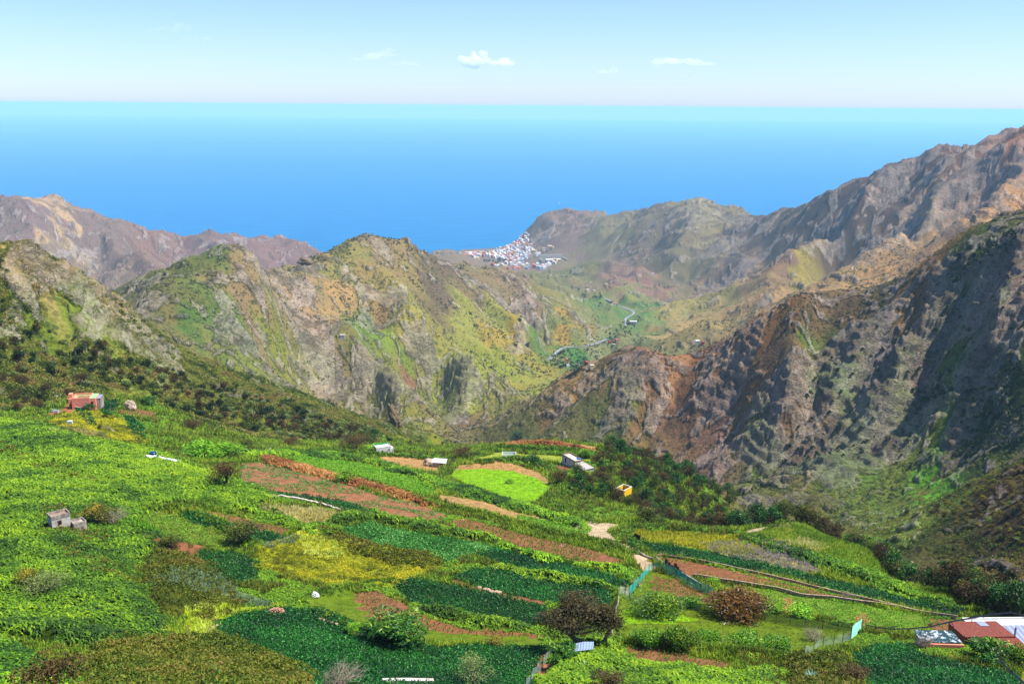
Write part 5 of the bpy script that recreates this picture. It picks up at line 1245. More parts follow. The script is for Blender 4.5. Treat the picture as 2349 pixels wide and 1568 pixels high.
# single plants one can tell apart: (key, u, v of the foot, width px, height px, variant, name, label, category)
ONE = [('brownround', 519, 1112, 66, 60, 0, 'round_tree', 'brown round crowned tree at the corner of the scattered potato field', 'tree'),
 ('bright', 462, 1052, 60, 46, 1, 'umbrella_tree', 'light green umbrella shaped tree beside the field path, nearer the blue tank', 'tree'),
 ('bright', 518, 1052, 58, 40, 1, 'umbrella_tree', 'light green umbrella shaped tree next to a dark bush above the brown tree', 'tree'),
 ('heathg', 566, 1042, 46, 40, 0, 'dark_bush', 'dark olive bush right behind the two umbrella shaped trees', 'bush'),
 ('bright', 790, 1100, 56, 30, 0, 'loquat_bush', 'pale green loquat bush on the bank of the bright crop rows', 'bush'),
 ('bright', 858, 1036, 44, 22, 0, 'green_bush', 'bright green bush next to the white house', 'bush'),
 ('brownround', 815, 1034, 60, 34, 0, 'brown_bush', 'wide brown bush just in front of the white house', 'bush'),
 ('brownround', 665, 1028, 42, 28, 0, 'brown_bush', 'rounded brown bush above the long fern bank', 'bush'),
 ('laurel', 860, 1008, 26, 30, 0, 'dark_tree', 'dark green round tree standing behind the white house', 'tree'),
 ('laurel', 1225, 1070, 34, 32, 0, 'dark_tree', 'dark green round tree on the upper rim of the bright meadow', 'tree'),
 ('laurel', 1186, 1009, 24, 24, 0, 'dark_tree', 'dark tree alone on the horizon edge of the knoll', 'tree'),
 ('bright', 1345, 1050, 28, 26, 1, 'yellow_green_tree', 'yellow green tree rising behind the flat roofed farmhouse', 'tree'),
 ('brownround', 1283, 1108, 36, 34, 0, 'brown_bush', 'brown bush between the bright meadow and the wood', 'bush'),
 ('brownround', 1060, 1052, 44, 34, 0, 'brown_bush', 'brown bush beside the pole near the small shed', 'bush'),
 ('bright', 1168, 1108, 26, 12, 0, 'weed_clump', 'small clump of weeds in the middle of the bright meadow', 'plant'),
 ('loquat', 912, 1468, 124, 72, 0, 'loquat_bush', 'large loquat bush with pale leaf tips above the lowest potato field', 'bush'),
 ('loquat', 862, 1462, 50, 42, 1, 'loquat_bush', 'smaller dark shrub touching the large loquat bush', 'bush'),
 ('bright', 812, 1450, 32, 30, 1, 'young_loquat', 'young light green shrub left of the loquat bush', 'bush'),
 ('bigheath', 1322, 1478, 138, 128, 0, 'heath_tree', 'tall dark brown heath tree with grey branches beside the fenced orchard', 'tree'),
 ('bigheath', 1388, 1478, 62, 110, 1, 'heath_tree', 'slender rust brown heath tree leaning against the orchard net', 'tree'),
 ('citrus', 1508, 1412, 112, 62, 0, 'citrus_tree', 'big round citrus tree casting a dark shadow in the fenced orchard', 'tree'),
 ('citrus', 1582, 1392, 46, 30, 1, 'citrus_tree', 'small citrus tree peeking out behind the big citrus tree', 'tree'),
 ('avocado', 1690, 1414, 128, 74, 0, 'avocado_tree', 'broad brown leaved avocado tree growing over the net fence', 'tree'),
 ('bright', 1768, 1404, 72, 30, 0, 'yellow_green_bush', 'yellow green bush right beside the avocado tree', 'bush'),
 ('bright', 1840, 1414, 66, 28, 0, 'yellow_green_bush', 'loose yellow green bush between the avocado tree and the net corner', 'bush'),
 ('citrus', 1490, 1480, 60, 44, 1, 'citrus_tree', 'dark round citrus tree at the lower left corner of the orchard', 'tree'),
 ('citrus', 1555, 1486, 66, 60, 1, 'citrus_tree', 'tall citrus tree with yellowish top in the lower orchard row', 'tree'),
 ('citrus', 1625, 1478, 56, 42, 1, 'citrus_tree', 'middle sized citrus tree third in the lower orchard row', 'tree'),
 ('citrus', 1708, 1488, 76, 44, 1, 'citrus_tree', 'wide low citrus tree fourth in the lower orchard row', 'tree'),
 ('citrus', 1782, 1484, 58, 34, 1, 'citrus_tree', 'yellowish citrus tree at the right end of the lower orchard row', 'tree'),
 ('bright', 1640, 1340, 32, 22, 0, 'lemon_bush', 'small yellow green bush at the edge of the long reddish field', 'bush'),
 ('loquat', 2262, 1512, 88, 62, 1, 'loquat_tree', 'dark leafy tree in front of the tiled farmhouse roof', 'tree'),
 ('citrus', 2338, 1522, 56, 50, 1, 'citrus_tree', 'yellow green tree at the right picture edge below the tiled farmhouse', 'tree'),
 ('broomb', 1136, 1482, 34, 26, 0, 'broom_bush', 'yellow broom bush on the verge of the lowest potato field', 'bush'),
 ('broomb', 1716, 1425, 26, 18, 1, 'flowering_weed', 'yellow flowering weed clump in the orchard grass', 'plant'),
 ('broomb', 226, 1206, 56, 60, 0, 'lemon_tree', 'thin tree with yellow fruit beside the concrete hut', 'tree'),
 ('bare', 262, 1204, 66, 56, 0, 'bare_tree', 'grey leafless tree next to the concrete hut', 'tree'),
 ('dryb', 98, 1362, 104, 66, 0, 'dry_bush', 'grey half dry bush in the bracken slope', 'bush'),
 ('broomb', 66, 1345, 44, 52, 0, 'broom_bush', 'yellow flowered bush rising beside the grey half dry bush', 'bush'),
 ('oliveb', 385, 1260, 46, 36, 0, 'round_bush', 'round olive bush beside the small brown plot', 'bush'),
 ('oliveb', 558, 1240, 64, 36, 0, 'hedge_bush', 'low olive bush at the end of the narrow potato strip', 'bush'),
 ('brownround', 128, 1600, 150, 130, 0, 'heather_bush', 'large dark brown heather bush at the bottom left corner', 'bush'),
 ('willow', 1085, 1568, 90, 82, 0, 'willow_shrub', 'grey green feathery shrub in the lowest potato field', 'bush'),
 ('bare', 790, 1576, 96, 70, 1, 'dry_shrub', 'pale leafless shrub at the bottom of the lowest potato field', 'bush'),
 ('bare', 1460, 1345, 34, 26, 0, 'bare_tree', 'small bare fruit tree inside the net corner', 'tree'),
 ('bare', 1868, 1468, 54, 38, 1, 'bare_tree', 'bare spreading fruit tree near the bright net panel', 'tree'),
 ('bare', 2116, 1488, 58, 50, 2, 'bare_tree', 'bare shrub at the end of the corrugated shed', 'bush'),
 ('bare', 1940, 1370, 36, 20, 2, 'bare_tree', 'small bare fig tree on the upper terrace wall', 'tree'),
 ('loquat', 1288, 1516, 62, 50, 1, 'green_shrub', 'leafy green shrub below the tall dark heath tree', 'bush'),
 ('heath', 1960, 1560, 76, 40, 0, 'heather_bush', 'brown olive heather bush at the bottom edge beside the agave', 'bush'),
 ('heath', 1395, 1585, 96, 44, 0, 'heather_bush', 'brown heather bush at the bottom edge below the fern thicket', 'bush'),
 ('loquat', 340, 930, 34, 26, 1, 'loquat_bush', 'pale green bush beside the big pale boulder', 'bush'),
 ('heath', 190, 880, 34, 30, 0, 'brown_bush', 'brown bush directly above the orange house', 'bush'),
 ('laurel', 205, 942, 22, 20, 0, 'green_bush', 'dark green bush at the foot of the orange house', 'bush'),
 ('laurel', 245, 958, 24, 22, 0, 'green_bush', 'green bush between two dark vegetable plots', 'bush'),
 ('oliveb', 1490, 1200, 40, 42, 1, 'green_cypress', 'dark green rounded tree above the bend of the road', 'tree'),
 ('brownround', 440, 990, 44, 34, 0, 'brown_bush', 'large brown bush below the furrowed plot', 'bush'),
 ('dryb', 232, 1004, 24, 20, 0, 'grey_bush', 'small grey bush alone on the yellow weedy slope', 'bush')]
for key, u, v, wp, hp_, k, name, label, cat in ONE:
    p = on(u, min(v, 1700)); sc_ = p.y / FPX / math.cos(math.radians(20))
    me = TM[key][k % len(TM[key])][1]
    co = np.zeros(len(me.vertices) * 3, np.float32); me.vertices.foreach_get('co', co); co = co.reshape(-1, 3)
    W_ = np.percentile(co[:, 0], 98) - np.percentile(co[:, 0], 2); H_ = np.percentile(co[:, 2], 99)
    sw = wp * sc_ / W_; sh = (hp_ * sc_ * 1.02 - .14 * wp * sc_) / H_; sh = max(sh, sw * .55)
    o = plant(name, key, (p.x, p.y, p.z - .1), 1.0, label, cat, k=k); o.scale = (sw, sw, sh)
# palms on the valley floor
pm = MB(); pm.tube([(0, 0, -.5), (.1, 0, 3), (.15, .1, 6)], [.35, .3, .28], 7); PT = pm.mesh('trunk', M_BARK, True)
fr = MB(); r = np.random.default_rng(3)
for k in range(26):
    a = 6.28 * k / 26 + r.uniform(-.1, .1); up = r.uniform(.0, 1.2); d = np.array([math.cos(a), math.sin(a), 0]); s_ = np.array([-d[1], d[0], 0]) * .35
    p = [np.array([.15, .1, 6.0]) + d * 3.6 * t + np.array([0, 0, up * 2.2 * t - 2.6 * t * t]) for t in (0, .35, .7, 1)]
    V = [q + s_ * w_ for q, w0 in zip(p, (.3, 1, .9, .1)) for w_ in (-w0, w0)]; fr.add(V, [(0, 1, 3, 2), (2, 3, 5, 4), (4, 5, 7, 6)], r.uniform(.1, .9))
PC = fr.mesh('crown', M_DARK)
for u, v in [(1268, 826), (1280, 836), (1292, 842), (1302, 836), (1312, 848), (1322, 852), (1334, 846), (1340, 836), (1296, 822), (1326, 840), (1212, 796), (1186, 792), (1196, 735), (1316, 858)]:
    p = on(u, v); o = empty('palm_tree', p, rng.uniform(0, 6), 'palm tree on the valley floor round the hamlet', 'palm', 'palms of the valley hamlet'); s = rng.uniform(1.3, 1.9); o.scale = (s, s, s)
    for nm, me in (('trunk', PT), ('crown', PC)):
        c = bpy.data.objects.new(nm, me); COL.objects.link(c); c.parent = o
print('trees', round(time.time() - T0, 1))
# ------------------------------------------------------------------ buildings
M_ORANGE = flatmat('orange_plaster', (244, 156, 124), (236, 140, 112), 1.2)
M_ORTRIM = flatmat('pale_orange_trim', (252, 190, 150))
M_GREENROOF = flatmat('green_roof_paint', (156, 208, 148), (130, 186, 126), .8)
M_WHITE = flatmat('white_plaster', (236, 234, 226), (206, 202, 192), .9)
M_WHITER = flatmat('white_roof_paint', (240, 242, 244), (214, 216, 220), 1.2)
M_CONC = flatmat('grey_concrete', (188, 178, 164), (120, 110, 98), .9, bump=.3, streak=(1, 1, .25))
M_CONCL = flatmat('pale_concrete', (204, 198, 188), (160, 150, 138), .7)
M_DARKW = flatmat('dark_opening', (34, 32, 34), (24, 22, 24))
M_GREYM = flatmat('grey_sheet_metal', (150, 158, 176), (126, 132, 148), .5, rough=.4)
M_WOOD = flatmat('weathered_wood', (150, 118, 92), (96, 70, 54), 2)
M_YELLOW = flatmat('yellow_plaster', (250, 200, 30), (236, 182, 24), 1)
M_RUST = flatmat('rusty_metal', (104, 52, 38), (70, 34, 28), 2)
M_BLUEP = flatmat('blue_plastic', (24, 74, 116), (16, 54, 90), 1, rough=.35)
M_BRIGHTB = flatmat('bright_blue_tarp', (70, 160, 220), (50, 130, 200), 1)
M_WPLAS = flatmat('white_plastic', (238, 242, 242), (214, 222, 226), 2, rough=.5)
M_BLOCK = flatmat('concrete_block', (196, 168, 140), (140, 112, 92), 1.6)
M_ROCK = flatmat('pale_rock', (206, 188, 160), (122, 104, 88), .6, bump=.8)
M_ROCKD = flatmat('dark_rock', (150, 128, 96), (64, 54, 44), .5, bump=.8)
M_WATER = flatmat('basin_water', (150, 190, 150), (130, 176, 140), .5, rough=.2)
def tilemat():
    m, nt, b = newmat('clay_tiles'); tcn = nt.nodes.new('ShaderNodeTexCoord').outputs['Object']
    w_ = nt.nodes.new('ShaderNodeTexWave'); w_.bands_direction = 'X'; w_.inputs['Scale'].default_value = 1.35; w_.inputs['Distortion'].default_value = .4; nt.links.new(tcn, w_.inputs[0])
    f = noise_n(nt, 3, 4, .7, tcn)
    c = mixc(nt, maprange(nt, f, .35, .65, 0, 1), lin((176, 96, 74)) * .75, lin((122, 62, 52)) * .75)
    nt.links.new(mixc(nt, maprange(nt, w_.outputs[1], .1, .5, .65, 0), c, lin((70, 34, 30)) * .7), b.inputs['Base Color'])
    bp = nt.nodes.new('ShaderNodeBump'); bp.inputs['Distance'].default_value = .08; nt.links.new(w_.outputs[1], bp.inputs['Height']); nt.links.new(bp.outputs[0], b.inputs['Normal'])
    return m
M_TILE = tilemat()
def corrmat(name, c1, c2, c3=None, sc_=1.1):
    m, nt, b = newmat(name); tcn = nt.nodes.new('ShaderNodeTexCoord').outputs['Object']
    w_ = nt.nodes.new('ShaderNodeTexWave'); w_.bands_direction = 'X'; w_.inputs['Scale'].default_value = sc_; nt.links.new(tcn, w_.inputs[0])
    c = mixc(nt, maprange(nt, w_.outputs[1], .3, .7, 0, 1), lin(c1) * .8, lin(c2) * .8)
    if c3: c = mixc(nt, maprange(nt, noise_n(nt, 1.1, 5, .7, tcn), .5, .56, 0, 1), c, lin(c3) * .8)
    nt.links.new(c, b.inputs['Base Color']); b.inputs['Roughness'].default_value = .5
    bp = nt.nodes.new('ShaderNodeBump'); bp.inputs['Distance'].default_value = .06; nt.links.new(w_.outputs[1], bp.inputs['Height']); nt.links.new(bp.outputs[0], b.inputs['Normal'])
    return m
def parapet(x0, x1, y0, y1, z0, z1, t=.22):
    m = MB(); m.box(x0, x1, y0, y0 + t, z0, z1).box(x0, x1, y1 - t, y1, z0, z1).box(x0, x0 + t, y0 + t, y1 - t, z0, z1).box(x1 - t, x1, y0 + t, y1 - t, z0, z1)
    return m
def part(par, name, mb, mat, smooth=False): return mb.build(name, mat, par, smooth=smooth)
def B(*a): return MB().box(*a)

p = on(188, 938); h = empty('orange_house', p, math.radians(11), 'orange flat roofed house on the slope above the dark vegetable strips', 'house')
part(h, 'walls', B(-3.6, 3.2, 0, 7, -4, 3.9).box(3.2, 5.4, .25, 7.3, -4, 4.3).box(-5.6, -3.6, 3.2, 6.6, -4, 3.6), M_ORANGE)
part(h, 'roof', B(-3.38, 2.98, .22, 6.78, 3.9, 3.96), M_GREENROOF)
part(h, 'roof', B(3.25, 5.35, .3, 7.2, 4.3, 4.36), M_GREENROOF)
part(h, 'parapet', parapet(-3.62, 3.22, -.02, 7.02, 3.9, 4.75), M_ORANGE)
part(h, 'partition', B(-1.9, 3.0, 2.9, 3.1, 3.96, 4.9).box(-2.1, -1.9, .3, 3.1, 3.96, 4.9), M_ORTRIM)
part(h, 'roof_room', B(-5.62, -4.2, 3.8, 6.0, 3.6, 5.4), M_ORANGE)
for x, z, w_, hh in ((-1.5, 2.2, .45, .35), (1.8, 2.5, .5, .45), (.7, 1.0, .7, .8)):
    f = part(h, 'window', B(x, x + w_, -.05, 0, z, z + hh), M_WHITE); part(f, 'pane', B(x + .1, x + w_ - .1, -.07, -.05, z + .1, z + hh - .1), M_DARKW)
part(h, 'door', B(3.5, 4.5, .2, .25, .2, 2.9), M_DARKW)  # flat dark panel, painted shade of the door recess
part(h, 'terrace_wall', B(3.5, 5.6, -1.6, -1.4, -4, .6).box(5.4, 5.6, -1.4, .2, -4, .6), M_ORANGE)
part(h, 'drain_pipe', MB().tube([(-2.6, -.12, 1.3), (.6, -.12, .4), (3.0, -.15, -1.0)], .08), M_WHITE)
part(h, 'annex', B(5.6, 6.9, 2, 7.4, -4, 3.6), M_CONC); part(h, 'annex_roof', B(5.5, 7.0, 1.9, 7.6, 3.6, 3.72), M_GREYM)
p = on(190, 941); tag(MB().tube([(0, 0, -.3), (0, 0, 1.1), (0, 0, 1.25)], [.65, .65, .5], 12).build('water_tank', M_DARKW, loc=p), 'small black water tank at the foot of the orange house wall', 'tank')

p = on(138, 1212); h = empty('concrete_hut', (p.x - .5, p.y + 1.0, p.z - .8), math.radians(42), 'roofless looking grey concrete hut half buried in bracken', 'hut'); h.scale = (.85, .85, .85)
part(h, 'walls', B(-1.9, 1.9, -1.35, 1.35, -2, 3.6), M_CONCL); part(h, 'roof', B(-1.7, 1.7, -1.15, 1.15, 3.6, 3.66), flatmat('leaf_littered_roof', (170, 140, 116), (120, 100, 84), 1.5))
part(h, 'parapet', parapet(-1.95, 1.95, -1.4, 1.4, 3.35, 4.15, .16), M_CONC)
f = part(h, 'window', B(-.75, .1, -1.38, -1.35, 1.9, 2.9), M_WOOD); part(f, 'pane', B(-.65, 0, -1.4, -1.38, 2.0, 2.8), M_DARKW)
part(h, 'annex', B(2.0, 4.6, -2.9, -.2, -3, 1.5), M_CONC); part(h, 'annex_parapet', parapet(1.98, 4.62, -2.92, -.18, 1.5, 1.9, .14), M_CONC)
part(h, 'door', B(3.4, 3.95, -2.95, -2.92, -.9, .9), M_WOOD)

p = on(884, 1041); h = empty('white_house', p, math.radians(24), 'white flat roofed house between brown bushes and pale reeds', 'house')
part(h, 'walls', B(-4, 2.6, 0, 4.5, -2, 3.0), M_WHITE); part(h, 'roof', B(-3.8, 2.4, .2, 4.3, 3.0, 3.05), M_WHITER); part(h, 'parapet', parapet(-4.02, 2.62, -.02, 4.52, 3.0, 3.5), M_WHITE)
part(h, 'back_parapet', B(-3.8, 2.4, 4.1, 4.28, 3.05, 3.75), flatmat('green_rim', (40, 170, 90)))
for x, z in ((-1.6, 1.2), (1.4, 1.5)): part(h, 'window', B(x, x + .6, -.05, 0, z, z + .7), M_DARKW)
part(h, 'side_room', B(2.62, 4.0, .8, 3.6, -2, 2.2), M_WHITE)

p = on(1320, 1076); h = empty('farmhouse', (p.x, p.y + 1.0, p.z), math.radians(30), 'flat roofed farmhouse with ribbed grey terrace on the knoll', 'house')
part(h, 'walls', B(0, 3.8, 0, 9.6, -3, 2.4), M_WHITE); part(h, 'roof', B(.2, 3.6, .2, 9.4, 2.4, 2.46), flatmat('dusty_roof', (206, 196, 184), (170, 158, 146), .8)); part(h, 'parapet', parapet(-.02, 3.82, -.02, 9.62, 2.4, 2.85), M_WOOD)
part(h, 'terrace_roof', B(-.2, 4.6, -6.2, -.05, 1.4, 1.55), corrmat('ribbed_roof', (206, 200, 190), (140, 132, 124), None, .45)); part(h, 'terrace_base', B(0, 4.4, -6, -.08, -3, 1.4), M_CONCL)
part(h, 'side_door', B(-.05, 0, 6.5, 7.3, .2, 2.0), M_DARKW)
q = h.matrix_basis @ Vector((2.9, 2.2, 2.62)); tag(MB().tube([(-.8, 0, .0), (-.7, 0, .22), (.8, 0, .26), (.9, 0, .1)], [.1, .3, .32, .12], 8).build('tarp_bundle', M_BRIGHTB, loc=q, rz=-.6), 'blue tarpaulin bundle lying on the farmhouse roof', 'tarpaulin')

p = on(1438, 1133); h = empty('yellow_house', p, math.radians(50), 'bright yellow walled house showing through the wood', 'house')
part(h, 'walls', parapet(-4.2, .9, -1.4, 2.2, -3, 3.0, .2), M_YELLOW); part(h, 'floor_slab', B(-4, .7, -1.2, 2.0, 1.0, 1.1), M_CONC); part(h, 'wall_cap', parapet(-4.24, .94, -1.44, 2.24, 3.0, 3.08, .28), M_WHITE)

p = on(1168, 1049); h = empty('water_basin', p, math.radians(2), 'white walled rectangular water basin on the knoll terrace', 'basin')
part(h, 'walls', parapet(-2.9, 2.9, -.2, 3.4, -1.2, 1.3, .2), M_WHITE); part(h, 'water', B(-2.68, 2.68, .02, 3.18, .2, .3), M_WATER)

p = on(1003, 1072); h = empty('shed', (p.x, p.y + 1, p.z), math.radians(-8), 'small shed with a white sheet roof beside the brown rocks', 'shed')
part(h, 'walls', B(-1.9, 3.0, 0, 3, -1, 1.7), M_CONC); part(h, 'roof', MB().add([(-2.2, -.3, 1.7), (3.3, -.3, 1.7), (3.3, 3.4, 2.1), (-2.2, 3.4, 2.1), (-2.2, -.3, 1.78), (3.3, -.3, 1.78), (3.3, 3.4, 2.18), (-2.2, 3.4, 2.18)], [(0, 3, 2, 1), (4, 5, 6, 7), (0, 1, 5, 4), (1, 2, 6, 5), (2, 3, 7, 6), (3, 0, 4, 7)]), M_WHITER)

def rock_obj(name, u, v, W_, D_, H_, mat, label, seed, rz=0, cat='rock', sub=3, lean=0.0):
    bm = __import__('bmesh').new(); __import__('bmesh').ops.create_icosphere(bm, subdivisions=sub, radius=1)
    for vt in bm.verts:
        c = vt.co; n_ = float(ridged3(np.array([c.x * 1.3 + seed]), np.array([c.y * 1.3]), np.array([c.z * 1.3 + seed]), 3, seed)[0])
        k = .72 + .55 * n_
        c.x *= k * W_ / 2; c.y *= k * D_ / 2; c.z = c.z * k * H_ / 2 + H_ * .35; c.x += lean * c.z
    me = bpy.data.meshes.new(name); bm.to_mesh(me); bm.free(); me.materials.append(mat)
    o = bpy.data.objects.new(name, me); COL.objects.link(o); o.location = on(u, v); o.rotation_euler = (0, 0, rz)
    return tag(o, label, cat)
rock_obj('boulder', 300, 941, 4.6, 3.4, 5.2, M_ROCK, 'big pale boulder standing beside a light green bush', 3)
rock_obj('rock_outcrop', 985, 1068, 5.0, 3.5, 3.6, M_ROCK, 'brown weathered rock in front of the small white roofed shed', 5)
rock_obj('standing_rock', 912, 978, 8, 6, 22, M_ROCKD, 'tall dark standing rock on the ridge above the white house', 8, lean=-.3)
rock_obj('rock_spire', 700, 606, 26, 18, 14, M_ROCKD, 'dark rock tooth on the saddle of the middle mountain', 9)
for k, (u, v) in enumerate([(1100, 1350), (1113, 1354), (1120, 1355), (1138, 1360), (1145, 1361), (1128, 1359)]):
    rock_obj('field_stone', u, v + 20 * 0, 1.0, .9, .7, M_BLOCK, 'reddish stone in the line between two dark potato fields', 11 + k, cat='stone', sub=2)['group'] = 'stones between the potato fields'
for k, (u, v) in enumerate([(735, 1421), (745, 1424), (752, 1427), (762, 1429), (772, 1433), (800, 1452), (812, 1455), (824, 1457), (836, 1459), (480, 1446), (488, 1441), (497, 1437), (615, 1404), (625, 1401)]):
    rock_obj('field_stone', u, v, .6, .5, .45, M_BLOCK, 'stone along the edge of the large lowest potato field', 21 + k, cat='stone', sub=2)['group'] = 'stones edging the lowest field'
p = on(632, 1405); m = MB(); r = np.random.default_rng(4)
for k in range(150):
    a = r.uniform(0, 6.28); rr = 1.35 * math.sqrt(r.random()); zz = .75 * (1 - rr / 1.5) * r.uniform(.5, 1); s_ = r.uniform(.06, .16)
    c, sn = math.cos(a) * rr, math.sin(a) * rr; m.box(c - s_, c + s_, sn - s_ * .7, sn + s_ * .7, zz - .1, zz + s_)
o = tag(m.build('log_pile', flatmat('split_wood', (206, 160, 130), (150, 100, 76), 5), loc=p), 'heap of reddish split wood at the corner of the lowest potato field', 'wood pile')
p = on(722, 1366); h = empty('white_tent', p, .3, 'small white plastic tent shaped cover in the weeds', 'cover')
part(h, 'cover', MB().add([(-.75, -.5, 0), (.75, -.5, 0), (.75, .5, 0), (-.75, .5, 0), (-.1, 0, .95), (.35, .1, .6)], [(0, 1, 5, 4), (1, 2, 5), (2, 3, 4, 5), (3, 0, 4)]), M_WPLAS); part(h, 'ridge_pole', MB().tube([(-.1, 0, 0), (-.1, 0, 1.02)], .03), M_WOOD)
p = on(352, 1052); h = empty('water_tank', p, 0, 'dark blue water tank beside the white plastic sheets', 'tank')
part(h, 'tank_body', MB().tube([(0, 0, -.3), (0, 0, 2.0), (0, 0, 2.1)], [1.0, 1.0, .9], 18), M_BLUEP); part(h, 'lid', MB().tube([(0, 0, 2.1), (0, 0, 2.22)], [.45, .4], 12), M_BLUEP)
for u, v, L_, W_, rz_, lb in ((342, 1052, 3.6, 2.4, -.1, 'short white plastic sheet left of the dark blue tank'), (385, 1059, 8.2, 2.0, -.42, 'long white plastic sheet stretching downhill from the dark blue tank')):
    p = on(u, v); m = MB(); n_ = 10; r = np.random.default_rng(u)
    V = [(-L_ / 2 + L_ * a_ / n_, -W_ / 2 + W_ * b_ / 3, .6 + r.uniform(0, .22)) for a_ in range(n_ + 1) for b_ in range(4)]
    m.add(V, [(a_ * 4 + b_, (a_ + 1) * 4 + b_, (a_ + 1) * 4 + b_ + 1, a_ * 4 + b_ + 1) for a_ in range(n_) for b_ in range(3)]); o = m.build('plastic_sheet', M_WPLAS, loc=p, rz=rz_); tag(o, lb, 'sheet')
    o.modifiers.new('s', 'SOLIDIFY').thickness = .12
p = on(161, 974); h = empty('caged_tank', p, .2, 'white caged plastic tank on the yellow weedy slope', 'tank')
part(h, 'tank_body', B(-.75, .75, -.6, .6, .15, 1.5), M_WPLAS); m = MB()
for k in range(6): m.tube([(-.8 + .32 * k, -.65, .1), (-.8 + .32 * k, -.65, 1.55)], .03, 4)
for k in range(4): m.tube([(-.8, -.65, .2 + .42 * k), (.8, -.65, .2 + .42 * k)], .03, 4)
part(h, 'cage', m, M_GREYM); part(h, 'pallet', B(-.8, .8, -.65, .65, -.2, .12), M_WOOD)
p = on(127, 945); m = MB(); r = np.random.default_rng(14)
for k in range(60):
    x, y, z, s_ = r.normal() * .8, r.normal() * .7, abs(r.normal()) * .4, r.uniform(.12, .34); m.box(x - s_, x + s_, y - s_, y + s_, z - .2, z + s_)
tag(m.build('rubble_heap', flatmat('rubble', (210, 210, 214), (90, 90, 100), 4), loc=p), 'heap of white and grey rubble at the end of the dirt track', 'rubble')

# lower right farm
G = on(2210, 1478); h = empty('tiled_farmhouse', G, math.radians(2), 'farmhouse with reddish clay tile roof behind a dark leafy tree', 'house')
V = lambda *a: a
part(h, 'walls', MB().add([(.2, 0, -3), (7.6, 0, -3), (7.6, 5.2, -3), (.2, 5.2, -3), (.2, 0, 1.0), (7.6, 0, 1.0), (7.6, 5.2, .55), (.2, 5.2, .55)], [(0, 3, 2, 1), (4, 5, 6, 7), (0, 1, 5, 4), (1, 2, 6, 5), (2, 3, 7, 6), (3, 0, 4, 7)]), flatmat('terracotta_plaster', (176, 90, 54), (150, 74, 44), 1))
def slab(a, b_, c, d, t=.12): return MB().add([a, b_, c, d] + [(q[0], q[1], q[2] + t) for q in (a, b_, c, d)], [(0, 3, 2, 1), (4, 5, 6, 7), (0, 1, 5, 4), (1, 2, 6, 5), (2, 3, 7, 6), (3, 0, 4, 7)])
part(h, 'roof', slab((0, -.0, 1.2), (7.9, -.0, 1.2), (7.9, 5.5, .65), (0, 5.5, .65)), M_TILE)
part(h, 'front_roof', slab((2.0, -3.4, -.2), (9.6, -3.4, -.2), (8.1, -.02, 1.15), (.3, -.02, 1.15)), M_TILE)
part(h, 'ridge', MB().tube([(0, -.02, 1.34), (7.9, -.02, 1.34)], .14, 8), M_TILE)
part(h, 'front_wall', B(2.2, 9.2, -3.1, -.3, -3, -.22), flatmat('brick_plaster', (190, 110, 80)))
part(h, 'skylight', slab((4.4, 3.6, .98), (5.8, 3.6, .98), (5.8, 5.4, .8), (4.4, 5.4, .8), .06), M_GREYM)
h = empty('white_annex', G, math.radians(2), 'white flat roofed building behind the tiled farmhouse', 'house')
part(h, 'walls', B(5.0, 16, 5.9, 10.2, -6, -1.7), flatmat('reddish_wall', (150, 84, 66))); part(h, 'roof', B(5.2, 15.8, 6.1, 10.0, -1.7, -1.64), M_WHITER); part(h, 'parapet', parapet(4.98, 16.02, 5.88, 10.22, -1.7, -1.3), M_WHITE)
h = empty('metal_roofed_shed', G, math.radians(2), 'shed with grey sheet metal roof and a thin chimney pipe', 'shed')
part(h, 'walls', B(8.5, 16, .4, 5.5, -5, -.6), M_CONC); part(h, 'roof', slab((8.2, .1, -.5), (16.2, .1, -.5), (16.2, 5.6, -.1), (8.2, 5.6, -.1), .08), corrmat('seamed_metal', (150, 160, 182), (126, 134, 156), None, .35)); part(h, 'chimney', MB().tube([(9.6, 2.9, -.6), (9.6, 2.9, 1.2)], .16, 10), M_GREYM)
p = on(2158, 1486); h = empty('corrugated_shed', p, math.radians(-2), 'low shed with dark green corrugated roof patched with white', 'shed')
part(h, 'roof', slab((-2.9, 0, .95), (3.1, 0, .95), (2.6, 2.8, 1.3), (-3.2, 2.8, 1.3), .06), corrmat('corrugated_green', (24, 52, 54), (44, 84, 84), (190, 196, 204), 1.2)); part(h, 'walls', B(-2.8, 2.9, .25, 2.6, -2, .9), M_CONC)
part(h, 'front_wall', B(-2.5, 3.2, -.35, -.1, -1.5, .85), M_ORANGE); part(h, 'step', B(-2.2, 3.2, -1.3, -1.1, -1, .25), M_WOOD)

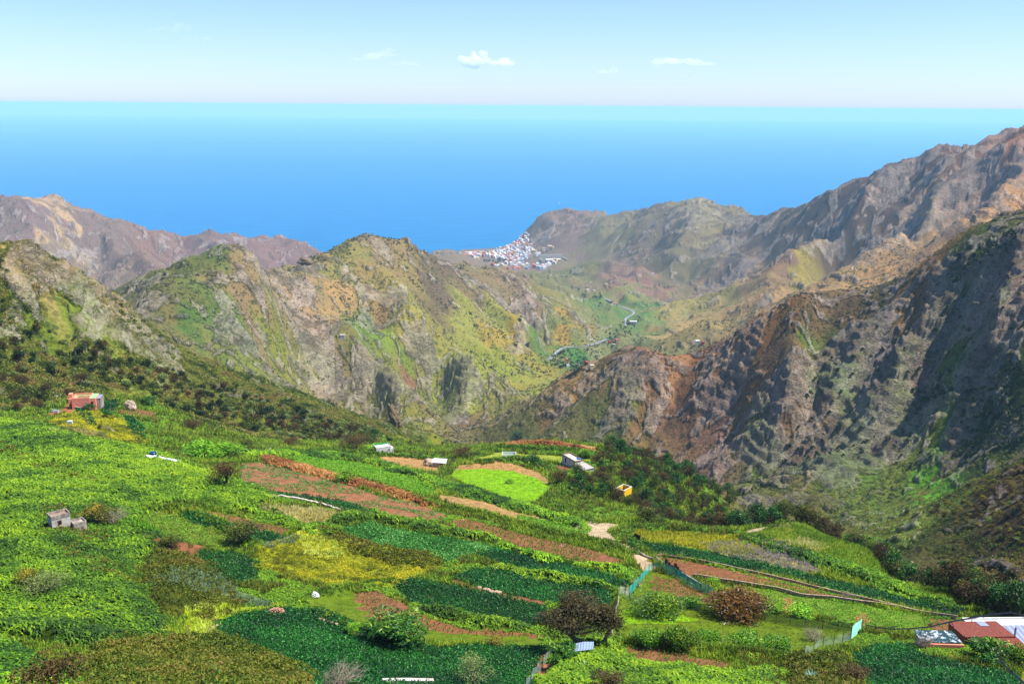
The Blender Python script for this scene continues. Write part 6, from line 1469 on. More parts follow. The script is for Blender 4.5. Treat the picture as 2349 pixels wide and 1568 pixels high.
# ------------------------------------------------------------------ walls, nets, rails that follow the ground
def follow(pts_uv, n=4):
    P = hit(pts_uv, gz_at); out = []
    for a_, b_ in zip(P[:-1], P[1:]):
        for k in range(n): out.append(a_ + (b_ - a_) * k / n)
    out.append(P[-1]); out = np.array(out); out[:, 2] = gz_at(out[:, 0], out[:, 1]); return out
def wall_along(name, uv, h_, t, mat, label, cat, n=4, jag=0.0, sink=.5):
    P = follow(uv, n); V = []; F = []; r = np.random.default_rng(len(uv))
    for k, p in enumerate(P):
        d = P[min(k + 1, len(P) - 1)] - P[max(k - 1, 0)]; nn = np.array([-d[1], d[0]]) / (np.hypot(d[0], d[1]) + 1e-9) * t / 2; hh = h_ + r.uniform(-jag, jag)
        for s_, z in ((-1, -sink), (-1, hh), (1, hh), (1, -sink)): V.append((p[0] + nn[0] * s_, p[1] + nn[1] * s_, p[2] + z))
    for k in range(len(P) - 1):
        for q in range(3): F.append((k * 4 + q, k * 4 + q + 1, k * 4 + 5 + q, k * 4 + 4 + q))
    F += [(0, 3, 2, 1), tuple(4 * (len(P) - 1) + q for q in (0, 1, 2, 3))]
    return tag(MB().add(V, F).build(name, mat), label, cat)
wall_along('stone_wall', [(597, 1133), (640, 1140), (690, 1148), (735, 1158), (786, 1174)], .7, .5, flatmat('white_stone', (226, 214, 198), (170, 150, 130), 3, bump=.5), 'curved low wall of pale stones above the dry grass patch', 'wall', 8, .12)
wall_along('terrace_wall', [(1502, 1277), (1520, 1274), (1546, 1279), (1620, 1290), (1700, 1308), (1785, 1327), (1888, 1352), (1990, 1376), (2050, 1390), (2090, 1400)], .55, .22, M_BLOCK, 'long upper concrete wall above the reddish field', 'wall', 6)
wall_along('terrace_wall', [(1590, 1323), (1620, 1327), (1666, 1335), (1785, 1354), (1840, 1369), (1905, 1374), (1973, 1384), (2059, 1396), (2127, 1410), (2195, 1420)], .8, .25, M_BLOCK, 'long lower block wall between the reddish field and the light green rows', 'wall', 6)
wall_along('terrace_wall', [(1502, 1283), (1520, 1296), (1545, 1308), (1560, 1318), (1580, 1330), (1610, 1348)], .9, .25, M_CONC, 'low wall under the teal net at the narrow end of the reddish field', 'wall', 5)
wall_along('path_kerb', [(1464, 1268), (1480, 1277), (1500, 1284)], .5, .25, M_CONC, 'short low wall beside the footpath, next to the teal net', 'wall', 4)
wall_along('concrete_ledge', [(878, 1566), (930, 1565), (995, 1566)], .5, .6, M_CONCL, 'pale concrete ledge at the very bottom of the lowest potato field', 'ledge', 4)
def netmat(name, c, al):
    m = bpy.data.materials.new(name); m.use_nodes = True; nt = m.node_tree; b = nt.nodes['Principled BSDF']; b.inputs['Base Color'].default_value = tuple(lin(c)) + (1,); b.inputs['Roughness'].default_value = .8; b.inputs['Alpha'].default_value = al
    return m
def net(uv, h_, mat, label, n=5, gap=3):
    P = follow(uv, n); root = empty('net_fence', P[0], 0, label, 'fence'); V = []; F = []; o0 = P[0]
    for k, p in enumerate(P):
        sag = .12 * math.sin(k * 1.9)
        V += [tuple(p - o0 + [0, 0, .05]), tuple(p - o0 + [.15 * math.sin(k * 1.3), .1, h_ * .55]), tuple(p - o0 + [0, 0, h_ + sag])]
    for k in range(len(P) - 1):
        for q in (0, 1): F.append((k * 3 + q, k * 3 + 3 + q, k * 3 + 4 + q, k * 3 + 1 + q))
    part(root, 'net', MB().add(V, F), mat)
    for k in range(0, len(P), gap):
        q = P[k] - o0; part(root, 'post', MB().tube([tuple(q - [0, 0, .3]), tuple(q + [0, 0, h_ + .25])], .045, 5), M_RUST)
TEAL = netmat('teal_net', (40, 170, 150), .62); DTEAL = netmat('dark_net', (30, 80, 66), .6); GREYN = netmat('grey_net', (150, 170, 160), .3)
net([(1443, 1366), (1457, 1350), (1470, 1336), (1480, 1320), (1494, 1307), (1516, 1309), (1548, 1322), (1566, 1330), (1580, 1344), (1607, 1356), (1636, 1366)], 1.9, TEAL, 'teal net fence bending round the end of the reddish field')
net([(1572, 1398), (1645, 1408), (1725, 1419), (1780, 1428), (1833, 1437), (1900, 1444), (1955, 1450)], 1.7, DTEAL, 'dark green net fence running behind the orchard below the avocado tree')
net([(1952, 1466), (1976, 1446)], 2.3, netmat('bright_teal_net', (150, 236, 200), .97), 'bright mint coloured net panel at the orchard corner', 3, 3)
net([(1402, 1466), (1409, 1430), (1417, 1396), (1420, 1366), (1443, 1366)], 2.0, netmat('pale_net', (190, 190, 170), .55), 'pale net fence between the slender heath tree and the orchard')
net([(1420, 1368), (1460, 1384), (1500, 1380)], 1.6, GREYN, 'thin see-through net behind the big citrus tree')
net([(1845, 1500), (1880, 1482), (1920, 1476), (1952, 1466)], 1.5, GREYN, 'thin see-through net closing the orchard below the bare tree')
net([(1205, 1590), (1225, 1556), (1250, 1525), (1268, 1500)], 1.6, GREYN, 'thin net fence beside the soil path at the bottom of the slope')
P = follow([(1563, 1320), (1552, 1311), (1538, 1305), (1524, 1297)], 2); root = empty('rusty_sheet_fence', P[0], 0, 'row of dark rusty metal sheets at the tip of the reddish field', 'fence')
for k in range(len(P) - 1):
    a_, b_ = P[k] - P[0], P[k + 1] - P[0]; b2 = a_ + (b_ - a_) * .94; hh = 1.5 + .35 * ((k * 7) % 3 - 1)
    part(root, 'sheet', MB().add([a_ - [0, 0, .3], b2 - [0, 0, .3], b2 + [0, 0, hh], a_ + [0, 0, hh]] + [q + [.02, .06, 0] for q in (a_ - [0, 0, .3], b2 - [0, 0, .3], b2 + [0, 0, hh], a_ + [0, 0, hh])], [(0, 1, 2, 3), (7, 6, 5, 4), (3, 2, 6, 7), (0, 3, 7, 4), (1, 5, 6, 2)]), M_RUST)
def rail(uv, label, h_=1.1, nposts=6):
    P = follow(uv, nposts); root = empty('wooden_gate', P[0], 0, label, 'fence'); o0 = P[0]
    for p in P: part(root, 'post', MB().tube([tuple(p - o0 - [0, 0, .3]), tuple(p - o0 + [0, 0, h_])], .05, 5), M_WOOD)
    for z in (.4, h_ - .15): part(root, 'rail', MB().tube([tuple(p - o0 + [0, 0, z]) for p in P], .04, 4), M_WOOD)
rail([(1506, 1296), (1503, 1284)], 'short wooden rail fence at the rounded end of the reddish field', 1.5, 5)
rail([(1462, 1236), (1473, 1240), (1484, 1246)], 'wooden rail fence where the footpath leaves the road bend', 1.2, 5)
rail([(385, 1040), (415, 1040), (445, 1042)], 'thin wooden handrail beside the pale shrub near the blue tank', 1.1, 3)
p = on(1461, 1240); tag(MB().add([(-.8, 0, -.3), (.8, .1, -.3), (.8, .1, 1.6), (-.8, 0, 1.9), (-.8, .06, -.3), (.8, .16, -.3), (.8, .16, 1.6), (-.8, .06, 1.9)], [(0, 1, 2, 3), (7, 6, 5, 4), (3, 2, 6, 7), (0, 3, 7, 4), (1, 5, 6, 2)]).build('gate_sheet', M_RUST, loc=p, rz=-.7), 'single dark rusty sheet serving as a gate by the road bend', 'gate')
p = on(1337, 1500); tag(MB().add([(-1.3, -.5, .7), (0, -.6, .95), (1.4, -.5, 1.1), (1.5, .7, 1.5), (.1, .7, 1.5), (-.9, .8, 1.2), (-1.3, -.5, .75), (0, -.6, 1.0), (1.4, -.5, 1.15), (1.5, .7, 1.55), (.1, .7, 1.55), (-.9, .8, 1.25)], [(0, 5, 4, 1), (1, 4, 3, 2), (6, 7, 10, 11), (7, 8, 9, 10), (0, 1, 7, 6), (1, 2, 8, 7), (2, 3, 9, 8), (5, 0, 6, 11), (3, 4, 10, 9), (4, 5, 11, 10)]).build('metal_sheet', corrmat('blue_grey_sheet', (170, 190, 210), (120, 140, 165), None, 1.5), loc=p), 'bent blue grey metal sheet in the ferns below the tall heath tree', 'metal sheet')
p = on(1061, 1051); tag(MB().tube([(0, 0, -.3), (.15, 0, 6)], [.09, .06], 6).build('pole', M_WPLAS, loc=p), 'thin white pole beside the small shed', 'pole')
for k, (u, v) in enumerate([(1162, 1160 + 0), (1287, 1190)]):
    pass
for u, v, lb in ((2063 / 1, 1211, ''),): pass
for k, (u, v) in enumerate([(1063 + 0, 1196), (1148, 1223)]): pass
for u, v, lb in ((1063, 1200, 'white plastic bottle on a stick at the upper end of the ploughed plot'), (1287, 1259, 'white plastic bottle on a stick at the lower end of the ploughed plot'), (1339, 1534, 'white plastic bottle on a stick in the fern thicket')):
    p = on(u, v); h = empty('bottle_scarer', p, 0, lb, 'scarecrow'); part(h, 'stick', MB().tube([(0, 0, -.2), (0, 0, 1.0)], .02, 4), M_WOOD); part(h, 'bottle', MB().tube([(0, 0, .8), (0, 0, 1.15), (0, 0, 1.25)], [.09, .09, .03], 8), M_WPLAS)
# agave
p = on(1862, 1556); m = MB()
for k in range(16):
    a = 2.4 * k; up = .3 + .05 * k; d = np.array([math.cos(a), math.sin(a), 0]); s_ = np.array([-d[1], d[0], 0]); L_ = 1.2
    q = [d * L_ * t * math.cos(up) + np.array([0, 0, L_ * t * math.sin(up) * 1.2]) for t in (0, .5, 1)]
    m.add([q[0] - s_ * .1, q[0] + s_ * .1, q[1] - s_ * .12, q[1] + s_ * .12, q[2]], [(0, 1, 3, 2), (2, 3, 4)])
tag(m.build('agave', flatmat('agave_leaf', (120, 160, 140), (90, 130, 120), 2), loc=p), 'blue green agave beside the heather bush at the bottom edge', 'plant')
# two people in the upper field
def person(u, v, rz, shirt, trou, label, lean):
    me = bpy.data.meshes.new('person'); s_ = 1
    J = [(0, 0, .95), (0, 0, 1.15), (0, -.02 - lean * .1, 1.38), (0, -.03 - lean * .2, 1.5), (0, -.05 - lean * .25, 1.6), (0, -.06 - lean * .27, 1.72), (.2, -lean * .15, 1.4), (.27, -.08 - lean * .3, 1.13), (.22, -.24 - lean * .3, .96), (-.2, -lean * .15, 1.4), (-.27, -.05 - lean * .3, 1.13), (-.24, -.22 - lean * .3, .95),
         (.1, 0, .9), (.13, -.04, .5), (.14, .02, .08), (.14, -.13, .03), (-.1, 0, .9), (-.13, .03, .5), (-.14, .08, .08), (-.14, -.07, .03)]
    E = [(0, 1), (1, 2), (2, 3), (3, 4), (4, 5), (2, 6), (6, 7), (7, 8), (2, 9), (9, 10), (10, 11), (0, 12), (12, 13), (13, 14), (14, 15), (0, 16), (16, 17), (17, 18), (18, 19)]
    R = [.14, .13, .15, .06, .1, .09, .065, .045, .03, .065, .045, .03, .09, .065, .045, .035, .09, .065, .045, .035]
    me.from_pydata(J, E, []); o = bpy.data.objects.new('person', me); COL.objects.link(o)
    md = o.modifiers.new('s', 'SKIN')
    for vt, rr in zip(me.skin_vertices[0].data, R): vt.radius = (rr, rr * .85)
    me.skin_vertices[0].data[0].use_root = True
    o.modifiers.new('u', 'SUBSURF').render_levels = 1
    m, nt, b = newmat('clothes'); tcn = nt.nodes.new('ShaderNodeTexCoord').outputs['Object']; sp = nt.nodes.new('ShaderNodeSeparateXYZ'); nt.links.new(tcn, sp.inputs[0])
    c = mixc(nt, mth(nt, 'GREATER_THAN', sp.outputs[2], .93), lin(trou), lin(shirt)); c = mixc(nt, mth(nt, 'GREATER_THAN', sp.outputs[2], 1.5), c, lin((190, 140, 110))); nt.links.new(c, b.inputs['Base Color'])
    me.materials.append(m); o.location = on(u, v); o.rotation_euler = (0, 0, rz); tag(o, label, 'person')
person(612, 1036, .5, (150, 96, 70), (90, 60, 50), 'person in brown clothes standing beside the fern bank of the upper field', .2)
person(621, 1036, -.3, (220, 220, 230), (60, 66, 90), 'person in a pale shirt standing beside the fern bank of the upper field', .6)

# ------------------------------------------------------------------ valley road and far things
M_ROAD = flatmat('asphalt', (150, 152, 162), (130, 130, 138), .2)
def ribbon(name, P, w_, mat):
    V = []; F = []
    for k, p in enumerate(P):
        d = P[min(k + 1, len(P) - 1)] - P[max(k - 1, 0)]; nn = np.array([-d[1], d[0]]) / (np.hypot(d[0], d[1]) + 1e-9) * w_ / 2
        V += [(p[0] - nn[0], p[1] - nn[1], p[2] + .5), (p[0] + nn[0], p[1] + nn[1], p[2] + .5)]
    for k in range(len(P) - 1): F.append((2 * k, 2 * k + 1, 2 * k + 3, 2 * k + 2))
    o = MB().add(V, F).build(name, mat); o['kind'] = 'structure'; o['label'] = 'grey road winding along the valley floor'
ribbon('road', RB[0], 6.5, M_ROAD); ribbon('road', RB[1], 6, M_ROAD)
def objcol(name, rough=.85):
    m, nt, b = newmat(name); oi = nt.nodes.new('ShaderNodeObjectInfo'); nt.links.new(oi.outputs['Color'], b.inputs['Base Color']); b.inputs['Roughness'].default_value = rough; return m
M_HOUSE = objcol('house_paint')
def town_mesh(r, w_, d, h_, step=False):
    m = MB(); m.box(-w_ / 2, w_ / 2, -d / 2, d / 2, -6, h_); nb = 1
    if step: m.box(-w_ / 2 + .2, w_ * .1, -d / 2 + d * .35, d / 2 - .2, h_, h_ + 2.8); nb = 2
    t = .3; m.box(-w_ / 2 - .05, w_ / 2 + .05, -d / 2 - .05, -d / 2 + t, h_, h_ + .9).box(-w_ / 2 - .05, -w_ / 2 + t, -d / 2 + t, d / 2, h_, h_ + .9).box(w_ / 2 - t, w_ / 2 + .05, -d / 2 + t, d / 2, h_, h_ + .9)
    nf = len(m.F)
    z = 1.2
    while z < h_ - 1.2:
        x = -w_ / 2 + 1.1
        while x < w_ / 2 - 1.6:
            m.box(x, x + 1.3, -d / 2 - .06, -d / 2, z, z + 1.5); m.box(w_ / 2, w_ / 2 + .06, x * d / w_, x * d / w_ + 1.1, z, z + 1.5); x += 2.7
        z += 3.0
    me = m.mesh('house', M_HOUSE); me.materials.append(M_DARKW)
    for k, pl in enumerate(me.polygons): pl.material_index = 0 if k < nf else 1
    return me
r = np.random.default_rng(77)
TH_ = [town_mesh(r, 10, 10, 6.5), town_mesh(r, 13, 10, 9.5, True), town_mesh(r, 9, 12, 9, True), town_mesh(r, 16, 11, 7), town_mesh(r, 12, 12, 12.5), town_mesh(r, 24, 12, 13)]
HC = [((238, 236, 234), 'white flat roofed house packed in the coastal town', 'white'), ((236, 196, 180), 'pale pink house packed in the coastal town', 'pink'), ((226, 150, 120), 'salmon coloured house packed in the coastal town', 'salmon'), ((240, 214, 150), 'cream yellow house packed in the coastal town', 'cream'), ((170, 190, 214), 'pale blue house packed in the coastal town', 'blue'), ((200, 110, 90), 'red brown house packed in the coastal town', 'red')]
def town(poly, n, mind, tset, wts, s0=1.0, s1=1.45):
    for q in spread(poly, n, mind, 40):
        me = TH_[int(rng.choice(tset))]; c, lb, nm = HC[int(rng.choice(6, p=wts))]
        o = bpy.data.objects.new('town_house', me); COL.objects.link(o); o.location = at(*q, 0); o.rotation_euler = (0, 0, rng.choice([-.35, .1, .35]) + rng.normal() * .08); s = rng.uniform(s0, s1); o.scale = (s, s, s)
        o.color = tuple(lin(c) * rng.uniform(.85, 1.0)) + (1,); tag(o, lb, 'house', nm + ' houses of the coastal town')
WT = [.58, .12, .1, .1, .05, .05]
town([(1110, 588), (1140, 575), (1175, 560), (1195, 546), (1212, 552), (1225, 568), (1222, 585), (1200, 600), (1160, 600), (1130, 592)], 150, 19, [0, 1, 2, 2, 0], WT)
town([(1062, 584), (1085, 580), (1112, 579), (1118, 586), (1100, 592), (1075, 590)], 26, 26, [1, 3, 4, 4], [.3, .25, .2, .2, .03, .02])
town([(1128, 610), (1160, 604), (1200, 602), (1206, 612), (1180, 622), (1150, 621), (1130, 617)], 22, 24, [0, 1, 3], [.4, .15, .2, .15, .05, .05])
town([(1205, 608), (1240, 606), (1232, 614), (1206, 618)], 7, 22, [0, 1], [.5, .1, .1, .1, .1, .1])
town([(1232, 616), (1262, 603), (1282, 596), (1286, 602), (1262, 612), (1236, 622)], 12, 20, [1, 4], [.6, .1, .1, .05, .05, .1], .9, 1.3)
town([(1222, 580), (1250, 570), (1262, 566), (1266, 574), (1246, 582), (1226, 588)], 10, 26, [3, 5], [.3, .25, .1, .35, 0, 0], .8, 1.1)
town([(1192, 545), (1204, 536), (1216, 532), (1214, 542), (1200, 550)], 10, 18, [0, 2], [.8, .1, .1, 0, 0, 0], .6, .9)
p = on(1270, 600); h = empty('walled_enclosure', p, math.radians(12), 'grey building inside a large walled terrace above the coastal town', 'building')
part(h, 'retaining_wall', B(-55, 55, 50, 54, -10, 26).box(-58, -55, -20, 54, -14, 10).box(55, 58, -20, 54, -10, 14), M_CONCL); part(h, 'hall', B(-34, 34, 0, 22, -6, 9), M_CONCL); part(h, 'roof', B(-35, 35, -1, 23, 9, 10), M_WHITER); part(h, 'window', B(-30, 30, -.4, 0, 3, 7), M_DARKW)
wall_along('breakwater', [(1048, 579.4), (1080, 578.6), (1110, 577.5), (1150, 575.5), (1172, 573)], 5, 22, flatmat('breakwater_rock', (226, 206, 190), (180, 160, 150), .05), 'pale breakwater along the shore in front of the coastal town', 'breakwater', 4, 1.0, 6)
for u, v, s, c, lb in ((1300, 827, 1.0, (200, 100, 80), 'red brown farmhouse at the top of the valley hamlet'), (1325, 838, .8, (230, 220, 210), 'small pale house among the palms of the valley hamlet'), (1345, 834, .8, (190, 80, 70), 'tiny red roofed house right of the valley hamlet field'), (1302, 839, .7, (220, 230, 235), 'pale blue shed among the palms of the valley hamlet'), (1358, 842, .7, (226, 206, 170), 'cream shed at the lower edge of the valley hamlet'),
    (1400, 785, .9, (180, 80, 66), 'red house beside the green roofed sheds on the valley road'), (1408, 792, .8, (214, 196, 176), 'pale house above the palms on the valley road'), (1415, 781, .8, (220, 120, 120), 'pinkish house higher up beside the valley road'), (1395, 776, .7, (80, 150, 110), 'green roofed shed beside the valley road'),
    (1453, 742, 1.4, (240, 240, 240), 'white valley farm among dark trees beyond the hamlet'), (1412, 699, 1.2, (220, 130, 100), 'orange house at the bend of the far valley road'), (1348, 667, 1.2, (236, 226, 214), 'pale building on the terrace of the far valley bend'), (1363, 668, 1.0, (220, 190, 170), 'small beige building on the terrace of the far valley bend'),
    (1600, 786, 1.2, (236, 236, 240), 'white farmhouse alone on the terraces behind the right ridge'), (1612, 787, .8, (200, 60, 60), 'red shed touching the lone white farmhouse'), (1497, 628, 1.0, (240, 232, 226), 'white cottage alone on the far slope above the valley'), (786, 773, .9, (190, 190, 180), 'grey stone cottage among bushes on the middle mountain')):
    p = on(u, v); o = bpy.data.objects.new('valley_house', TH_[0] if s < 1.3 else TH_[3]); COL.objects.link(o); o.location = p; s *= .8; o.scale = (s, s, s * .8); o.rotation_euler = (0, 0, rng.uniform(-.4, .4)); o.color = tuple(lin(c) * .8) + (1,); tag(o, lb, 'house')
for u, v, H_, lb in ((381, 537, 40, 'thin mast on the far left ridge beside the notch'), (561, 556, 42, 'thin mast on the far ridge right of the pointed peak'), (715, 572, 38, 'left one of the paired masts at the end of the far ridge'), (721, 575, 42, 'taller one of the paired masts at the end of the far ridge'), (1424, 494, 40, 'thin mast on the headland crest right of the town'), (1470, 486, 40, 'thin mast on the saddle of the headland')):
    p = on(u, v + 4); h = empty('mast', p, 0, lb, 'mast'); part(h, 'shaft', MB().tube([(0, 0, -4), (0, 0, H_)], [1.1, .8], 4), M_GREYM); part(h, 'crossarm', MB().tube([(-4, 0, H_ * .85), (4, 0, H_ * .85)], .5, 4), M_GREYM)
def seapt(u, v):
    d = ray(u, v); t = -CAMZ / d[2]; return Vector((d[0] * t, d[1] * t, 0))
for u, v, s, lb in ((1283, 468, 1.0, 'tiny white sailboat on the open sea above the headland'), (1760, 503, .8, 'tiny white sailboat close to the dark ridge')):
    p = seapt(u, v); h = empty('sailboat', p, .4, lb, 'boat'); h.scale = (s * 1.6,) * 3
    part(h, 'hull', MB().add([(-5, -1.4, 1.4), (4, -1.5, 1.4), (7, 0, 1.8), (4, 1.5, 1.4), (-5, 1.4, 1.4), (-4, -.8, -.5), (3.5, -.8, -.5), (5.5, 0, -.5), (3.5, .8, -.5), (-4, .8, -.5)], [(0, 1, 2, 3, 4), (5, 9, 8, 7, 6), (0, 5, 6, 1), (1, 6, 7, 2), (2, 7, 8, 3), (3, 8, 9, 4), (4, 9, 5, 0)]), M_WHITE)
    part(h, 'mast', MB().tube([(1, 0, 1.4), (1, 0, 15)], .15, 6), M_GREYM); part(h, 'sail', MB().add([(.8, 0, 2.5), (-4.5, .4, 2.5), (.8, 0, 14.5), (.8, .1, 2.5), (-4.5, .5, 2.5), (.8, .1, 14.5), (1.3, 0, 12), (6.5, .2, 2)], [(0, 2, 1), (3, 4, 5), (5, 6, 7), (0, 1, 4, 3), (1, 2, 5, 4)]), M_WHITE)

# ------------------------------------------------------------------ near plants by the camera
def cam_pt(u, v, Y): return Vector(un(u, v, Y))
def twig(uvy, r0, r1, label):
    P = [cam_pt(*a) for a in uvy]; m = MB(); n_ = len(P); m.tube([tuple(q - P[0]) for q in P], [r0 + (r1 - r0) * k / (n_ - 1) for k in range(n_)], 6)
    r = np.random.default_rng(int(uvy[0][0]))
    for k in range(1, n_ - 1):
        for s_ in (0, 1):
            q = np.array(P[k] - P[0]) + r.normal(size=3) * .01; m.tube([q, q + r.normal(size=3) * .025], [r0 * .5, r0 * .25], 4)
    tag(m.build('twig', M_BARKG, loc=P[0]), label, 'twig')
twig([(2420, 1420, 6.3), (2349, 1410, 6.2), (2316, 1404, 6.1), (2280, 1408, 6.05), (2230, 1416, 6.0), (2180, 1425, 6.0), (2130, 1437, 6.0), (2080, 1441, 6.0), (2045, 1442, 6.0), (2010, 1437, 6.0), (1985, 1432, 6.0)], (.007), .003, 'long bare twig arching across in front of the tiled farmhouse')
twig([(2420, 1600, 5.4), (2349, 1565, 5.5), (2320, 1540, 5.6), (2300, 1520, 5.7), (2287, 1500, 5.8), (2286, 1490, 5.8), (2290, 1482, 5.8)], (.008), .004, 'short curved twig hanging over the lower right corner')
def heather(u, v, Y, H_, W_, n_, label, seed, brown=.0):
    top = cam_pt(u, v, Y); base = top - Vector((0, 0, H_)); r = np.random.default_rng(seed)
    h = empty('heather_shoot', base, 0, label, 'shrub'); tk = MB(); C = []
    for k in range(n_):
        a = r.uniform(0, 6.28); rr = W_ * .5 * math.sqrt(r.random()) * (0 if k == 0 else 1); tz = H_ * (1.0 if k == 0 else r.uniform(.62, .93) - .2 * rr / W_); tip = np.array([math.cos(a) * rr, math.sin(a) * rr, tz])
        b0 = np.array([tip[0] * .2, tip[1] * .2, -.4]); mid = (tip + b0) / 2 + [tip[0] * .25, tip[1] * .25, 0]; tk.tube([b0, mid, tip], [.018, .012, .004], 5)
        for q in range(150):
            t = r.uniform(.0, 1) ** .7; c = mid + (tip - mid) * t + r.normal(size=3) * .035 * (1.25 - t) * W_; C.append(c)
    part(h, 'stems', tk, M_BARK); C = np.array(C); Vv, Ff = leaves(C, .028, 1.2, .28, r)
    T_ = np.repeat(np.clip(r.uniform(.1, .9, len(C)), 0, 1), 4)
    o = mesh_np('foliage', Vv, Ff, M_BRIGHTH, h, attrs={'tone': ('F', T_)})
    if brown:
        D = C[r.random(len(C)) < brown]; D = D[D[:, 2] > H_ * .5]; Vv, Ff = leaves(D + [0, -.02, 0], .034, .3, .8, r); mesh_np('seed_heads', Vv, Ff, M_DEADH, h, attrs={'tone': ('F', np.repeat(r.uniform(.2, .8, len(D)), 4))})
M_BRIGHTH = leafmat('heather_needles', [(0, (20, 70, 14)), (.5, (60, 130, 20)), (1, (140, 190, 40))]); M_DEADH = leafmat('heather_seed', [(0, (110, 60, 30)), (1, (190, 120, 70))])
heather(149, 1492, 17, 3.9, 1.1, 12, 'fresh green heather shoots poking up at the bottom edge near the brown bush', 5)
heather(455, 1470, 17, 3.9, 1.5, 16, 'green heather shoots with rusty seed heads at the bottom edge', 6, .09)
print('objects', round(time.time() - T0, 1))
# ------------------------------------------------------------------ sea, haze, clouds
m_sea, nt, b = newmat('sea_water')
tc = nt.nodes.new('ShaderNodeTexCoord').outputs['Object']
s1 = noise_n(nt, .0035, 6, .65, tc, (1, 3.2, 1)); s2 = noise_n(nt, .0005, 4, .6, tc, (1, 4, 1))
cc = mixc(nt, maprange(nt, s1, .35, .68, 0, 1), (.0, .095, .23), (.0, .135, .31))
cc = mixc(nt, maprange(nt, s2, .4, .6, 0, .5), cc, (.0, .115, .28))
caps = noise_n(nt, .02, 3, .75, tc, (1, 2.0, 1))
cc = mixc(nt, maprange(nt, caps, .735, .76, 0, .5), cc, (.6, .68, .75))
nt.links.new(cc, b.inputs['Base Color']); b.inputs['Roughness'].default_value = .45; b.inputs['Specular IOR Level'].default_value = .04
bp = nt.nodes.new('ShaderNodeBump'); bp.inputs['Strength'].default_value = .3; bp.inputs['Distance'].default_value = 3
nt.links.new(s1, bp.inputs['Height']); nt.links.new(bp.outputs[0], b.inputs['Normal'])
sea = mesh_np('sea', [(-60000, 3300, 0), (60000, 3300, 0), (60000, 60000, 0), (-60000, 60000, 0)], [(0, 1, 2, 3)], m_sea)
sea['kind'] = 'structure'
def volmat(name, col, dens, aniso=0.0):
    m = bpy.data.materials.new(name); m.use_nodes = True; nt = m.node_tree
    nt.nodes.remove(nt.nodes['Principled BSDF'])
    v = nt.nodes.new('ShaderNodeVolumePrincipled'); v.inputs['Color'].default_value = col + (1,); v.inputs['Density'].default_value = dens; v.inputs['Anisotropy'].default_value = aniso
    nt.links.new(v.outputs[0], nt.nodes['Material Output'].inputs['Volume'])
    return m
hz = volmat('haze_air', HAZE_COL, HAZE_D)
X, Y0, Y1, Z0, Z1 = 61000, -30, 60800, -64, 812
hv = [(-X, Y0, Z0), (X, Y0, Z0), (X, Y1, Z0), (-X, Y1, Z0), (-X, Y0, Z1), (X, Y0, Z1), (X, Y1, Z1), (-X, Y1, Z1)]
hf = [(0, 3, 2, 1), (4, 5, 6, 7), (0, 1, 5, 4), (1, 2, 6, 5), (2, 3, 7, 6), (3, 0, 4, 7)]
ho = mesh_np('haze', hv, hf, hz); ho['kind'] = 'stuff'; ho['label'] = 'pale blue haze over the valleys and sea'

# clouds: heaped masses far above the haze, each a closed body of thin mist
def cloud(parts, dist, name, label, dens, seed, flat=.55):
    "parts: (u, v, half width px, half height px)"
    import bmesh
    r = np.random.default_rng(seed); bm = bmesh.new()
    c0 = np.array(un(parts[0][0], parts[0][1], dist))
    for (u, v, wpx, hpx) in parts:
        c = np.array(un(u, v, dist)); k = dist / FPX
        for q in range(9):
            ox, oz = r.uniform(-.8, .8), r.uniform(-.55, .45); s_ = math.sqrt(max(.1, 1 - ox * ox)) * r.uniform(.35, .75)
            o = c - c0 + np.array([ox * wpx * k, r.uniform(-.6, .6) * wpx * k * .6, oz * hpx * k * s_])
            M_ = Matrix.Translation(o) @ Matrix.Diagonal((wpx * k * s_ * .55, wpx * k * s_ * .5, hpx * k * s_ * .8, 1))
            bmesh.ops.create_icosphere(bm, subdivisions=3, radius=1, matrix=M_)
    me = bpy.data.meshes.new(name); bm.to_mesh(me); bm.free()
    o = bpy.data.objects.new(name, me); COL.objects.link(o); o.location = c0
    rm = o.modifiers.new('r', 'REMESH'); rm.mode = 'VOXEL'; rm.voxel_size = dist / FPX * 2.2
    tx = bpy.data.textures.new('cloud_noise', 'CLOUDS'); tx.noise_scale = dist / FPX * 16; tx.noise_depth = 4
    dm = o.modifiers.new('d', 'DISPLACE'); dm.texture = tx; dm.strength = dist / FPX * 9; dm.mid_level = .55; dm.texture_coords = 'LOCAL'
    me.materials.append(volmat(name + '_mist', (.97, .98, 1.0), dens, .2)); tag(o, label, 'cloud')
    return o
cloud([(1085, 140, 42, 22), (1100, 128, 22, 20), (1145, 143, 40, 12)], 24000, 'cloud', 'small bright white cumulus cloud in the middle of the sky', 6e-3, 1)
cloud([(870, 128, 46, 15), (890, 116, 20, 10), (845, 134, 40, 9), (930, 146, 36, 5)], 24000, 'cloud', 'grey blue ragged cloud to the left of the bright cumulus', 1.6e-3, 2)
cloud([(1558, 140, 66, 14), (1600, 146, 40, 8), (1500, 152, 26, 5)], 24000, 'cloud', 'long lens shaped cloud right of the bright cumulus', 2.2e-3, 3)
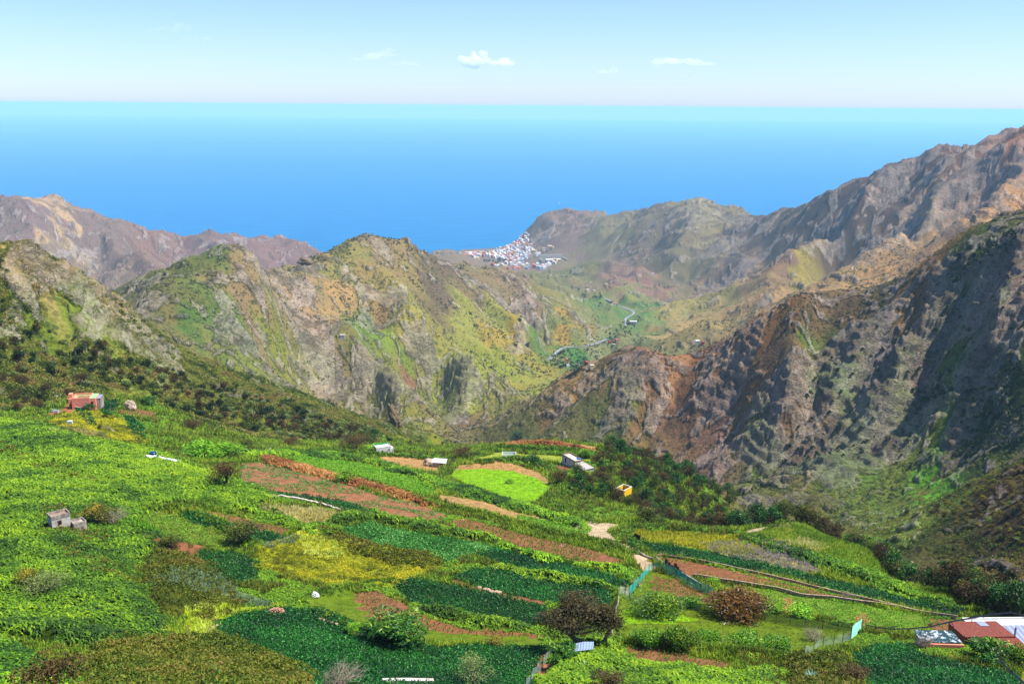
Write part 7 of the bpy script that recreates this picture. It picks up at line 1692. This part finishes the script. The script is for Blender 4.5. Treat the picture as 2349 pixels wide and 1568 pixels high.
cloud([(1388, 165, 28, 8), (1405, 158, 14, 6)], 24000, 'cloud', 'small torn cloud between the cumulus and the lens shaped cloud', 1.8e-3, 4)
cloud([(1575, 174, 26, 3.5)], 24000, 'cloud', 'tiny flat cloud under the lens shaped cloud', 1.8e-3, 5)
cloud([(1232, 146, 22, 4)], 24000, 'cloud', 'tiny wisp just right of the bright cumulus', 1.5e-3, 6)
cloud([(372, 66, 30, 10), (412, 62, 30, 18), (450, 90, 38, 12)], 24000, 'cloud', 'faint ragged cloud high on the left', 7e-4, 7)

# bank of low cloud lying on the sea beyond the haze: a wedge that thickens with distance; its top sinks to the right
def bank(y0, yfull, yend, tops, name, label, dens, seed, z0, wob):
    xs = np.linspace(-52000, 52000, 160); V = []; F = []
    for k, x in enumerate(xs):
        top = float(np.interp(x, *tops)); n1 = float(fbm(np.array([x / 5200.]), np.array([seed + .5]), 5, seed)[0]) - .5; n2 = float(fbm(np.array([x / 1500.]), np.array([seed + .5]), 4, seed + 1)[0]) - .5
        top += 24 * n2; ys = max(y0, y0 + wob * (.5 + 1.6 * n1 + .5 * n2))
        for y, z in ((ys, z0 + 4), (ys + (yfull - y0) * .35, z0 + (top - z0) * (.30 + .3 * n1)), (ys + (yfull - y0) * .7, z0 + (top - z0) * (.72 + .2 * n2)), (yfull + wob, top), (yend, top * 1.01), (yend + 900, z0)): V.append((x, y, z))
    for k in range(len(xs) - 1):
        for q in range(6): F.append((k * 6 + q, k * 6 + (q + 1) % 6, (k + 1) * 6 + (q + 1) % 6, (k + 1) * 6 + q))
    F += [tuple(range(6))[::-1], tuple((len(xs) - 1) * 6 + q for q in range(6))]
    tag(MB().add(V, F).build(name, volmat(name + '_mist', (.93, .97, 1.0), dens), smooth=True), label, 'cloud')
bank(61500, 66000, 80000, ([-52000, -20000, 2000, 24000, 30000, 52000], [1130, 1110, 1040, 900, 800, 780]), 'cloud_bank', 'long pale bank of low cloud lying over the sea along the horizon', 2.2e-4, 3, 12, 900)
